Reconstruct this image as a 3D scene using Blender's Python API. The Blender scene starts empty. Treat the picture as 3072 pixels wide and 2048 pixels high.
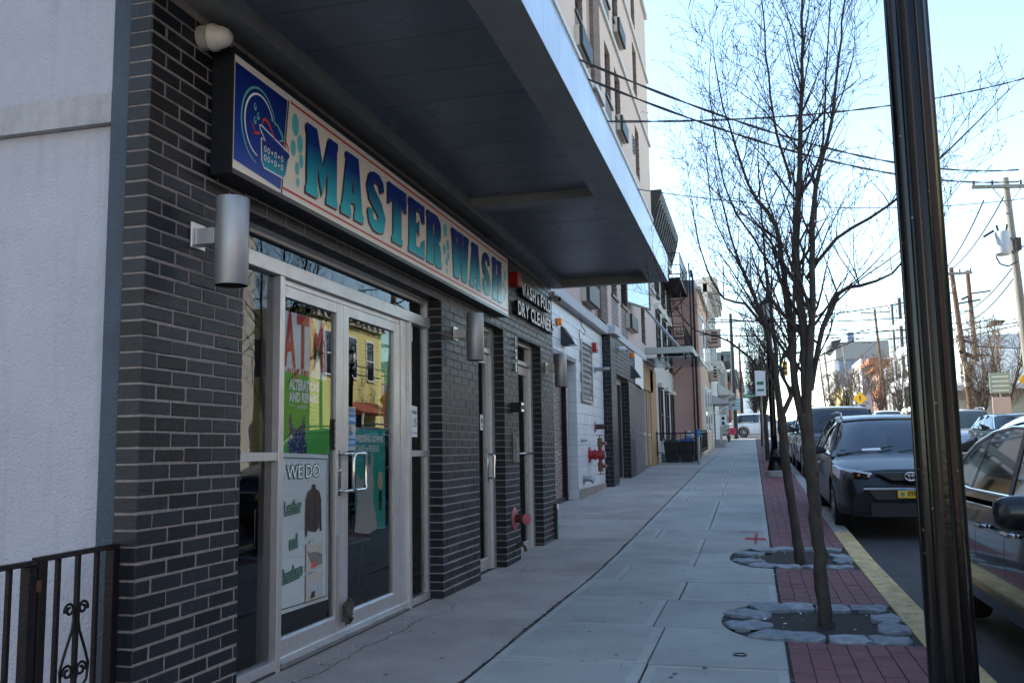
import bpy, bmesh, math, random
from math import sin, cos, pi, radians, sqrt, atan2, hypot
from mathutils import Vector, Matrix
from mathutils.geometry import tessellate_polygon
random.seed(7)
SC = bpy.context.scene
COL = SC.collection
# ------------------------------------------------------------------ camera, world, sun, exposure
cam = bpy.data.cameras.new('camera'); cam_o = bpy.data.objects.new('camera', cam); COL.objects.link(cam_o)
cam.sensor_width = 36; cam.lens = 31.945; cam.clip_start = 0.05; cam.clip_end = 3000
yaw, pitch, roll = .2566, .1188, -.01685
def _R(yaw, pitch, roll):
    cy, sy, cp, sp, cr, sr = cos(yaw), sin(yaw), cos(pitch), sin(pitch), cos(roll), sin(roll)
    A = Matrix(((cy, sy, 0), (0, 0, -1), (-sy, cy, 0)))
    P = Matrix(((1, 0, 0), (0, cp, sp), (0, -sp, cp)))
    Q = Matrix(((cr, -sr, 0), (sr, cr, 0), (0, 0, 1)))
    return Q @ P @ A
_m = _R(yaw, pitch, roll)
_rt, _up, _bk = _m[0], -_m[1], -_m[2]
cam_o.matrix_world = Matrix(((_rt[0], _up[0], _bk[0], 0), (_rt[1], _up[1], _bk[1], 0), (_rt[2], _up[2], _bk[2], 1.17), (0, 0, 0, 1)))
SC.camera = cam_o
SUN_EL, SUN_DIR = radians(37), Vector((-.965, .26, 0)).normalized()
sun = bpy.data.lights.new('sun', 'SUN'); sun.energy = 4.6; sun.angle = radians(.53); sun.color = (1, .93, .82)
sun_o = bpy.data.objects.new('sun', sun); COL.objects.link(sun_o)
sd = Vector((SUN_DIR.x * cos(SUN_EL), SUN_DIR.y * cos(SUN_EL), sin(SUN_EL)))
sun_o.rotation_euler = sd.to_track_quat('Z', 'Y').to_euler(); sun_o.location = (0, 0, 60)
W = bpy.data.worlds.new('World'); SC.world = W; W.use_nodes = True
nt = W.node_tree; nt.nodes.clear()
sky = nt.nodes.new('ShaderNodeTexSky'); sky.sky_type = 'NISHITA'; sky.sun_disc = False
sky.sun_elevation = SUN_EL; sky.sun_rotation = atan2(SUN_DIR.x, SUN_DIR.y)
sky.air_density = 1.0; sky.dust_density = .1; sky.ozone_density = .6
bg = nt.nodes.new('ShaderNodeBackground'); bg.inputs[1].default_value = .15
wo = nt.nodes.new('ShaderNodeOutputWorld')
nt.links.new(sky.outputs[0], bg.inputs[0]); nt.links.new(bg.outputs[0], wo.inputs[0])
SC.view_settings.view_transform = 'Standard'; SC.view_settings.look = 'None'
SC.view_settings.exposure = 1.74; SC.view_settings.gamma = 1; SC.view_settings.use_curve_mapping = False
SC.view_settings.use_white_balance = True; SC.view_settings.white_balance_temperature = 6500; SC.view_settings.white_balance_tint = 5
SC.cycles.max_bounces = 8; SC.cycles.transparent_max_bounces = 16; SC.cycles.glossy_bounces = 4
SC.cycles.use_denoising = True

# ------------------------------------------------------------------ helpers
KN = [(-50, 0), (8.2, 0), (10, .024), (26, .52), (40, .80), (73, 2.0), (120, 3.4), (300, 8)]
def gz(y):
    for (a, za), (b, zb) in zip(KN, KN[1:]):
        if y <= b: return za + (zb - za) * (y - a) / (b - a)
    return KN[-1][1]

class MB:
    def __init__(s): s.v = []; s.f = []; s.m = []
    def add(s, vs, fs, mi=0):
        n = len(s.v); s.v += [tuple(v) for v in vs]; s.f += [tuple(i + n for i in f) for f in fs]; s.m += [mi] * len(fs)
        return s
    def box(s, x0, x1, y0, y1, z0, z1, mi=0):
        vs = [(x, y, z) for x in (x0, x1) for y in (y0, y1) for z in (z0, z1)]
        return s.add(vs, [(0, 1, 3, 2), (4, 6, 7, 5), (0, 4, 5, 1), (2, 3, 7, 6), (0, 2, 6, 4), (1, 5, 7, 3)], mi)
    def hexa(s, b, t, mi=0):   # b, t: 4 points each
        return s.add(list(b) + list(t), [(3, 2, 1, 0), (4, 5, 6, 7), (0, 1, 5, 4), (1, 2, 6, 5), (2, 3, 7, 6), (3, 0, 4, 7)], mi)
    def brick(s, x0, x1, y0, y1, z0, z1, ax='x', c=.003, mi=0):   # chamfered on the +x (or -y) face
        if ax == 'x':
            vs = [(x0, y0, z0), (x0, y1, z0), (x0, y1, z1), (x0, y0, z1), (x1 - c, y0, z0), (x1 - c, y1, z0), (x1 - c, y1, z1), (x1 - c, y0, z1),
                  (x1, y0 + c, z0 + c), (x1, y1 - c, z0 + c), (x1, y1 - c, z1 - c), (x1, y0 + c, z1 - c)]
        else:
            vs = [(x1, y1, z0), (x0, y1, z0), (x0, y1, z1), (x1, y1, z1), (x1, y0 + c, z0), (x0, y0 + c, z0), (x0, y0 + c, z1), (x1, y0 + c, z1),
                  (x1 - c, y0, z0 + c), (x0 + c, y0, z0 + c), (x0 + c, y0, z1 - c), (x1 - c, y0, z1 - c)]
            vs = [vs[i] for i in (1, 0, 3, 2, 5, 4, 7, 6, 9, 8, 11, 10)]
        return s.add(vs, [(3, 2, 1, 0), (0, 1, 5, 4), (1, 2, 6, 5), (2, 3, 7, 6), (3, 0, 4, 7), (4, 5, 9, 8), (5, 6, 10, 9), (6, 7, 11, 10), (7, 4, 8, 11), (8, 9, 10, 11)], mi)
    def tube(s, pts, r, n=8, cap=True, mi=0, sq=1):
        pts = [Vector(p) for p in pts]; k = len(pts); rs = r if isinstance(r, (list, tuple)) else [r] * k
        base = len(s.v); pu = None
        for i, p in enumerate(pts):
            d = (pts[min(i + 1, k - 1)] - pts[max(i - 1, 0)]).normalized()
            if pu is None:
                a = Vector((0, 0, 1)) if abs(d.z) < .9 else Vector((1, 0, 0)); u = d.cross(a).normalized()
            else:
                u = pu - d * pu.dot(d); u = u.normalized() if u.length > 1e-6 else d.orthogonal().normalized()
            pu = u; w = d.cross(u)
            for j in range(n):
                t = 2 * pi * j / n; q = p + (u * cos(t) + w * sin(t) * sq) * rs[i]; s.v.append(tuple(q))
        for i in range(k - 1):
            for j in range(n):
                a = base + i * n + j; b = base + i * n + (j + 1) % n
                s.f.append((a, b, b + n, a + n)); s.m.append(mi)
        if cap:
            s.f.append(tuple(base + j for j in reversed(range(n)))); s.m.append(mi)
            s.f.append(tuple(base + (k - 1) * n + j for j in range(n))); s.m.append(mi)
        return s
    def lathe(s, prof, o=(0, 0, 0), ax=(0, 0, 1), n=16, mi=0, flute=None):
        o = Vector(o); ax = Vector(ax).normalized(); u = ax.orthogonal().normalized(); w = ax.cross(u); base = len(s.v); k = len(prof)
        for r, h in prof:
            for j in range(n):
                t = 2 * pi * j / n; rr = r * (flute(t) if flute else 1); s.v.append(tuple(o + ax * h + (u * cos(t) + w * sin(t)) * rr))
        for i in range(k - 1):
            for j in range(n):
                a = base + i * n + j; b = base + i * n + (j + 1) % n
                s.f.append((a, b, b + n, a + n)); s.m.append(mi)
        s.f.append(tuple(base + j for j in reversed(range(n)))); s.m.append(mi)
        s.f.append(tuple(base + (k - 1) * n + j for j in range(n))); s.m.append(mi)
        return s
    def prism(s, poly, fn, a, b, mi=0, holes=()):   # poly in 2D, fn(u,v,w)->xyz
        loops = [list(poly)] + [list(h) for h in holes]
        flat = [p for l in loops for p in l]
        tris = tessellate_polygon([[Vector((p[0], p[1], 0)) for p in l] for l in loops])
        n = len(flat); vs = [fn(p[0], p[1], a) for p in flat] + [fn(p[0], p[1], b) for p in flat]
        fs = [tuple(t) for t in tris] + [tuple(i + n for i in reversed(t)) for t in tris]
        if a == b: return s.add(vs[:n], fs[:len(tris)], mi)
        o = 0
        for l in loops:
            L = len(l)
            for i in range(L): fs.append((o + i, o + (i + 1) % L, o + (i + 1) % L + n, o + i + n))
            o += L
        return s.add(vs, fs, mi)
    def grid(s, rows, mi=0):
        base = len(s.v); m = len(rows[0])
        for r in rows: s.v += [tuple(p) for p in r]
        for i in range(len(rows) - 1):
            for j in range(m - 1):
                a = base + i * m + j; s.f.append((a, a + 1, a + m + 1, a + m)); s.m.append(mi)
        return s

BASE = {}
def mesh_of(name, mb, mats, off=(0, 0, 0), smooth=False, fixn=True):
    me = bpy.data.meshes.new(name); ox, oy, oz = off
    me.from_pydata([(x - ox, y - oy, z - oz) for x, y, z in mb.v], [], mb.f)
    for m in (mats if isinstance(mats, (list, tuple)) else [mats]): me.materials.append(m)
    if isinstance(mats, (list, tuple)) and len(mats) > 1: me.polygons.foreach_set('material_index', mb.m)
    if fixn:
        bm = bmesh.new(); bm.from_mesh(me); bmesh.ops.recalc_face_normals(bm, faces=bm.faces); bm.to_mesh(me); bm.free()
    if smooth: me.polygons.foreach_set('use_smooth', [True] * len(me.polygons))
    me.update(); return me
def link(o, parent=None):
    COL.objects.link(o)
    if parent is not None: o.parent = parent
    return o
def obj(name, mb, mats, parent=None, smooth=False, bevel=0, auto=None, stuff=False, fixn=True, seg=1):
    off = BASE.get(parent.name, (0, 0, 0)) if parent is not None else (0, 0, 0)
    o = bpy.data.objects.new(name, mesh_of(name, mb, mats, off, smooth, fixn)); link(o, parent); BASE[o.name] = off
    if bevel:
        b = o.modifiers.new('b', 'BEVEL'); b.width = bevel; b.segments = seg; b.limit_method = 'ANGLE'; b.angle_limit = radians(40)
    if auto:
        e = o.modifiers.new('e', 'EDGE_SPLIT'); e.split_angle = radians(auto); e.use_edge_sharp = False
    if stuff: o['kind'] = 'stuff'
    return o
def thing(name, label, cat, loc=(0, 0, 0), group=None, rz=0):
    o = bpy.data.objects.new(name, None); o.location = loc; o.rotation_euler = (0, 0, rz); o.empty_display_size = .1; link(o)
    o['label'] = label; o['category'] = cat
    if group: o['group'] = group
    BASE[o.name] = tuple(loc) if rz == 0 else (0, 0, 0)
    return o
def tag(o, label, cat, group=None):
    o['label'] = label; o['category'] = cat
    if group: o['group'] = group
    return o
def struct(name, mb, m, **k):
    o = obj(name, mb, m, **k); o['kind'] = 'structure'; return o
def copy_tree(o, parent=None):
    c = o.copy(); COL.objects.link(c)
    if parent is not None: c.parent = parent
    for ch in list(o.children): copy_tree(ch, c)
    return c
def kids(parent, name, me, locs):
    for l in locs:
        o = bpy.data.objects.new(name, me); o.location = l; link(o, parent)

# ------------------------------------------------------------------ materials
def mat(name, col, rough=.7, metal=0, noise=0, nscale=8, bump=0, bscale=60, col2=None, spec=.5, island=0, coat=0, stretch=None, spot=None, streak=0, grime=0):
    m = bpy.data.materials.new(name); m.use_nodes = True; t = m.node_tree; N = t.nodes; L = t.links; b = N['Principled BSDF']
    b.inputs['Roughness'].default_value = rough; b.inputs['Metallic'].default_value = metal
    b.inputs['Specular IOR Level'].default_value = spec; b.inputs['Coat Weight'].default_value = coat; b.inputs['Coat Roughness'].default_value = .04
    c4 = (*col, 1); cur = None
    tc = N.new('ShaderNodeTexCoord'); src = tc.outputs['Object']
    if stretch:
        mp = N.new('ShaderNodeMapping'); mp.inputs['Scale'].default_value = stretch; L.new(src, mp.inputs[0]); src = mp.outputs[0]
    def mixc(fac, A, B, mode='MIX'):
        x = N.new('ShaderNodeMix'); x.data_type = 'RGBA'; x.blend_type = mode
        for s_, i in ((fac, 0), (A, 6), (B, 7)):
            if hasattr(s_, 'is_output'): L.new(s_, x.inputs[i])
            else: x.inputs[i].default_value = s_
        return x.outputs[2]
    cur = c4
    if noise:
        n = N.new('ShaderNodeTexNoise'); n.inputs['Scale'].default_value = nscale; n.inputs['Detail'].default_value = 8; n.inputs['Roughness'].default_value = .65; L.new(src, n.inputs['Vector'])
        rr = N.new('ShaderNodeValToRGB'); rr.color_ramp.elements[0].position = .3; rr.color_ramp.elements[1].position = .7; L.new(n.outputs[0], rr.inputs[0])
        c2 = col2 or tuple(max(0, c * (1 - noise)) for c in col); cur = mixc(rr.outputs[0], c4, (*c2, 1))
        r2 = N.new('ShaderNodeMapRange'); r2.inputs[3].default_value = max(0, rough - .1); r2.inputs[4].default_value = min(1, rough + .1); L.new(n.outputs[0], r2.inputs[0]); L.new(r2.outputs[0], b.inputs['Roughness'])
    if streak:
        mp = N.new('ShaderNodeMapping'); mp.inputs['Scale'].default_value = (6, 6, .5); L.new(tc.outputs['Object'], mp.inputs[0])
        n = N.new('ShaderNodeTexNoise'); n.inputs['Scale'].default_value = 3; n.inputs['Detail'].default_value = 6; L.new(mp.outputs[0], n.inputs['Vector'])
        rr = N.new('ShaderNodeValToRGB'); rr.color_ramp.elements[0].position = .52; rr.color_ramp.elements[0].color = (1, 1, 1, 1); rr.color_ramp.elements[1].position = .78; rr.color_ramp.elements[1].color = (1 - streak,) * 3 + (1,); L.new(n.outputs[0], rr.inputs[0])
        cur = mixc(1.0, cur, rr.outputs[0], 'MULTIPLY')
    if grime:   # large uneven dirt patches and fine speckle
        for sc_, lo_, hi_, am in ((.9, .45, .75, .30), (4.5, .55, .72, .22), (38, .62, .70, .30)):
            n = N.new('ShaderNodeTexNoise'); n.inputs['Scale'].default_value = sc_; n.inputs['Detail'].default_value = 10; n.inputs['Roughness'].default_value = .7; L.new(tc.outputs['Object'], n.inputs['Vector'])
            rr = N.new('ShaderNodeValToRGB'); k_ = max(.1, 1 - am * grime); rr.color_ramp.elements[0].position = lo_; rr.color_ramp.elements[0].color = (1, 1, 1, 1); rr.color_ramp.elements[1].position = hi_; rr.color_ramp.elements[1].color = (k_, k_ * .98, k_ * .95, 1); L.new(n.outputs[0], rr.inputs[0])
            cur = mixc(1.0, cur, rr.outputs[0], 'MULTIPLY')
    if spot:   # (scale, threshold, colour): scattered stains
        v = N.new('ShaderNodeTexVoronoi'); v.inputs['Scale'].default_value = spot[0]; L.new(tc.outputs['Object'], v.inputs['Vector'])
        rr = N.new('ShaderNodeValToRGB'); rr.color_ramp.elements[0].position = spot[1]; rr.color_ramp.elements[0].color = (1, 1, 1, 1); rr.color_ramp.elements[1].position = spot[1] + .02; rr.color_ramp.elements[1].color = (0, 0, 0, 1); L.new(v.outputs['Distance'], rr.inputs[0])
        cur = mixc(rr.outputs[0], cur, (*spot[2], 1))
    if island:
        oi = N.new('ShaderNodeObjectInfo'); ge = N.new('ShaderNodeNewGeometry'); ad = N.new('ShaderNodeMath'); ad.operation = 'ADD'
        L.new(oi.outputs['Random'], ad.inputs[0]); L.new(ge.outputs['Random Per Island'], ad.inputs[1])
        fr = N.new('ShaderNodeMath'); fr.operation = 'FRACT'; L.new(ad.outputs[0], fr.inputs[0])
        mr = N.new('ShaderNodeMapRange'); mr.inputs[3].default_value = 1 - island; mr.inputs[4].default_value = 1 + island; L.new(fr.outputs[0], mr.inputs[0])
        hs = N.new('ShaderNodeHueSaturation'); L.new(mr.outputs[0], hs.inputs['Value'])
        if hasattr(cur, 'is_output'): L.new(cur, hs.inputs['Color'])
        else: hs.inputs['Color'].default_value = cur
        m3 = N.new('ShaderNodeMapRange'); m3.inputs[3].default_value = .485; m3.inputs[4].default_value = .515; L.new(ge.outputs['Random Per Island'], m3.inputs[0]); L.new(m3.outputs[0], hs.inputs['Hue'])
        cur = hs.outputs[0]
    if hasattr(cur, 'is_output'): L.new(cur, b.inputs['Base Color'])
    else: b.inputs['Base Color'].default_value = cur
    if bump:
        n = N.new('ShaderNodeTexNoise'); n.inputs['Scale'].default_value = bscale; n.inputs['Detail'].default_value = 5; L.new(src, n.inputs['Vector'])
        bp = N.new('ShaderNodeBump'); bp.inputs['Strength'].default_value = bump; bp.inputs['Distance'].default_value = .01; L.new(n.outputs[0], bp.inputs['Height']); L.new(bp.outputs[0], b.inputs['Normal'])
    return m
def glassmat(name, tint=(.55, .6, .6), refl=1.0, ior=1.55):
    m = bpy.data.materials.new(name); m.use_nodes = True; t = m.node_tree; N = t.nodes; N.clear(); L = t.links
    o = N.new('ShaderNodeOutputMaterial'); mx = N.new('ShaderNodeMixShader'); tr = N.new('ShaderNodeBsdfTransparent'); gl = N.new('ShaderNodeBsdfGlossy')
    fr = N.new('ShaderNodeFresnel'); fr.inputs[0].default_value = ior; gl.inputs['Roughness'].default_value = .0; gl.inputs['Color'].default_value = (.95, .97, 1, 1)
    tc = N.new('ShaderNodeTexCoord'); n = N.new('ShaderNodeTexNoise'); n.inputs['Scale'].default_value = 1.3; bp = N.new('ShaderNodeBump'); bp.inputs['Strength'].default_value = .05; bp.inputs['Distance'].default_value = .02
    L.new(tc.outputs['Object'], n.inputs['Vector']); L.new(n.outputs[0], bp.inputs['Height']); L.new(bp.outputs[0], gl.inputs['Normal'])
    ml = N.new('ShaderNodeMath'); ml.operation = 'MULTIPLY'; ml.inputs[1].default_value = 1.02 * refl; ml.use_clamp = True
    L.new(fr.outputs[0], ml.inputs[0]); L.new(ml.outputs[0], mx.inputs[0]); tr.inputs[0].default_value = (*tint, 1)
    L.new(tr.outputs[0], mx.inputs[1]); L.new(gl.outputs[0], mx.inputs[2]); L.new(mx.outputs[0], o.inputs[0]); return m
def gradmat(name, lo, hi, z0, z1, rough=.25):
    m = bpy.data.materials.new(name); m.use_nodes = True; t = m.node_tree; N = t.nodes; L = t.links; b = N['Principled BSDF']
    g = N.new('ShaderNodeNewGeometry'); s = N.new('ShaderNodeSeparateXYZ'); mr = N.new('ShaderNodeMapRange'); mr.inputs[1].default_value = z0; mr.inputs[2].default_value = z1
    r = N.new('ShaderNodeValToRGB'); r.color_ramp.elements[0].color = (*lo, 1); r.color_ramp.elements[1].color = (*hi, 1)
    L.new(g.outputs['Position'], s.inputs[0]); L.new(s.outputs[2], mr.inputs[0]); L.new(mr.outputs[0], r.inputs[0]); L.new(r.outputs[0], b.inputs['Base Color'])
    b.inputs['Roughness'].default_value = rough; return m

M = {}
M['brick'] = mat('glazed_dark_brick', (.013, .0155, .022), .40, spec=.30, grime=.4, noise=.35, nscale=14, bump=.25, bscale=90, island=.55, spot=(55, .10, (.02, .02, .02)))
M['mortar'] = mat('pink_grey_mortar', (.31, .265, .25), .95, grime=.9, noise=.4, nscale=30, bump=.5, bscale=150)
M['stucco'] = mat('pale_stucco', (.42, .42, .475), .95, noise=.14, nscale=1.2, grime=.35, streak=.10, bump=1.0, bscale=95)
M['stucco_ledge'] = mat('stained_stucco_ledge', (.46, .45, .47), .95, grime=1.3, noise=.35, nscale=3, bump=1.0, bscale=95, stretch=(2, 2, .8))
M['strip'] = mat('slate_painted_stucco', (.060, .078, .105), .9, bump=1.0, bscale=95, noise=.2, nscale=5)
M['alu'] = mat('brushed_aluminium', (.60, .59, .59), .36, metal=.6, noise=.12, nscale=12, bump=.03, streak=.12)
M['alu_d'] = mat('aluminium_worn', (.34, .33, .33), .4, metal=.6, noise=.35, nscale=9)
M['steel'] = mat('polished_steel', (.6, .6, .6), .18, metal=1)
M['cyl'] = mat('silver_cylinder_paint', (.36, .37, .385), .46, metal=.6, noise=.06, spot=(16, .035, (.15, .13, .12)))
M['dark_in'] = mat('lamp_inside_dark', (.01, .01, .01), .8)
M['black'] = mat('black_paint', (.008, .008, .01), .3, noise=.3, nscale=20)
M['iron'] = mat('black_railing_paint', (.004, .004, .009), .4, spec=.22, noise=.4, nscale=15, bump=.3, bscale=60, col2=(.012, .007, .006))
M['rust'] = mat('rusty_iron', (.09, .03, .012), .9, noise=.4, bump=.5)
M['post'] = mat('glossy_black_post', (.002, .002, .003), .18, spec=.25, bump=.05, bscale=50, spot=(16, .05, (.12, .12, .13)))
M['soffit'] = mat('grey_metal_soffit', (.15, .175, .205), .3, metal=.3, grime=.7, noise=.25, nscale=1.5, bump=.05, bscale=2)
M['beam'] = mat('grey_metal_beam', (.26, .26, .25), .45, metal=.3, noise=.25, nscale=5)
M['fascia'] = mat('bright_metal_fascia', (.66, .72, .79), .34, metal=.5, noise=.10, nscale=2, grime=.35, streak=.2)
M['conc'] = mat('sidewalk_concrete', (.40, .41, .385), .9, noise=.28, nscale=1.3, bump=.4, bscale=120, island=.09, spot=(3.2, .035, (.09, .085, .08)), col2=(.30, .31, .29), grime=.5)
M['conc_a'] = mat('older_warm_concrete', (.43, .385, .355), .9, noise=.35, nscale=1.1, bump=.4, bscale=120, island=.07, spot=(3.6, .055, (.10, .085, .08)), col2=(.31, .27, .25), grime=.7)
M['conc_t'] = mat('trowelled_margin', (.42, .43, .405), .85, grime=.5, noise=.15, nscale=4, bump=.1, island=.05)
M['joint'] = mat('dirty_joint', (.035, .032, .028), 1, noise=.5, nscale=40, bump=.6)
M['paver'] = mat('red_stamped_concrete', (.20, .070, .078), .8, noise=.35, nscale=5, bump=.5, bscale=60, island=.08, grime=.8, spot=(7, .04, (.3, .28, .28)))
M['soil'] = mat('tree_pit_soil', (.028, .022, .017), 1, noise=.6, nscale=20, bump=1, bscale=50, spot=(30, .12, (.2, .18, .15)))
M['crumb_a'] = mat('brown_crumb', (.09, .065, .045), 1); M['crumb_b'] = mat('grey_grit', (.25, .24, .22), 1); M['crumb_c'] = mat('dry_leaf', (.20, .11, .05), .9)
M['granite'] = mat('granite_cobble', (.33, .37, .41), .85, noise=.55, nscale=14, bump=1.0, bscale=28, island=.2)
M['curb'] = mat('curb_concrete', (.33, .35, .35), .9, noise=.3, nscale=8, bump=.4)
M['yellow'] = mat('worn_yellow_curb_paint', (.74, .56, .25), .8, grime=1.1, noise=.5, nscale=7, col2=(.36, .27, .13), bump=.4, spot=(6, .12, (.16, .15, .14)))
M['asphalt'] = mat('asphalt', (.060, .066, .075), .85, noise=.3, nscale=3, bump=.9, bscale=220, spot=(9, .03, (.2, .2, .2)))
M['white_line'] = mat('road_paint', (.6, .6, .58), .8, noise=.4, nscale=10)
M['bark'] = mat('tree_bark', (.082, .064, .052), .95, noise=.5, nscale=18, bump=1.0, bscale=22, stretch=(1, 1, .35), col2=(.03, .026, .022))
M['twig'] = mat('twig_bark', (.05, .038, .034), .9)
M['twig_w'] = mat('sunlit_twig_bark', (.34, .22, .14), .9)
M['glass'] = glassmat('shop_glass', (.95, .98, .98), .9)
M['seethru'] = glassmat('car_windscreen_glass', (.60, .72, .76), 1.6)
M['glass_c'] = glassmat('canopy_glass', (.55, .68, .72), .8)
M['carglass'] = mat('car_glass', (.006, .009, .012), .02, spec=.8, coat=1)
M['carglass_b'] = mat('car_glass_tinted_blue', (.02, .035, .045), .05, spec=.5)
M['tyre'] = mat('tyre_rubber', (.012, .012, .013), .85)
M['rim'] = mat('alloy_rim', (.5, .5, .52), .3, metal=.9)
M['plastic'] = mat('black_plastic', (.012, .012, .014), .55)
M['chrome'] = mat('chrome', (.75, .76, .78), .08, metal=1)
M['lens'] = mat('headlamp_lens', (.35, .36, .38), .08, metal=.6, coat=1)
M['amber'] = mat('amber_lens', (.8, .18, .01), .2, coat=.5)
M['redlens'] = mat('red_lamp', (.4, .01, .01), .2, coat=.5)
M['white'] = mat('white_enamel', (.72, .72, .72), .4)
M['cream'] = mat('sign_cream', (.84, .78, .68), .28)
M['red'] = mat('red_print', (.6, .03, .03), .4)
M['redbox'] = mat('red_alarm_box', (.35, .012, .012), .35)
M['pinkred'] = mat('faded_red_enamel', (.48, .12, .15), .5, noise=.35, nscale=20)
M['orange'] = mat('orange_beacon', (.9, .22, .01), .3)
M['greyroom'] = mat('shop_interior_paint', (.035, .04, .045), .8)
M['blue'] = gradmat('logo_blue', (.008, .06, .36), (.002, .015, .17), 2.55, 3.05)
M['grad'] = gradmat('letter_gradient', (.01, .52, .60), (.002, .028, .24), 2.62, 2.90)
M['navy'] = mat('letter_shadow', (.003, .004, .02), .3)
M['teal'] = mat('bubble_teal', (.10, .52, .60), .3)
M['teal2'] = mat('ring_teal', (.12, .46, .42), .3)
M['paper'] = mat('paper_white', (.82, .86, .88), .6, noise=.05)
M['p_green'] = mat('poster_green', (.10, .50, .03), .5, noise=.12, nscale=6)
M['p_teal'] = mat('poster_teal', (.02, .38, .32), .5, noise=.1, nscale=6)
M['p_dgreen'] = mat('print_dark_green', (.008, .07, .035), .5)
M['p_red'] = mat('print_red', (.62, .05, .07), .5)
M['p_blue'] = mat('print_blue', (.01, .16, .42), .5)
M['leather'] = mat('printed_leather', (.045, .022, .012), .5, noise=.5, nscale=25, col2=(.012, .007, .005))
M['dot'] = mat('printed_polka_dress', (.012, .015, .10), .5, spot=(48, .22, (.55, .55, .6)))
M['gown'] = mat('printed_gown', (.50, .50, .50), .6, noise=.3, nscale=14, stretch=(1, 5, .6))
M['shoe'] = mat('printed_shoe', (.20, .19, .17), .6, noise=.4, nscale=20)
M['photo_bg'] = mat('printed_backdrop', (.42, .38, .32), .6, noise=.1)
M['flower'] = mat('printed_flowers', (.6, .55, .35), .6, noise=.4, nscale=60)
M['block'] = mat('white_glazed_block', (.62, .65, .68), .38, noise=.12, nscale=5, bump=.08, island=.06, streak=.12)
M['block_m'] = mat('block_mortar', (.30, .31, .32), .9)
M['stone'] = mat('rough_white_stone', (.62, .64, .66), .8, noise=.35, nscale=14, bump=1, bscale=20)
M['apt'] = mat('pinkish_stucco', (.56, .445, .39), .95, noise=.08, nscale=2, bump=.3, bscale=90)
M['apt_brick'] = mat('brown_brick', (.17, .115, .095), .8, island=.18, noise=.2, nscale=20)
M['apt_mortar'] = mat('buff_mortar', (.30, .25, .22), .95)
M['greybrick'] = mat('mauve_grey_brick', (.13, .115, .12), .6, island=.2, noise=.2, nscale=20)
M['bmetal'] = mat('bronze_window_frame', (.07, .055, .05), .5, metal=.3)
M['wglass'] = mat('window_glass', (.10, .13, .16), .06, spec=.9, coat=.6)
M['wglass_d'] = mat('dark_window_glass', (.012, .014, .016), .05, spec=.9, coat=.6)
M['beige'] = mat('beige_sleeve', (.50, .45, .38), .7)
M['grille'] = mat('grey_grille', (.035, .035, .037), .5, metal=.5)
M['wood'] = mat('orange_wood_panel', (.42, .24, .09), .6, noise=.3, nscale=6, stretch=(1, 1, .1))
M['zinc'] = mat('galvanised_steel', (.35, .37, .38), .4, metal=.8, noise=.2)
M['salmon'] = mat('salmon_stucco', (.50, .32, .28), .95, noise=.15, nscale=1.2, bump=.3)
M['tan'] = mat('tan_stucco', (.60, .42, .29), .95, noise=.1, nscale=2)
M['offwhite'] = mat('offwhite_paint', (.55, .52, .47), .7, noise=.08)
M['cornice'] = mat('dark_cornice', (.02, .02, .022), .6)
M['bracket'] = mat('weathered_bracket', (.045, .045, .047), .7, noise=.5, nscale=6)
M['tile'] = mat('grey_cornice_tin', (.10, .12, .13), .5)
M['clap'] = mat('white_clapboard', (.62, .61, .58), .8)
M['yclap'] = mat('yellow_clapboard', (.62, .55, .24), .8)
M['orangebrick'] = mat('orange_brick', (.38, .13, .06), .85, noise=.2, nscale=4)
M['bluegrey'] = mat('blue_grey_cladding_and_shade', (.16, .20, .30), .7)  # own colour elsewhere; on the far tower's front it is painted shade
M['grey'] = mat('grey_cladding', (.24, .235, .24), .8, noise=.05)
M['modern'] = mat('white_render', (.66, .66, .66), .8)
M['awning'] = mat('grey_canvas', (.42, .40, .42), .9)
M['pole'] = mat('creosoted_pole', (.16, .09, .055), .95, noise=.4, nscale=10, stretch=(1, 1, .15), bump=.4)
M['pole_g'] = mat('weathered_grey_pole', (.26, .24, .21), .95, noise=.4, nscale=10, stretch=(1, 1, .15), bump=.4)
M['xfmr'] = mat('transformer_grey', (.42, .44, .45), .5)
M['wire'] = mat('black_cable', (.008, .008, .009), .6)
M['signy'] = mat('yellow_warning_sign', (.75, .40, .01), .5)
M['signg'] = mat('green_street_sign', (.02, .20, .09), .5)
M['bush'] = mat('yellow_green_leaves', (.10, .13, .02), .8, island=.4)
M['redpaint'] = mat('red_utility_paint', (.42, .06, .07), .9, noise=.4, nscale=40)
M['car_grey'] = mat('dark_grey_metallic', (.009, .011, .016), .35, metal=.3, coat=.35, spec=.35)
M['car_black'] = mat('black_car_paint', (.010, .010, .014), .12, metal=.2, coat=1)
M['car_maroon'] = mat('dark_brown_car_paint', (.022, .014, .016), .2, metal=.3, coat=1)
M['car_white'] = mat('white_car_paint', (.68, .68, .67), .3, coat=1)
M['car_silver'] = mat('silver_car_paint', (.38, .40, .43), .25, metal=.6, coat=1)
M['car_blue'] = mat('blue_grey_car_paint', (.08, .12, .2), .25, metal=.5, coat=1)
M['car_red'] = mat('red_car_paint', (.3, .02, .02), .25, coat=1)
M['plate'] = mat('yellow_plate', (.75, .50, .02), .5)
M['bin'] = mat('black_bin_plastic', (.015, .015, .017), .5)
M['binblue'] = mat('blue_bin_lid', (.02, .06, .22), .5)

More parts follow.
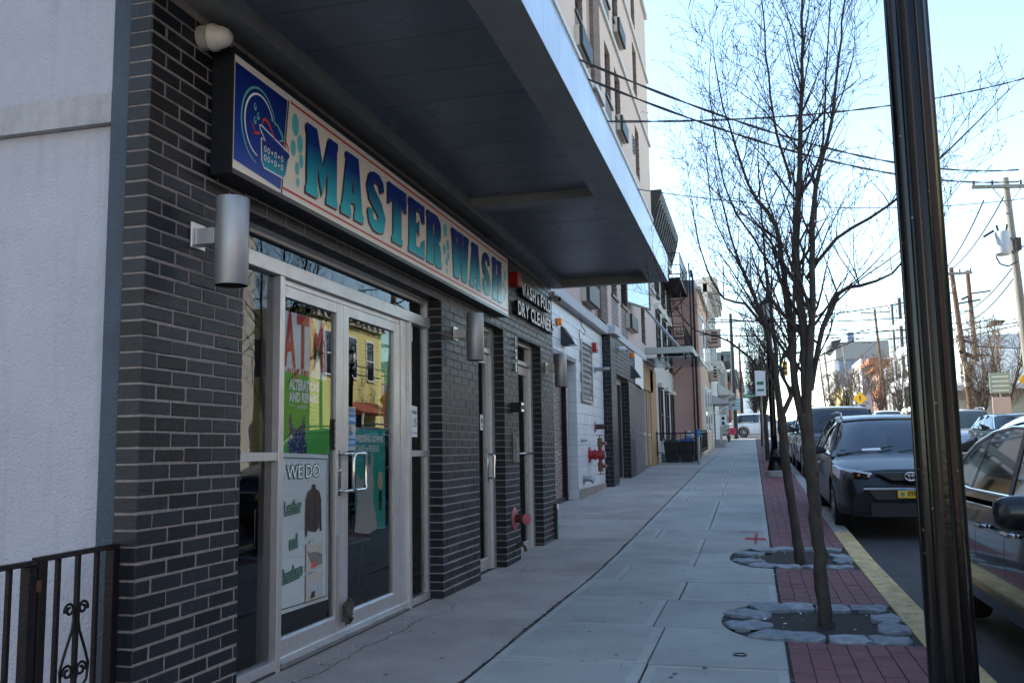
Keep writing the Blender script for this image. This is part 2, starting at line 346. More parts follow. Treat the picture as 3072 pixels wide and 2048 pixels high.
def fx(x):  # print plane facing +x : (u -> y, v -> z)
    return lambda u, v, w: (x + w, u, v)
def ribbon(mb, pts, w, x, mi=0):
    n = len(pts); L = []; Rr = []
    for i, p in enumerate(pts):
        a = pts[max(i - 1, 0)]; b = pts[min(i + 1, n - 1)]; dx, dy = b[0] - a[0], b[1] - a[1]; d = hypot(dx, dy) or 1
        ww = w[i] if isinstance(w, list) else w; nx, ny = -dy / d * ww / 2, dx / d * ww / 2
        L.append((x, p[0] + nx, p[1] + ny)); Rr.append((x, p[0] - nx, p[1] - ny))
    mb.grid([Rr, L], mi)
def ellipse(cy, cz, a, b, n=24, t0=0, t1=2 * pi):
    full = abs(t1 - t0 - 2 * pi) < 1e-6; k = n if full else n + 1
    return [(cy + a * cos(t0 + (t1 - t0) * i / n), cz + b * sin(t0 + (t1 - t0) * i / n)) for i in range(k)]
def text_mesh(s, size, sx=1, extrude=0, bold=0, mats=None, shear=0, align='LEFT', space=1):
    c = bpy.data.curves.new('t', 'FONT'); c.body = s; c.size = size; c.extrude = extrude; c.offset = bold; c.resolution_u = 3; c.shear = shear; c.align_x = align; c.space_character = space
    o = bpy.data.objects.new('t', c); COL.objects.link(o); dg = bpy.context.evaluated_depsgraph_get(); dg.update()
    me = bpy.data.meshes.new_from_object(o.evaluated_get(dg)); bpy.data.objects.remove(o); bpy.data.curves.remove(c)
    me.transform(Matrix.Diagonal((sx, 1, 1, 1)))
    me.materials.clear()
    for m in mats: me.materials.append(m)
    if len(mats) > 1:
        for p in me.polygons: p.material_index = 0 if abs(p.normal.z) > .5 else 1
    return me
MX = Matrix(((0, 0, 1, 0), (1, 0, 0, 0), (0, 1, 0, 0), (0, 0, 0, 1)))   # text lying on a wall that faces +x
MY = Matrix(((1, 0, 0, 0), (0, 0, -1, 0), (0, 1, 0, 0), (0, 0, 0, 1)))  # text on a face towards -y
def text(name, s, at, size, mats, parent, ori=MX, rot=0, **k):
    me = text_mesh(s, size, mats=mats, **k); b = BASE.get(parent.name, (0, 0, 0)) if parent else (0, 0, 0)
    me.transform(Matrix.Translation(Vector(at) - Vector(b)) @ ori @ Matrix.Rotation(rot, 4, 'Z'))
    o = bpy.data.objects.new(name, me); link(o, parent); BASE[o.name] = b; return o
def wall_bricks(y0, y1, z0, z1, course, L, j, start=0):
    out = []; k = 0; z = z0
    while z + course * .5 < z1:
        zz = min(z + course - j, z1); y = y0 - (L / 2 if (k + start) % 2 else 0)
        while y < y1 - .015:
            a, b = max(y, y0), min(y + L - j, y1)
            if b - a > .02: out.append((a, b, z, zz))
            y += L
        z += course; k += 1
    return out

# ================================================================== GROUND, ROAD, SIDEWALK
XC = 1.12      # outer edge of the kerb
def strip(x0, x1, ys, dz, mb=None, nx=1):
    mb = mb or MB(); mb.grid([[(x0 + (x1 - x0) * i / nx, y, gz(y) + dz) for i in range(nx + 1)] for y in ys]); return mb
ys = [-40, -10, 0, 4, 8.2, 10] + [12 + 2 * i for i in range(60)] + [150, 200, 300, 900]
struct('ground', strip(-300, 300, ys, -.30, nx=6), M['asphalt'], fixn=False)
mb = MB(); mb.grid([[(x, y, gz(y) - .13 + .05 * (1 - abs(x - 5.1) / 4.1)) for x in (1.0, 2, 3, 4, 5.1, 6, 7, 8, 9.3)] for y in ys if y < 301]); struct('road', mb, M['asphalt'], fixn=False)
mb = MB(); mb.grid([[(x, y, gz(y) - .126 + .03) for x in (-60, 60)] for y in (64.5, 68, 72, 76, 79.5)]); struct('cross_street', mb, M['asphalt'], fixn=False)
# sidewalk base (dark joints show between the slabs)
sw = MB(); yy = [-4, 3.5, 8.2, 10] + [12 + 2 * i for i in range(27)]
sw.grid([[(x, y, gz(y) + dz) for x, dz in ((-3.9, -.012), (XC - .215, -.012), (XC - .215, -.2))] for y in yy])
side = struct('sidewalk', sw, M['joint'], fixn=False)
mb = MB(); mb.grid([[(x, y, gz(y) + (-.002)) for x in (-7, XC)] for y in [79.8, 90, 110, 130, 160, 200, 300]]); mb.grid([[(XC, y, gz(y) + dz) for dz in (-.002, -.2)] for y in [79.8, 120, 200, 300]])
struct('far_sidewalk', mb, M['conc'], fixn=False)
mb = MB(); q = [-4, 8.2, 10] + [12 + 2 * i for i in range(27)]
mb.grid([[(x, y, gz(y) + dz) for x, dz in ((9.05, -.2), (9.05, 0), (12.5, 0))] for y in q]); q = [79.8, 100, 130, 200, 300]
mb.grid([[(x, y, gz(y) + dz) for x, dz in ((9.05, -.2), (9.05, 0), (12.5, 0))] for y in q]); struct('opposite_sidewalk', mb, M['conc'], fixn=False)

PITS = [(6.54, 5.86, 7.22, -.27), (9.935, 9.15, 10.72, -.30)]   # centre y, y0, y1, leftmost x
PX0, PX1 = .14, XC - .215
def slab(x0, x1, y0, y1, bite=None, mm='conc'):
    mb = MB(); g = .006; x0 += g; x1 -= g; y0 += g; y1 -= g; e = .006; t = .055
    if bite is None:
        jx, jy = [random.uniform(-.002, .002) for _ in range(2)]
        def pt(x, y, d=0): return (x, y, gz(y) + d + jx * (x - x0) + jy)
        o = [pt(x0, y0, -e), pt(x1, y0, -e), pt(x1, y1, -e), pt(x0, y1, -e)]; lo = [(p[0], p[1], p[2] - .03) for p in o]
        i1 = [pt(x0 + e, y0 + e), pt(x1 - e, y0 + e), pt(x1 - e, y1 - e), pt(x0 + e, y1 - e)]
        i2 = [pt(x0 + t, y0 + t, .0006), pt(x1 - t, y0 + t, .0006), pt(x1 - t, y1 - t, .0006), pt(x0 + t, y1 - t, .0006)]
        mb.add(lo + o + i1 + i2, [])
        for a in (0, 4): 
            for k in range(4): mb.f.append((a + k, a + (k + 1) % 4, a + 4 + (k + 1) % 4, a + 4 + k)); mb.m.append(0)
        for k in range(4): mb.f.append((8 + k, 8 + (k + 1) % 4, 12 + (k + 1) % 4, 12 + k)); mb.m.append(1)
        mb.f.append((12, 13, 14, 15)); mb.m.append(0)
    else:
        cy, b0, b1, lx = bite
        pol = [(x0, y0), (x1, y0)]; n = 14
        ya, yb = max(y0, b0), min(y1, b1)
        arc = []
        for k in range(n + 1):
            y = ya + (yb - ya) * k / n; q_ = max(0, 1 - ((y - cy) / ((b1 - b0) / 2)) ** 2); arc.append((x1 - (x1 - lx) * sqrt(q_), y))
        pol += arc if ya > y0 + .01 or yb < y1 - .01 or True else []
        pol += [(x1, y1), (x0, y1)]
        cl = []
        for p in pol:
            if not cl or hypot(p[0] - cl[-1][0], p[1] - cl[-1][1]) > .004: cl.append(p)
        mb.prism(cl, lambda u, v, w: (u, v, gz(v) + w), -.035, 0)
    obj('slab', mb, [M[mm], M['conc_t'] if mm == 'conc' else M[mm]], side)
for y0 in [-3.5 + 2.45 * i for i in range(27)]:
    y1 = y0 + 2.45
    xl = -2.6 if y1 < 12 else -3.4
    if y0 < 11.4 < y1: slab(-2.6, -1.503, y0, 11.4, mm='conc_a'); slab(-3.6, -1.503, 11.4, y1, mm='conc_a')
    elif y0 < 63: slab(xl if y0 > 3 else -3.9, -1.503, y0, y1, mm='conc_a')
rows = [-4.0]; 
while rows[-1] < 63: rows.append(rows[-1] + random.choice([.95, 1.0, 1.05, 1.1]))
for y0, y1 in zip(rows, rows[1:]):
    xm = random.choice([-.62, -.62, -.70, -1.22]); slab(-1.497, xm, y0, y1)
    cuts = [p for p in PITS if p[1] < y1 and p[2] > y0]
    slab(xm, PX0 - .012, y0, y1, cuts[0] if cuts else None)
# red stamped pavers between concrete and kerb
mbs = MB(); npv = 0; cw, cl = (PX1 - PX0) / 7, .235
def in_pit(y): return any(p[1] - .02 < y < p[2] + .02 for p in PITS)
y = -1.0; row = 0
pav = []
for col in range(7):
    y = 3.2 - (.5 * cl if col % 2 else 0)
    while y < 62:
        a, b = y, y + cl
        for p in PITS:
            if a < p[1] < b: b = p[1]
            if a < p[2] < b: a = p[2]
        if not in_pit((a + b) / 2) and b - a > .04: pav.append((col, a, b))
        y += cl
def paver(mb, col, a, b):
    x0 = PX0 + col * cw; g = .002; z = random.uniform(-.0015, .0015)
    A = [(x0 + g, a + g), (x0 + cw - g, a + g), (x0 + cw - g, b - g), (x0 + g, b - g)]; c = .003
    B = [(x0 + g + c, a + g + c), (x0 + cw - g - c, a + g + c), (x0 + cw - g - c, b - g - c), (x0 + g + c, b - g - c)]
    mb.add([(p[0], p[1], gz(p[1]) - .012) for p in A] + [(p[0], p[1], gz(p[1]) - .002 + z) for p in A] + [(p[0], p[1], gz(p[1]) + .001 + z) for p in B],
           [(0, 1, 5, 4), (1, 2, 6, 5), (2, 3, 7, 6), (3, 0, 4, 7), (4, 5, 9, 8), (5, 6, 10, 9), (6, 7, 11, 10), (7, 4, 8, 11), (8, 9, 10, 11)])
pav.sort(key=lambda t: t[1])
for i, p in enumerate(pav):
    if i < 290: m1 = MB(); paver(m1, *p); obj('paver', m1, M['paver'], side, fixn=False)
    else: paver(mbs, *p)
obj('paving_field', mbs, M['paver'], side, stuff=True, fixn=False)
mb = MB(); mb.grid([[(x, y, gz(y) - .008) for x in (PX0, PX1)] for y in [3, 4, 5.84]]); 
mb.grid([[(x, y, gz(y) - .006) for x in (PX0, PX1)] for y in [7.24, 8.2, 9.13]]); mb.grid([[(x, y, gz(y) - .006) for x in (PX0, PX1)] for y in [10.74, 12, 26, 40, 62]])
obj('paver_joint', mb, mat('red_joint', (.20, .10, .11), .95), side, fixn=False)
# kerb
kb = MB(); kb.box(XC - .14, XC - .01, -4, -3.9, -.3, -.02); curb = struct('curb', kb, M['curb'])
y = -3.9
while y < 63:
    L_ = 2.3; a, b = y + .006, y + L_ - .006; m1 = MB()
    pr = [(XC - .21, -.25), (XC - .21, -.004), (XC - .203, 0), (XC - .03, 0), (XC - .008, -.012), (XC, -.035), (XC + .012, -.25)]
    for yy_ in (0, 1): pass
    vs = [(x, yv, gz(yv) + z) for yv in (a, b) for x, z in pr]; n = len(pr)
    m1.add(vs, [(i, i + 1, n + i + 1, n + i) for i in range(n - 1)] + [tuple(range(n)), tuple(n + i for i in reversed(range(n)))])
    o = obj('curb_stone', m1, M['yellow'] if a < 10.0 else M['curb'], curb)
    if a < 10.0: o['label'] = 'yellow painted kerb stone'
    y += L_
# tree pits with granite setts
for pi_, (cy, b0, b1, lx) in enumerate(PITS):
    mb = MB(); rim = []
    for k in range(21):
        t = pi / 2 + pi * k / 20; rim.append((PX0 + (PX0 - lx) * cos(t), cy + (b1 - b0) / 2 * sin(t)))
    rim += [(PX1, b0), (PX1, b1)]
    mb.prism(rim, lambda u, v, w: (u, v, gz(v) + w), -.034, -.030)
    t_ = thing('tree_pit', ['granite edged soil pit around the nearer thicker street tree', 'granite edged soil pit around the second slimmer leaning street tree'][pi_], 'tree pit', (PX0, cy, gz(cy)), 'street tree pits')
    obj('soil', mb, M['soil'], t_)
    cen = (.40, cy if pi_ == 0 else 9.5)
    stones = []
    hh = (b1 - b0) / 2
    for k, t in enumerate([.64, .87, 1.13, 1.36]):
        tt = pi * t; rx, ry = (PX0 - lx) - .13, hh - .13
        stones.append((PX0 + rx * cos(tt) + .03, cy + ry * sin(tt), .16, .13, tt))
    for yy_ in (b0 + .145, b1 - .145):
        for xx in (.25, .50, .74): stones.append((xx, yy_ + random.uniform(-.02, .02), .122, .125, random.uniform(-.12, .12)))
    for k in range(2): stones.append((PX1 - .10, cy - .17 + .34 * k, .10, .15, random.uniform(-.1, .1)))
    for (sx, sy, a, b, rot) in stones:
        a *= .93; b *= .92
        m1 = MB(); n = 12; top, mid, bot = [], [], []
        for k in range(n):
            t = 2 * pi * k / n; q_ = (abs(cos(t)) ** 7 + abs(sin(t)) ** 7) ** (-1 / 7) * random.uniform(.93, 1.13)
            u, v = a * cos(t) * q_, b * sin(t) * q_; U, V = u * cos(rot) - v * sin(rot), u * sin(rot) + v * cos(rot)
            zt = random.uniform(.006, .022)
            bot.append((sx + U * 1.02, sy + V * 1.02, gz(sy) - .05)); mid.append((sx + U, sy + V, gz(sy) + zt - .007)); top.append((sx + U * .94, sy + V * .94, gz(sy) + zt + random.uniform(-.004, .004)))
        m1.add(bot + mid + top + [(sx, sy, gz(sy) + zt + .002)], [(k, (k + 1) % n, n + (k + 1) % n, n + k) for k in range(n)] + [(n + k, n + (k + 1) % n, 2 * n + (k + 1) % n, 2 * n + k) for k in range(n)] + [(2 * n + k, 2 * n + (k + 1) % n, 3 * n) for k in range(n)])
        obj('cobble', m1, M['granite'], t_)
    cr_ = MB(); r9 = random.Random(40 + pi_)
    for _ in range(900):
        x, y = r9.uniform(lx + .05, PX1 - .01), r9.uniform(b0 + .02, b1 - .02)
        if x < PX0 and ((x - PX0) / (PX0 - lx)) ** 2 + ((y - cy) / hh) ** 2 > .96: continue
        q_ = r9.choice((.003, .004, .006, .009, .014)); zz = gz(y) - .032; v_ = [(x + q_ * r9.uniform(.6, 1.2) * cos(k * 2.1 + x), y + q_ * r9.uniform(.6, 1.2) * sin(k * 2.1 + x), zz) for k in range(3)]
        cr_.add(v_ + [(x, y, zz + q_ * r9.uniform(.6, 1.3))], [(0, 1, 3), (1, 2, 3), (2, 0, 3)], r9.choice((0, 0, 1, 2)))
    for _ in range(60):
        x, y = r9.uniform(PX0 - .1, PX1 - .05), r9.uniform(b0 + .1, b1 - .1); a_ = r9.uniform(0, 6); q_ = r9.uniform(.012, .03); zz = gz(y) - .026
        cr_.add([(x - q_ * cos(a_), y - q_ * sin(a_), zz), (x + q_ * .4 * sin(a_), y - q_ * .4 * cos(a_), zz + .006), (x + q_ * cos(a_), y + q_ * sin(a_), zz + .004), (x - q_ * .4 * sin(a_), y + q_ * .4 * cos(a_), zz + .009)], [(0, 1, 2, 3)], 3)
    obj('soil_crumbs', cr_, [M['soil'], M['crumb_a'], M['crumb_b'], M['crumb_c']], t_, fixn=False, stuff=True)
# small litter in the pits and along the joint
mb = MB(); rnd = random.Random(3)
def chip(mb, x, y, s, mi=0):
    a = rnd.uniform(0, pi); c, d = cos(a) * s, sin(a) * s; z = gz(y) + rnd.uniform(.0015, .006)
    mb.add([(x - c, y - d, z), (x + d * .5, y - c * .5, z), (x + c, y + d, z + s * .3), (x - d * .5, y + c * .5, z + s * .1)], [(0, 1, 2, 3)], mi)
for _ in range(60): cy, b0, b1, lx = rnd.choice(PITS); chip(mb, rnd.uniform(-.2, .9), rnd.uniform(b0, b1), rnd.uniform(.006, .02), rnd.randint(0, 1))
for _ in range(120): chip(mb, PX0 - .012 + rnd.gauss(0, .01), rnd.uniform(3.5, 20), rnd.uniform(.003, .012), rnd.randint(0, 1))
for _ in range(70): chip(mb, rnd.uniform(-2.5, 1), rnd.uniform(3.5, 22), rnd.uniform(.004, .012), rnd.randint(0, 1))
for _ in range(90): chip(mb, -2.42 + abs(rnd.gauss(0, .05)), rnd.uniform(4, 11.4), rnd.uniform(.003, .012), rnd.randint(0, 1))
o = obj('litter', mb, [M['paper'], M['leather']], fixn=False, stuff=True); tag(o, 'scattered specks of litter along the joints and tree pits', 'litter')
# gum spots, oil drips and hairline cracks
mb = MB()
for _ in range(230):
    x, y, q_ = rnd.uniform(-2.4, .05), rnd.uniform(3.6, 26), rnd.uniform(.006, .017); zz = gz(y) + .0022; e_ = rnd.uniform(.6, 1.5); a_ = rnd.uniform(0, pi)
    mb.add([(x + q_ * cos(a_ + 2 * pi * k / 7) * rnd.uniform(.8, 1.1), y + q_ * e_ * sin(a_ + 2 * pi * k / 7) * rnd.uniform(.8, 1.1), zz) for k in range(7)], [tuple(range(7))], rnd.choice((0, 0, 1)))
obj('gum_spot', mb, [mat('dark_gum', (.10, .095, .09), .9), mat('grey_gum', (.24, .235, .23), .9)], side, fixn=False, stuff=True)
for pts in ([(-2.36, 4.25), (-2.30, 4.7), (-2.34, 5.2), (-2.28, 5.75), (-2.33, 6.2), (-2.22, 6.55), (-2.30, 6.9)], [(-2.32, 4.4), (-2.0, 4.15), (-1.8, 4.3)], [(-2.4, 8.2), (-2.2, 8.5), (-2.3, 9.2), (-2.15, 9.9)], [(-1.0, 5.1), (-.8, 5.25), (-.66, 5.2)], [(-2.0, 13.3), (-1.8, 14), (-1.55, 14.2)]):
    P_ = []
    for (a, b) in zip(pts, pts[1:]):
        for k in range(9): f = k / 9; P_.append((a[0] + (b[0] - a[0]) * f + rnd.gauss(0, .010), a[1] + (b[1] - a[1]) * f + rnd.gauss(0, .012)))
    mb = MB(); rows_ = []
    for i_, p_ in enumerate(P_): w_ = rnd.uniform(.0008, .0035); rows_.append([(p_[0] - w_, p_[1], gz(p_[1]) + .0024), (p_[0] + w_, p_[1], gz(p_[1]) + .0024)])
    mb.grid(rows_); obj('crack', mb, M['joint'], side, fixn=False)
rows_ = []
for k in range(900):
    y = 2.5 + .04 * k; w_ = abs(rnd.gauss(.0, .006)) + .003; c_ = -1.5 + .006 * sin(y * 1.7) + .004 * sin(y * 5.1); rows_.append([(c_ - w_, y, gz(y) + .0022), (c_ + w_ * rnd.uniform(.6, 1.4), y, gz(y) + .0022)])
mb = MB(); mb.grid(rows_); obj('expansion_joint', mb, M['joint'], side, fixn=False)
# painted marks
mb = MB(); 
for x0, x1, y0, y1 in ((1.55, 2.9, 9.62, 9.72), (2.9, 3.0, 9.3, 10.05), (1.5, 2.9, 20.9, 21.02), (2.9, 3, 20.5, 21.4)): 
    mb.grid([[(x, y, gz(y) - .122 + .05 * (1 - abs(x - 5.1) / 4.1)) for x in (x0, x1)] for y in (y0, y1)])
for k in range(9): mb.grid([[(x, y, gz(y) - .118 + .05 * (1 - abs(x - 5.1) / 4.1)) for x in (5.0, 5.14)] for y in (12 + 6 * k, 15.5 + 6 * k)])
struct('road_marking', mb, M['white_line'], fixn=False)
mb = MB()
for poly in ([(-.05, 11.0), (-.02, 11.0), (.0, 11.9), (-.04, 11.9)], [(-.16, 11.35), (.09, 11.3), (.09, 11.5), (-.15, 11.55)], [(-.2, 12.1), (0, 12.0), (.0, 12.06), (-.2, 12.16)]):
    mb.prism(poly, lambda u, v, w: (u, v, gz(v) + .004), 0, 0)
o = obj('utility_mark', mb, M['redpaint']); o['kind'] = 'structure'
mb = MB(); mb.tube([(-.13 + .035 * cos(t * pi / 8), 5.45 + .035 * sin(t * pi / 8), .006) for t in range(17)], .004, 6, cap=False)
tag(obj('rubber_band', mb, M['black']), 'small black ring lying on the concrete near the tree pit', 'ring')

# ================================================================== LAUNDRY BUILDING
FX, RX = -2.44, -2.56
YA, YB = 3.24, 11.35
ZO = 2.415   # opening head
bld = thing('laundry_building', 'dark glazed brick laundry shopfront under a flat metal canopy', 'building', (FX, 7, 0))
CR, BL, BJ = .0667, .2115, .0092
piers = [(3.24, 4.01), (7.02, 8.05), (8.95, 9.54), (10.64, YB)]
single = 0; rest = MB()
for i, (a, b) in enumerate(piers):
    mb = MB(); mb.box(FX - (.110 if i == 0 else .32), FX - .003, a + .003, b - .003, -.05, ZO if i else 3.3)
    p = obj('pier', mb, M['mortar'], bld)
    ztop = 3.22 if i == 0 else ZO - .004
    for (y0, y1, z0, z1) in wall_bricks(a, b, .0 + .008, ztop, CR, BL, BJ, start=i):
        x1 = FX + random.uniform(-.0008, .0012); x0 = FX - .112
        if i == 0 or (i == 1 and single < 296 and z1 < 99):
            if single < 296:
                j_ = lambda a_: random.uniform(-a_, a_); m1 = MB(); m1.brick(x0, x1 + j_(.0012), y0 + (j_(.0025) if y0 > a + .02 else 0), y1 + (j_(.0025) if y1 < b - .02 else 0), z0 + j_(.0015), z1 + j_(.0015), c=random.uniform(.002, .006)); obj('brick', m1, M['brick'], p, fixn=False); single += 1; continue
        rest.brick(x0, x1, y0, y1, z0, z1)
mb = MB(); mb.box(FX - .112, FX - .003, YA + .003, 4.0, 3.3, 3.6); mb.box(FX - .32, FX - .003, 4.012, YB - .003, ZO + .001, 3.6)
p = obj('lintel_wall', mb, M['mortar'], bld)
for (y0, y1, z0, z1) in wall_bricks(4.01 + .0105, YB, ZO + .004, 3.23, CR, BL, BJ): rest.brick(FX - .112, FX + random.uniform(-.0008, .001), y0, y1, z0, z1)
# soffit of the openings (brick undersides)
for (a, b) in ((4.01, 7.02), (8.05, 8.95), (9.54, 10.64)):
    for (y0, y1, z0, z1) in wall_bricks(a, b, ZO - .012, ZO + .02, .05, BL, BJ): rest.box(FX - .112, FX - .004, y0, y1, ZO - .0098, ZO + .02)
obj('brickwork', rest, M['brick'], bld, stuff=True, fixn=False)
# side walls facing the areaway
mb = MB(); mb.box(-2.652, FX - .113, 3.262, 3.44, -.3, 12); obj('painted_strip', mb, M['strip'], bld)
mb = MB(); mb.box(-9, -2.655, 3.30, 3.7, -.5, 2.62); obj('stucco_wall', mb, M['stucco'], bld)
mb = MB(); mb.box(-9, -2.655, 3.264, 3.7, 2.624, 2.76); mb.box(-14, -2.655, 3.27, 3.44, 2.76, 17); mb.m = [0] * 6 + [1] * 6
obj('stucco_ledge', mb, [M['stucco_ledge'], M['stucco']], bld)
# interior shell
mb = MB(); mb.box(-7, RX - .12, YA + .4, YA + .45, -.02, 3.2); mb.box(-7, RX - .12, YB - .06, YB, -.02, 3.2); mb.box(-7.1, -7, YA + .4, YB, -.02, 3.2)
mb.box(-7, RX - .1, 7.5, 7.6, 0, 3.2); mb.box(-7, RX - .1, 9.2, 9.28, 0, 3.2)
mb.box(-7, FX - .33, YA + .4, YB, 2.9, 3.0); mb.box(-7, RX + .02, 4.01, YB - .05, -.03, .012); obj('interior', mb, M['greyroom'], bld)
# ---------------- storefront
def bar(mb, y0, y1, z0, z1, x0=-2.62, x1=RX + .0): mb.box(x0, x1, y0, y1, z0, z1)
fr = MB()
bar(fr, 4.012, 7.018, .0, .062, -2.63, RX + .01)            # sill (broken by the doors below)
bar(fr, 4.012, 7.018, 2.391, 2.413, -2.62, RX + .012)       # head
bar(fr, 4.012, 7.018, 2.363, 2.390, -2.61, RX - .004)
bar(fr, 4.557, 4.607, .0, 2.172, -2.66, RX + .022)          # mullion left
bar(fr, 6.42, 6.592, .0, 2.172, -2.62, RX + .0)             # mullion right
bar(fr, 6.545, 6.592, .001, 2.173, -2.62, RX + .022)
bar(fr, 4.012, 7.018, 2.174, 2.256, -2.63, RX + .020)       # transom bar
bar(fr, 4.607, 6.42, 2.137, 2.173, -2.60, RX - .01)
bar(fr, 4.012, 4.557, 1.133, 1.181, -2.60, RX + .012)
bar(fr, 6.592, 7.018, 1.133, 1.181, -2.60, RX + .012)
bar(fr, 4.012, 4.05, .062, 2.39, -2.60, RX - .002)
bar(fr, 6.972, 7.018, .062, 2.39, -2.60, RX + .006)
bar(fr, 4.30, 4.36, .062, 2.17, -2.78, -2.70); bar(fr, 6.80, 6.86, .062, 2.17, -2.78, -2.70)
obj('window_frame', fr, M['alu'], bld, bevel=.0025)
mb = MB(); mb.box(-2.66, RX + .035, 4.61, 6.42, .012, .04); obj('threshold', mb, M['alu_d'], bld, bevel=.003)
def pane(y0, y1, z0, z1, x=RX - .022, parent=None, name='pane'):
    mb = MB(); mb.add([(x, y0, z0), (x, y1, z0), (x, y1, z1), (x, y0, z1)], [(0, 1, 2, 3)]); return obj(name, mb, M['glass'], parent or bld, fixn=False)
pane(4.05, 6.972, 2.256, 2.363, name='transom_pane')
pane(4.05, 4.557, 1.181, 2.174); pane(4.05, 4.557, .062, 1.133); pane(6.592, 6.972, 1.181, 2.174); pane(6.592, 6.972, .062, 1.133)
def door(y0, y1, gl, gr, zt, zb, hinge, parent, zg0=.165, zg1=2.067, top=2.134):
    mb = MB(); X0, X1 = -2.61, RX - .005
    mb.box(X0, X1, y0, gl, zb, top); mb.box(X0, X1, gr, y1, zb, top); mb.box(X0 + .001, X1 - .001, gl, gr, zb, zg0 - .012); mb.box(X0 + .001, X1 - .001, gl, gr, zg1, top)
    mb.hexa([(X0 + .01, gl, zg0 - .0121), (X1 - .0012, gl, zg0 - .0121), (X1 - .0012, gr, zg0 - .0121), (X0 + .01, gr, zg0 - .0121)], [(X0 + .01, gl, zg0), (X1 - .014, gl, zg0), (X1 - .014, gr, zg0), (X0 + .01, gr, zg0)])
    d = obj('door', mb, M['alu'], parent, bevel=.002)
    pane(gl, gr, zg0, zg1, RX - .026, d); return d
dL = door(4.612, 5.428, 4.66, 5.33, 2.1, .046, 0, bld)
dR = door(5.432, 6.415, 5.512, 6.30, 2.1, .046, 0, bld)
mb = MB()   # pull handles
def loop(mb, y0, y1, z0, z1, x, r=.014):
    c = .03; p = [(RX - .01, y0 - .0, z0)]
    p = [(x, y0 + c, z0), (x, y1 - c, z0), (x, y1 - c * .3, z0 + c * .3), (x, y1, z0 + c), (x, y1, z1 - c), (x, y1 - c * .3, z1 - c * .3), (x, y1 - c, z1), (x, y0 + c, z1), (x, y0 + c * .3, z1 - c * .3), (x, y0, z1 - c), (x, y0, z0 + c), (x, y0 + c * .3, z0 + c * .3)]
    mb.tube(p + [p[0], p[1]], r, 10, cap=False)
loop(mb, 5.47, 5.66, .93, 1.165, RX + .055, .0135)
for z in (.93, 1.165): mb.tube([(RX - .012, 5.385, z), (RX + .05, 5.385, z), (RX + .055, 5.40, z), (RX + .055, 5.50, z)], .011, 8)
obj('handle', mb, M['steel'], dR, smooth=True)
mb = MB(); mb.lathe([(.017, 0), (.017, .012), (.006, .014)], (RX - .006, 5.375, 1.055), (1, 0, 0), 14); mb.box(RX - .006, RX - .003, 5.352, 5.398, .90, 1.185); obj('lock', mb, M['steel'], dL)
mb = MB(); mb.box(RX - .024, RX - .010, 5.315, 5.332, 1.19, 1.385); o = obj('push_plate', mb, M['black'], dL)
for k, ch in enumerate('PUSH'): text('push_letter', ch, (RX - .0095, 5.3165, 1.335 - .043 * k), .04, [M['white']], o, sx=.55)
# wrapped chain / rag at the bottom of the door stiles
mb = MB(); rr = random.Random(5)
for k in range(7): 
    pts = [(RX + .012 + rr.uniform(0, .03), 5.44 + rr.uniform(-.03, .05), .25 - .03 * j + rr.uniform(-.01, .01)) for j in range(6)]; mb.tube(pts, [.004, .012, .017, .016, .012, .005], 6)
tag(obj('tied_rag', mb, mat('grimy_rag', (.10, .085, .07), 1, noise=.6, nscale=30, bump=1)), 'grimy twisted rag tied at the foot of the double doors', 'rag')
mb = MB()
for k in range(40): mb.box(RX - .005, RX - .0035 + .0008 * (k % 3), 5.334, 5.368 + .012 * rr.random(), .14 + .013 * k, .149 + .013 * k)
obj('scuffed_stile', mb, mat('scuffed_metal', (.38, .35, .31), .9, noise=.5, nscale=40), dL)
# two narrow side doors
for (a, b, lab) in ((8.05, 8.95, ''), (9.54, 10.64, '')):
    off = .004
    f = MB(); R2 = b + .02 if False else b
    bar(f, a, a + .05, 0, 2.413, -2.62, RX + .01); bar(f, b - .10, b, 0, 2.413, -2.64, RX + .015); bar(f, a + .05, b - .10, 2.36, 2.412, -2.62, RX + .010)
    bar(f, a + .05, b - .10, 2.137, 2.185, -2.62, RX + .018)
    bar(f, b - .14, b - .1, 0, 2.137, -2.62, RX - .002)
    if b < 9: bar(f, a + .05, b - .1, 2.412, 2.4135, -2.6, RX)
    wf = obj('side_door_frame', f, M['alu'], bld, bevel=.0025)
    pane(a + .05, b - .10, 2.185, 2.36, parent=wf)
    d = door(a + .055, b - .145, a + .10, b - .225, 0, .02, 0, bld, .135, 2.03, 2.128)
    mb = MB()
    if b < 9:
        mb.tube([(RX - .01, b - .19, 1.13), (RX + .05, b - .19, 1.13), (RX + .06, b - .185, 1.12), (RX + .06, b - .185, .91), (RX + .05, b - .19, .90), (RX - .01, b - .19, .90)], .011, 8)
        mb.box(RX - .006, RX - .002, b - .215, b - .165, .86, 1.17)
        obj('handle', mb, M['steel'], d, smooth=True); mb = MB()
        mb.tube([(RX - .02, a + .14, 1.13), (RX - .08, a + .14, 1.13), (RX - .085, a + .14, .91), (RX - .02, a + .14, .90)], .010, 8)
    else: mb.tube([(RX - .01, a + .2, 1.13), (RX + .045, a + .2, 1.13), (RX + .045, b - .17, 1.13), (RX - .01, b - .17, 1.13)], .011, 8)
    obj('handle', mb, M['steel'], d, smooth=True)
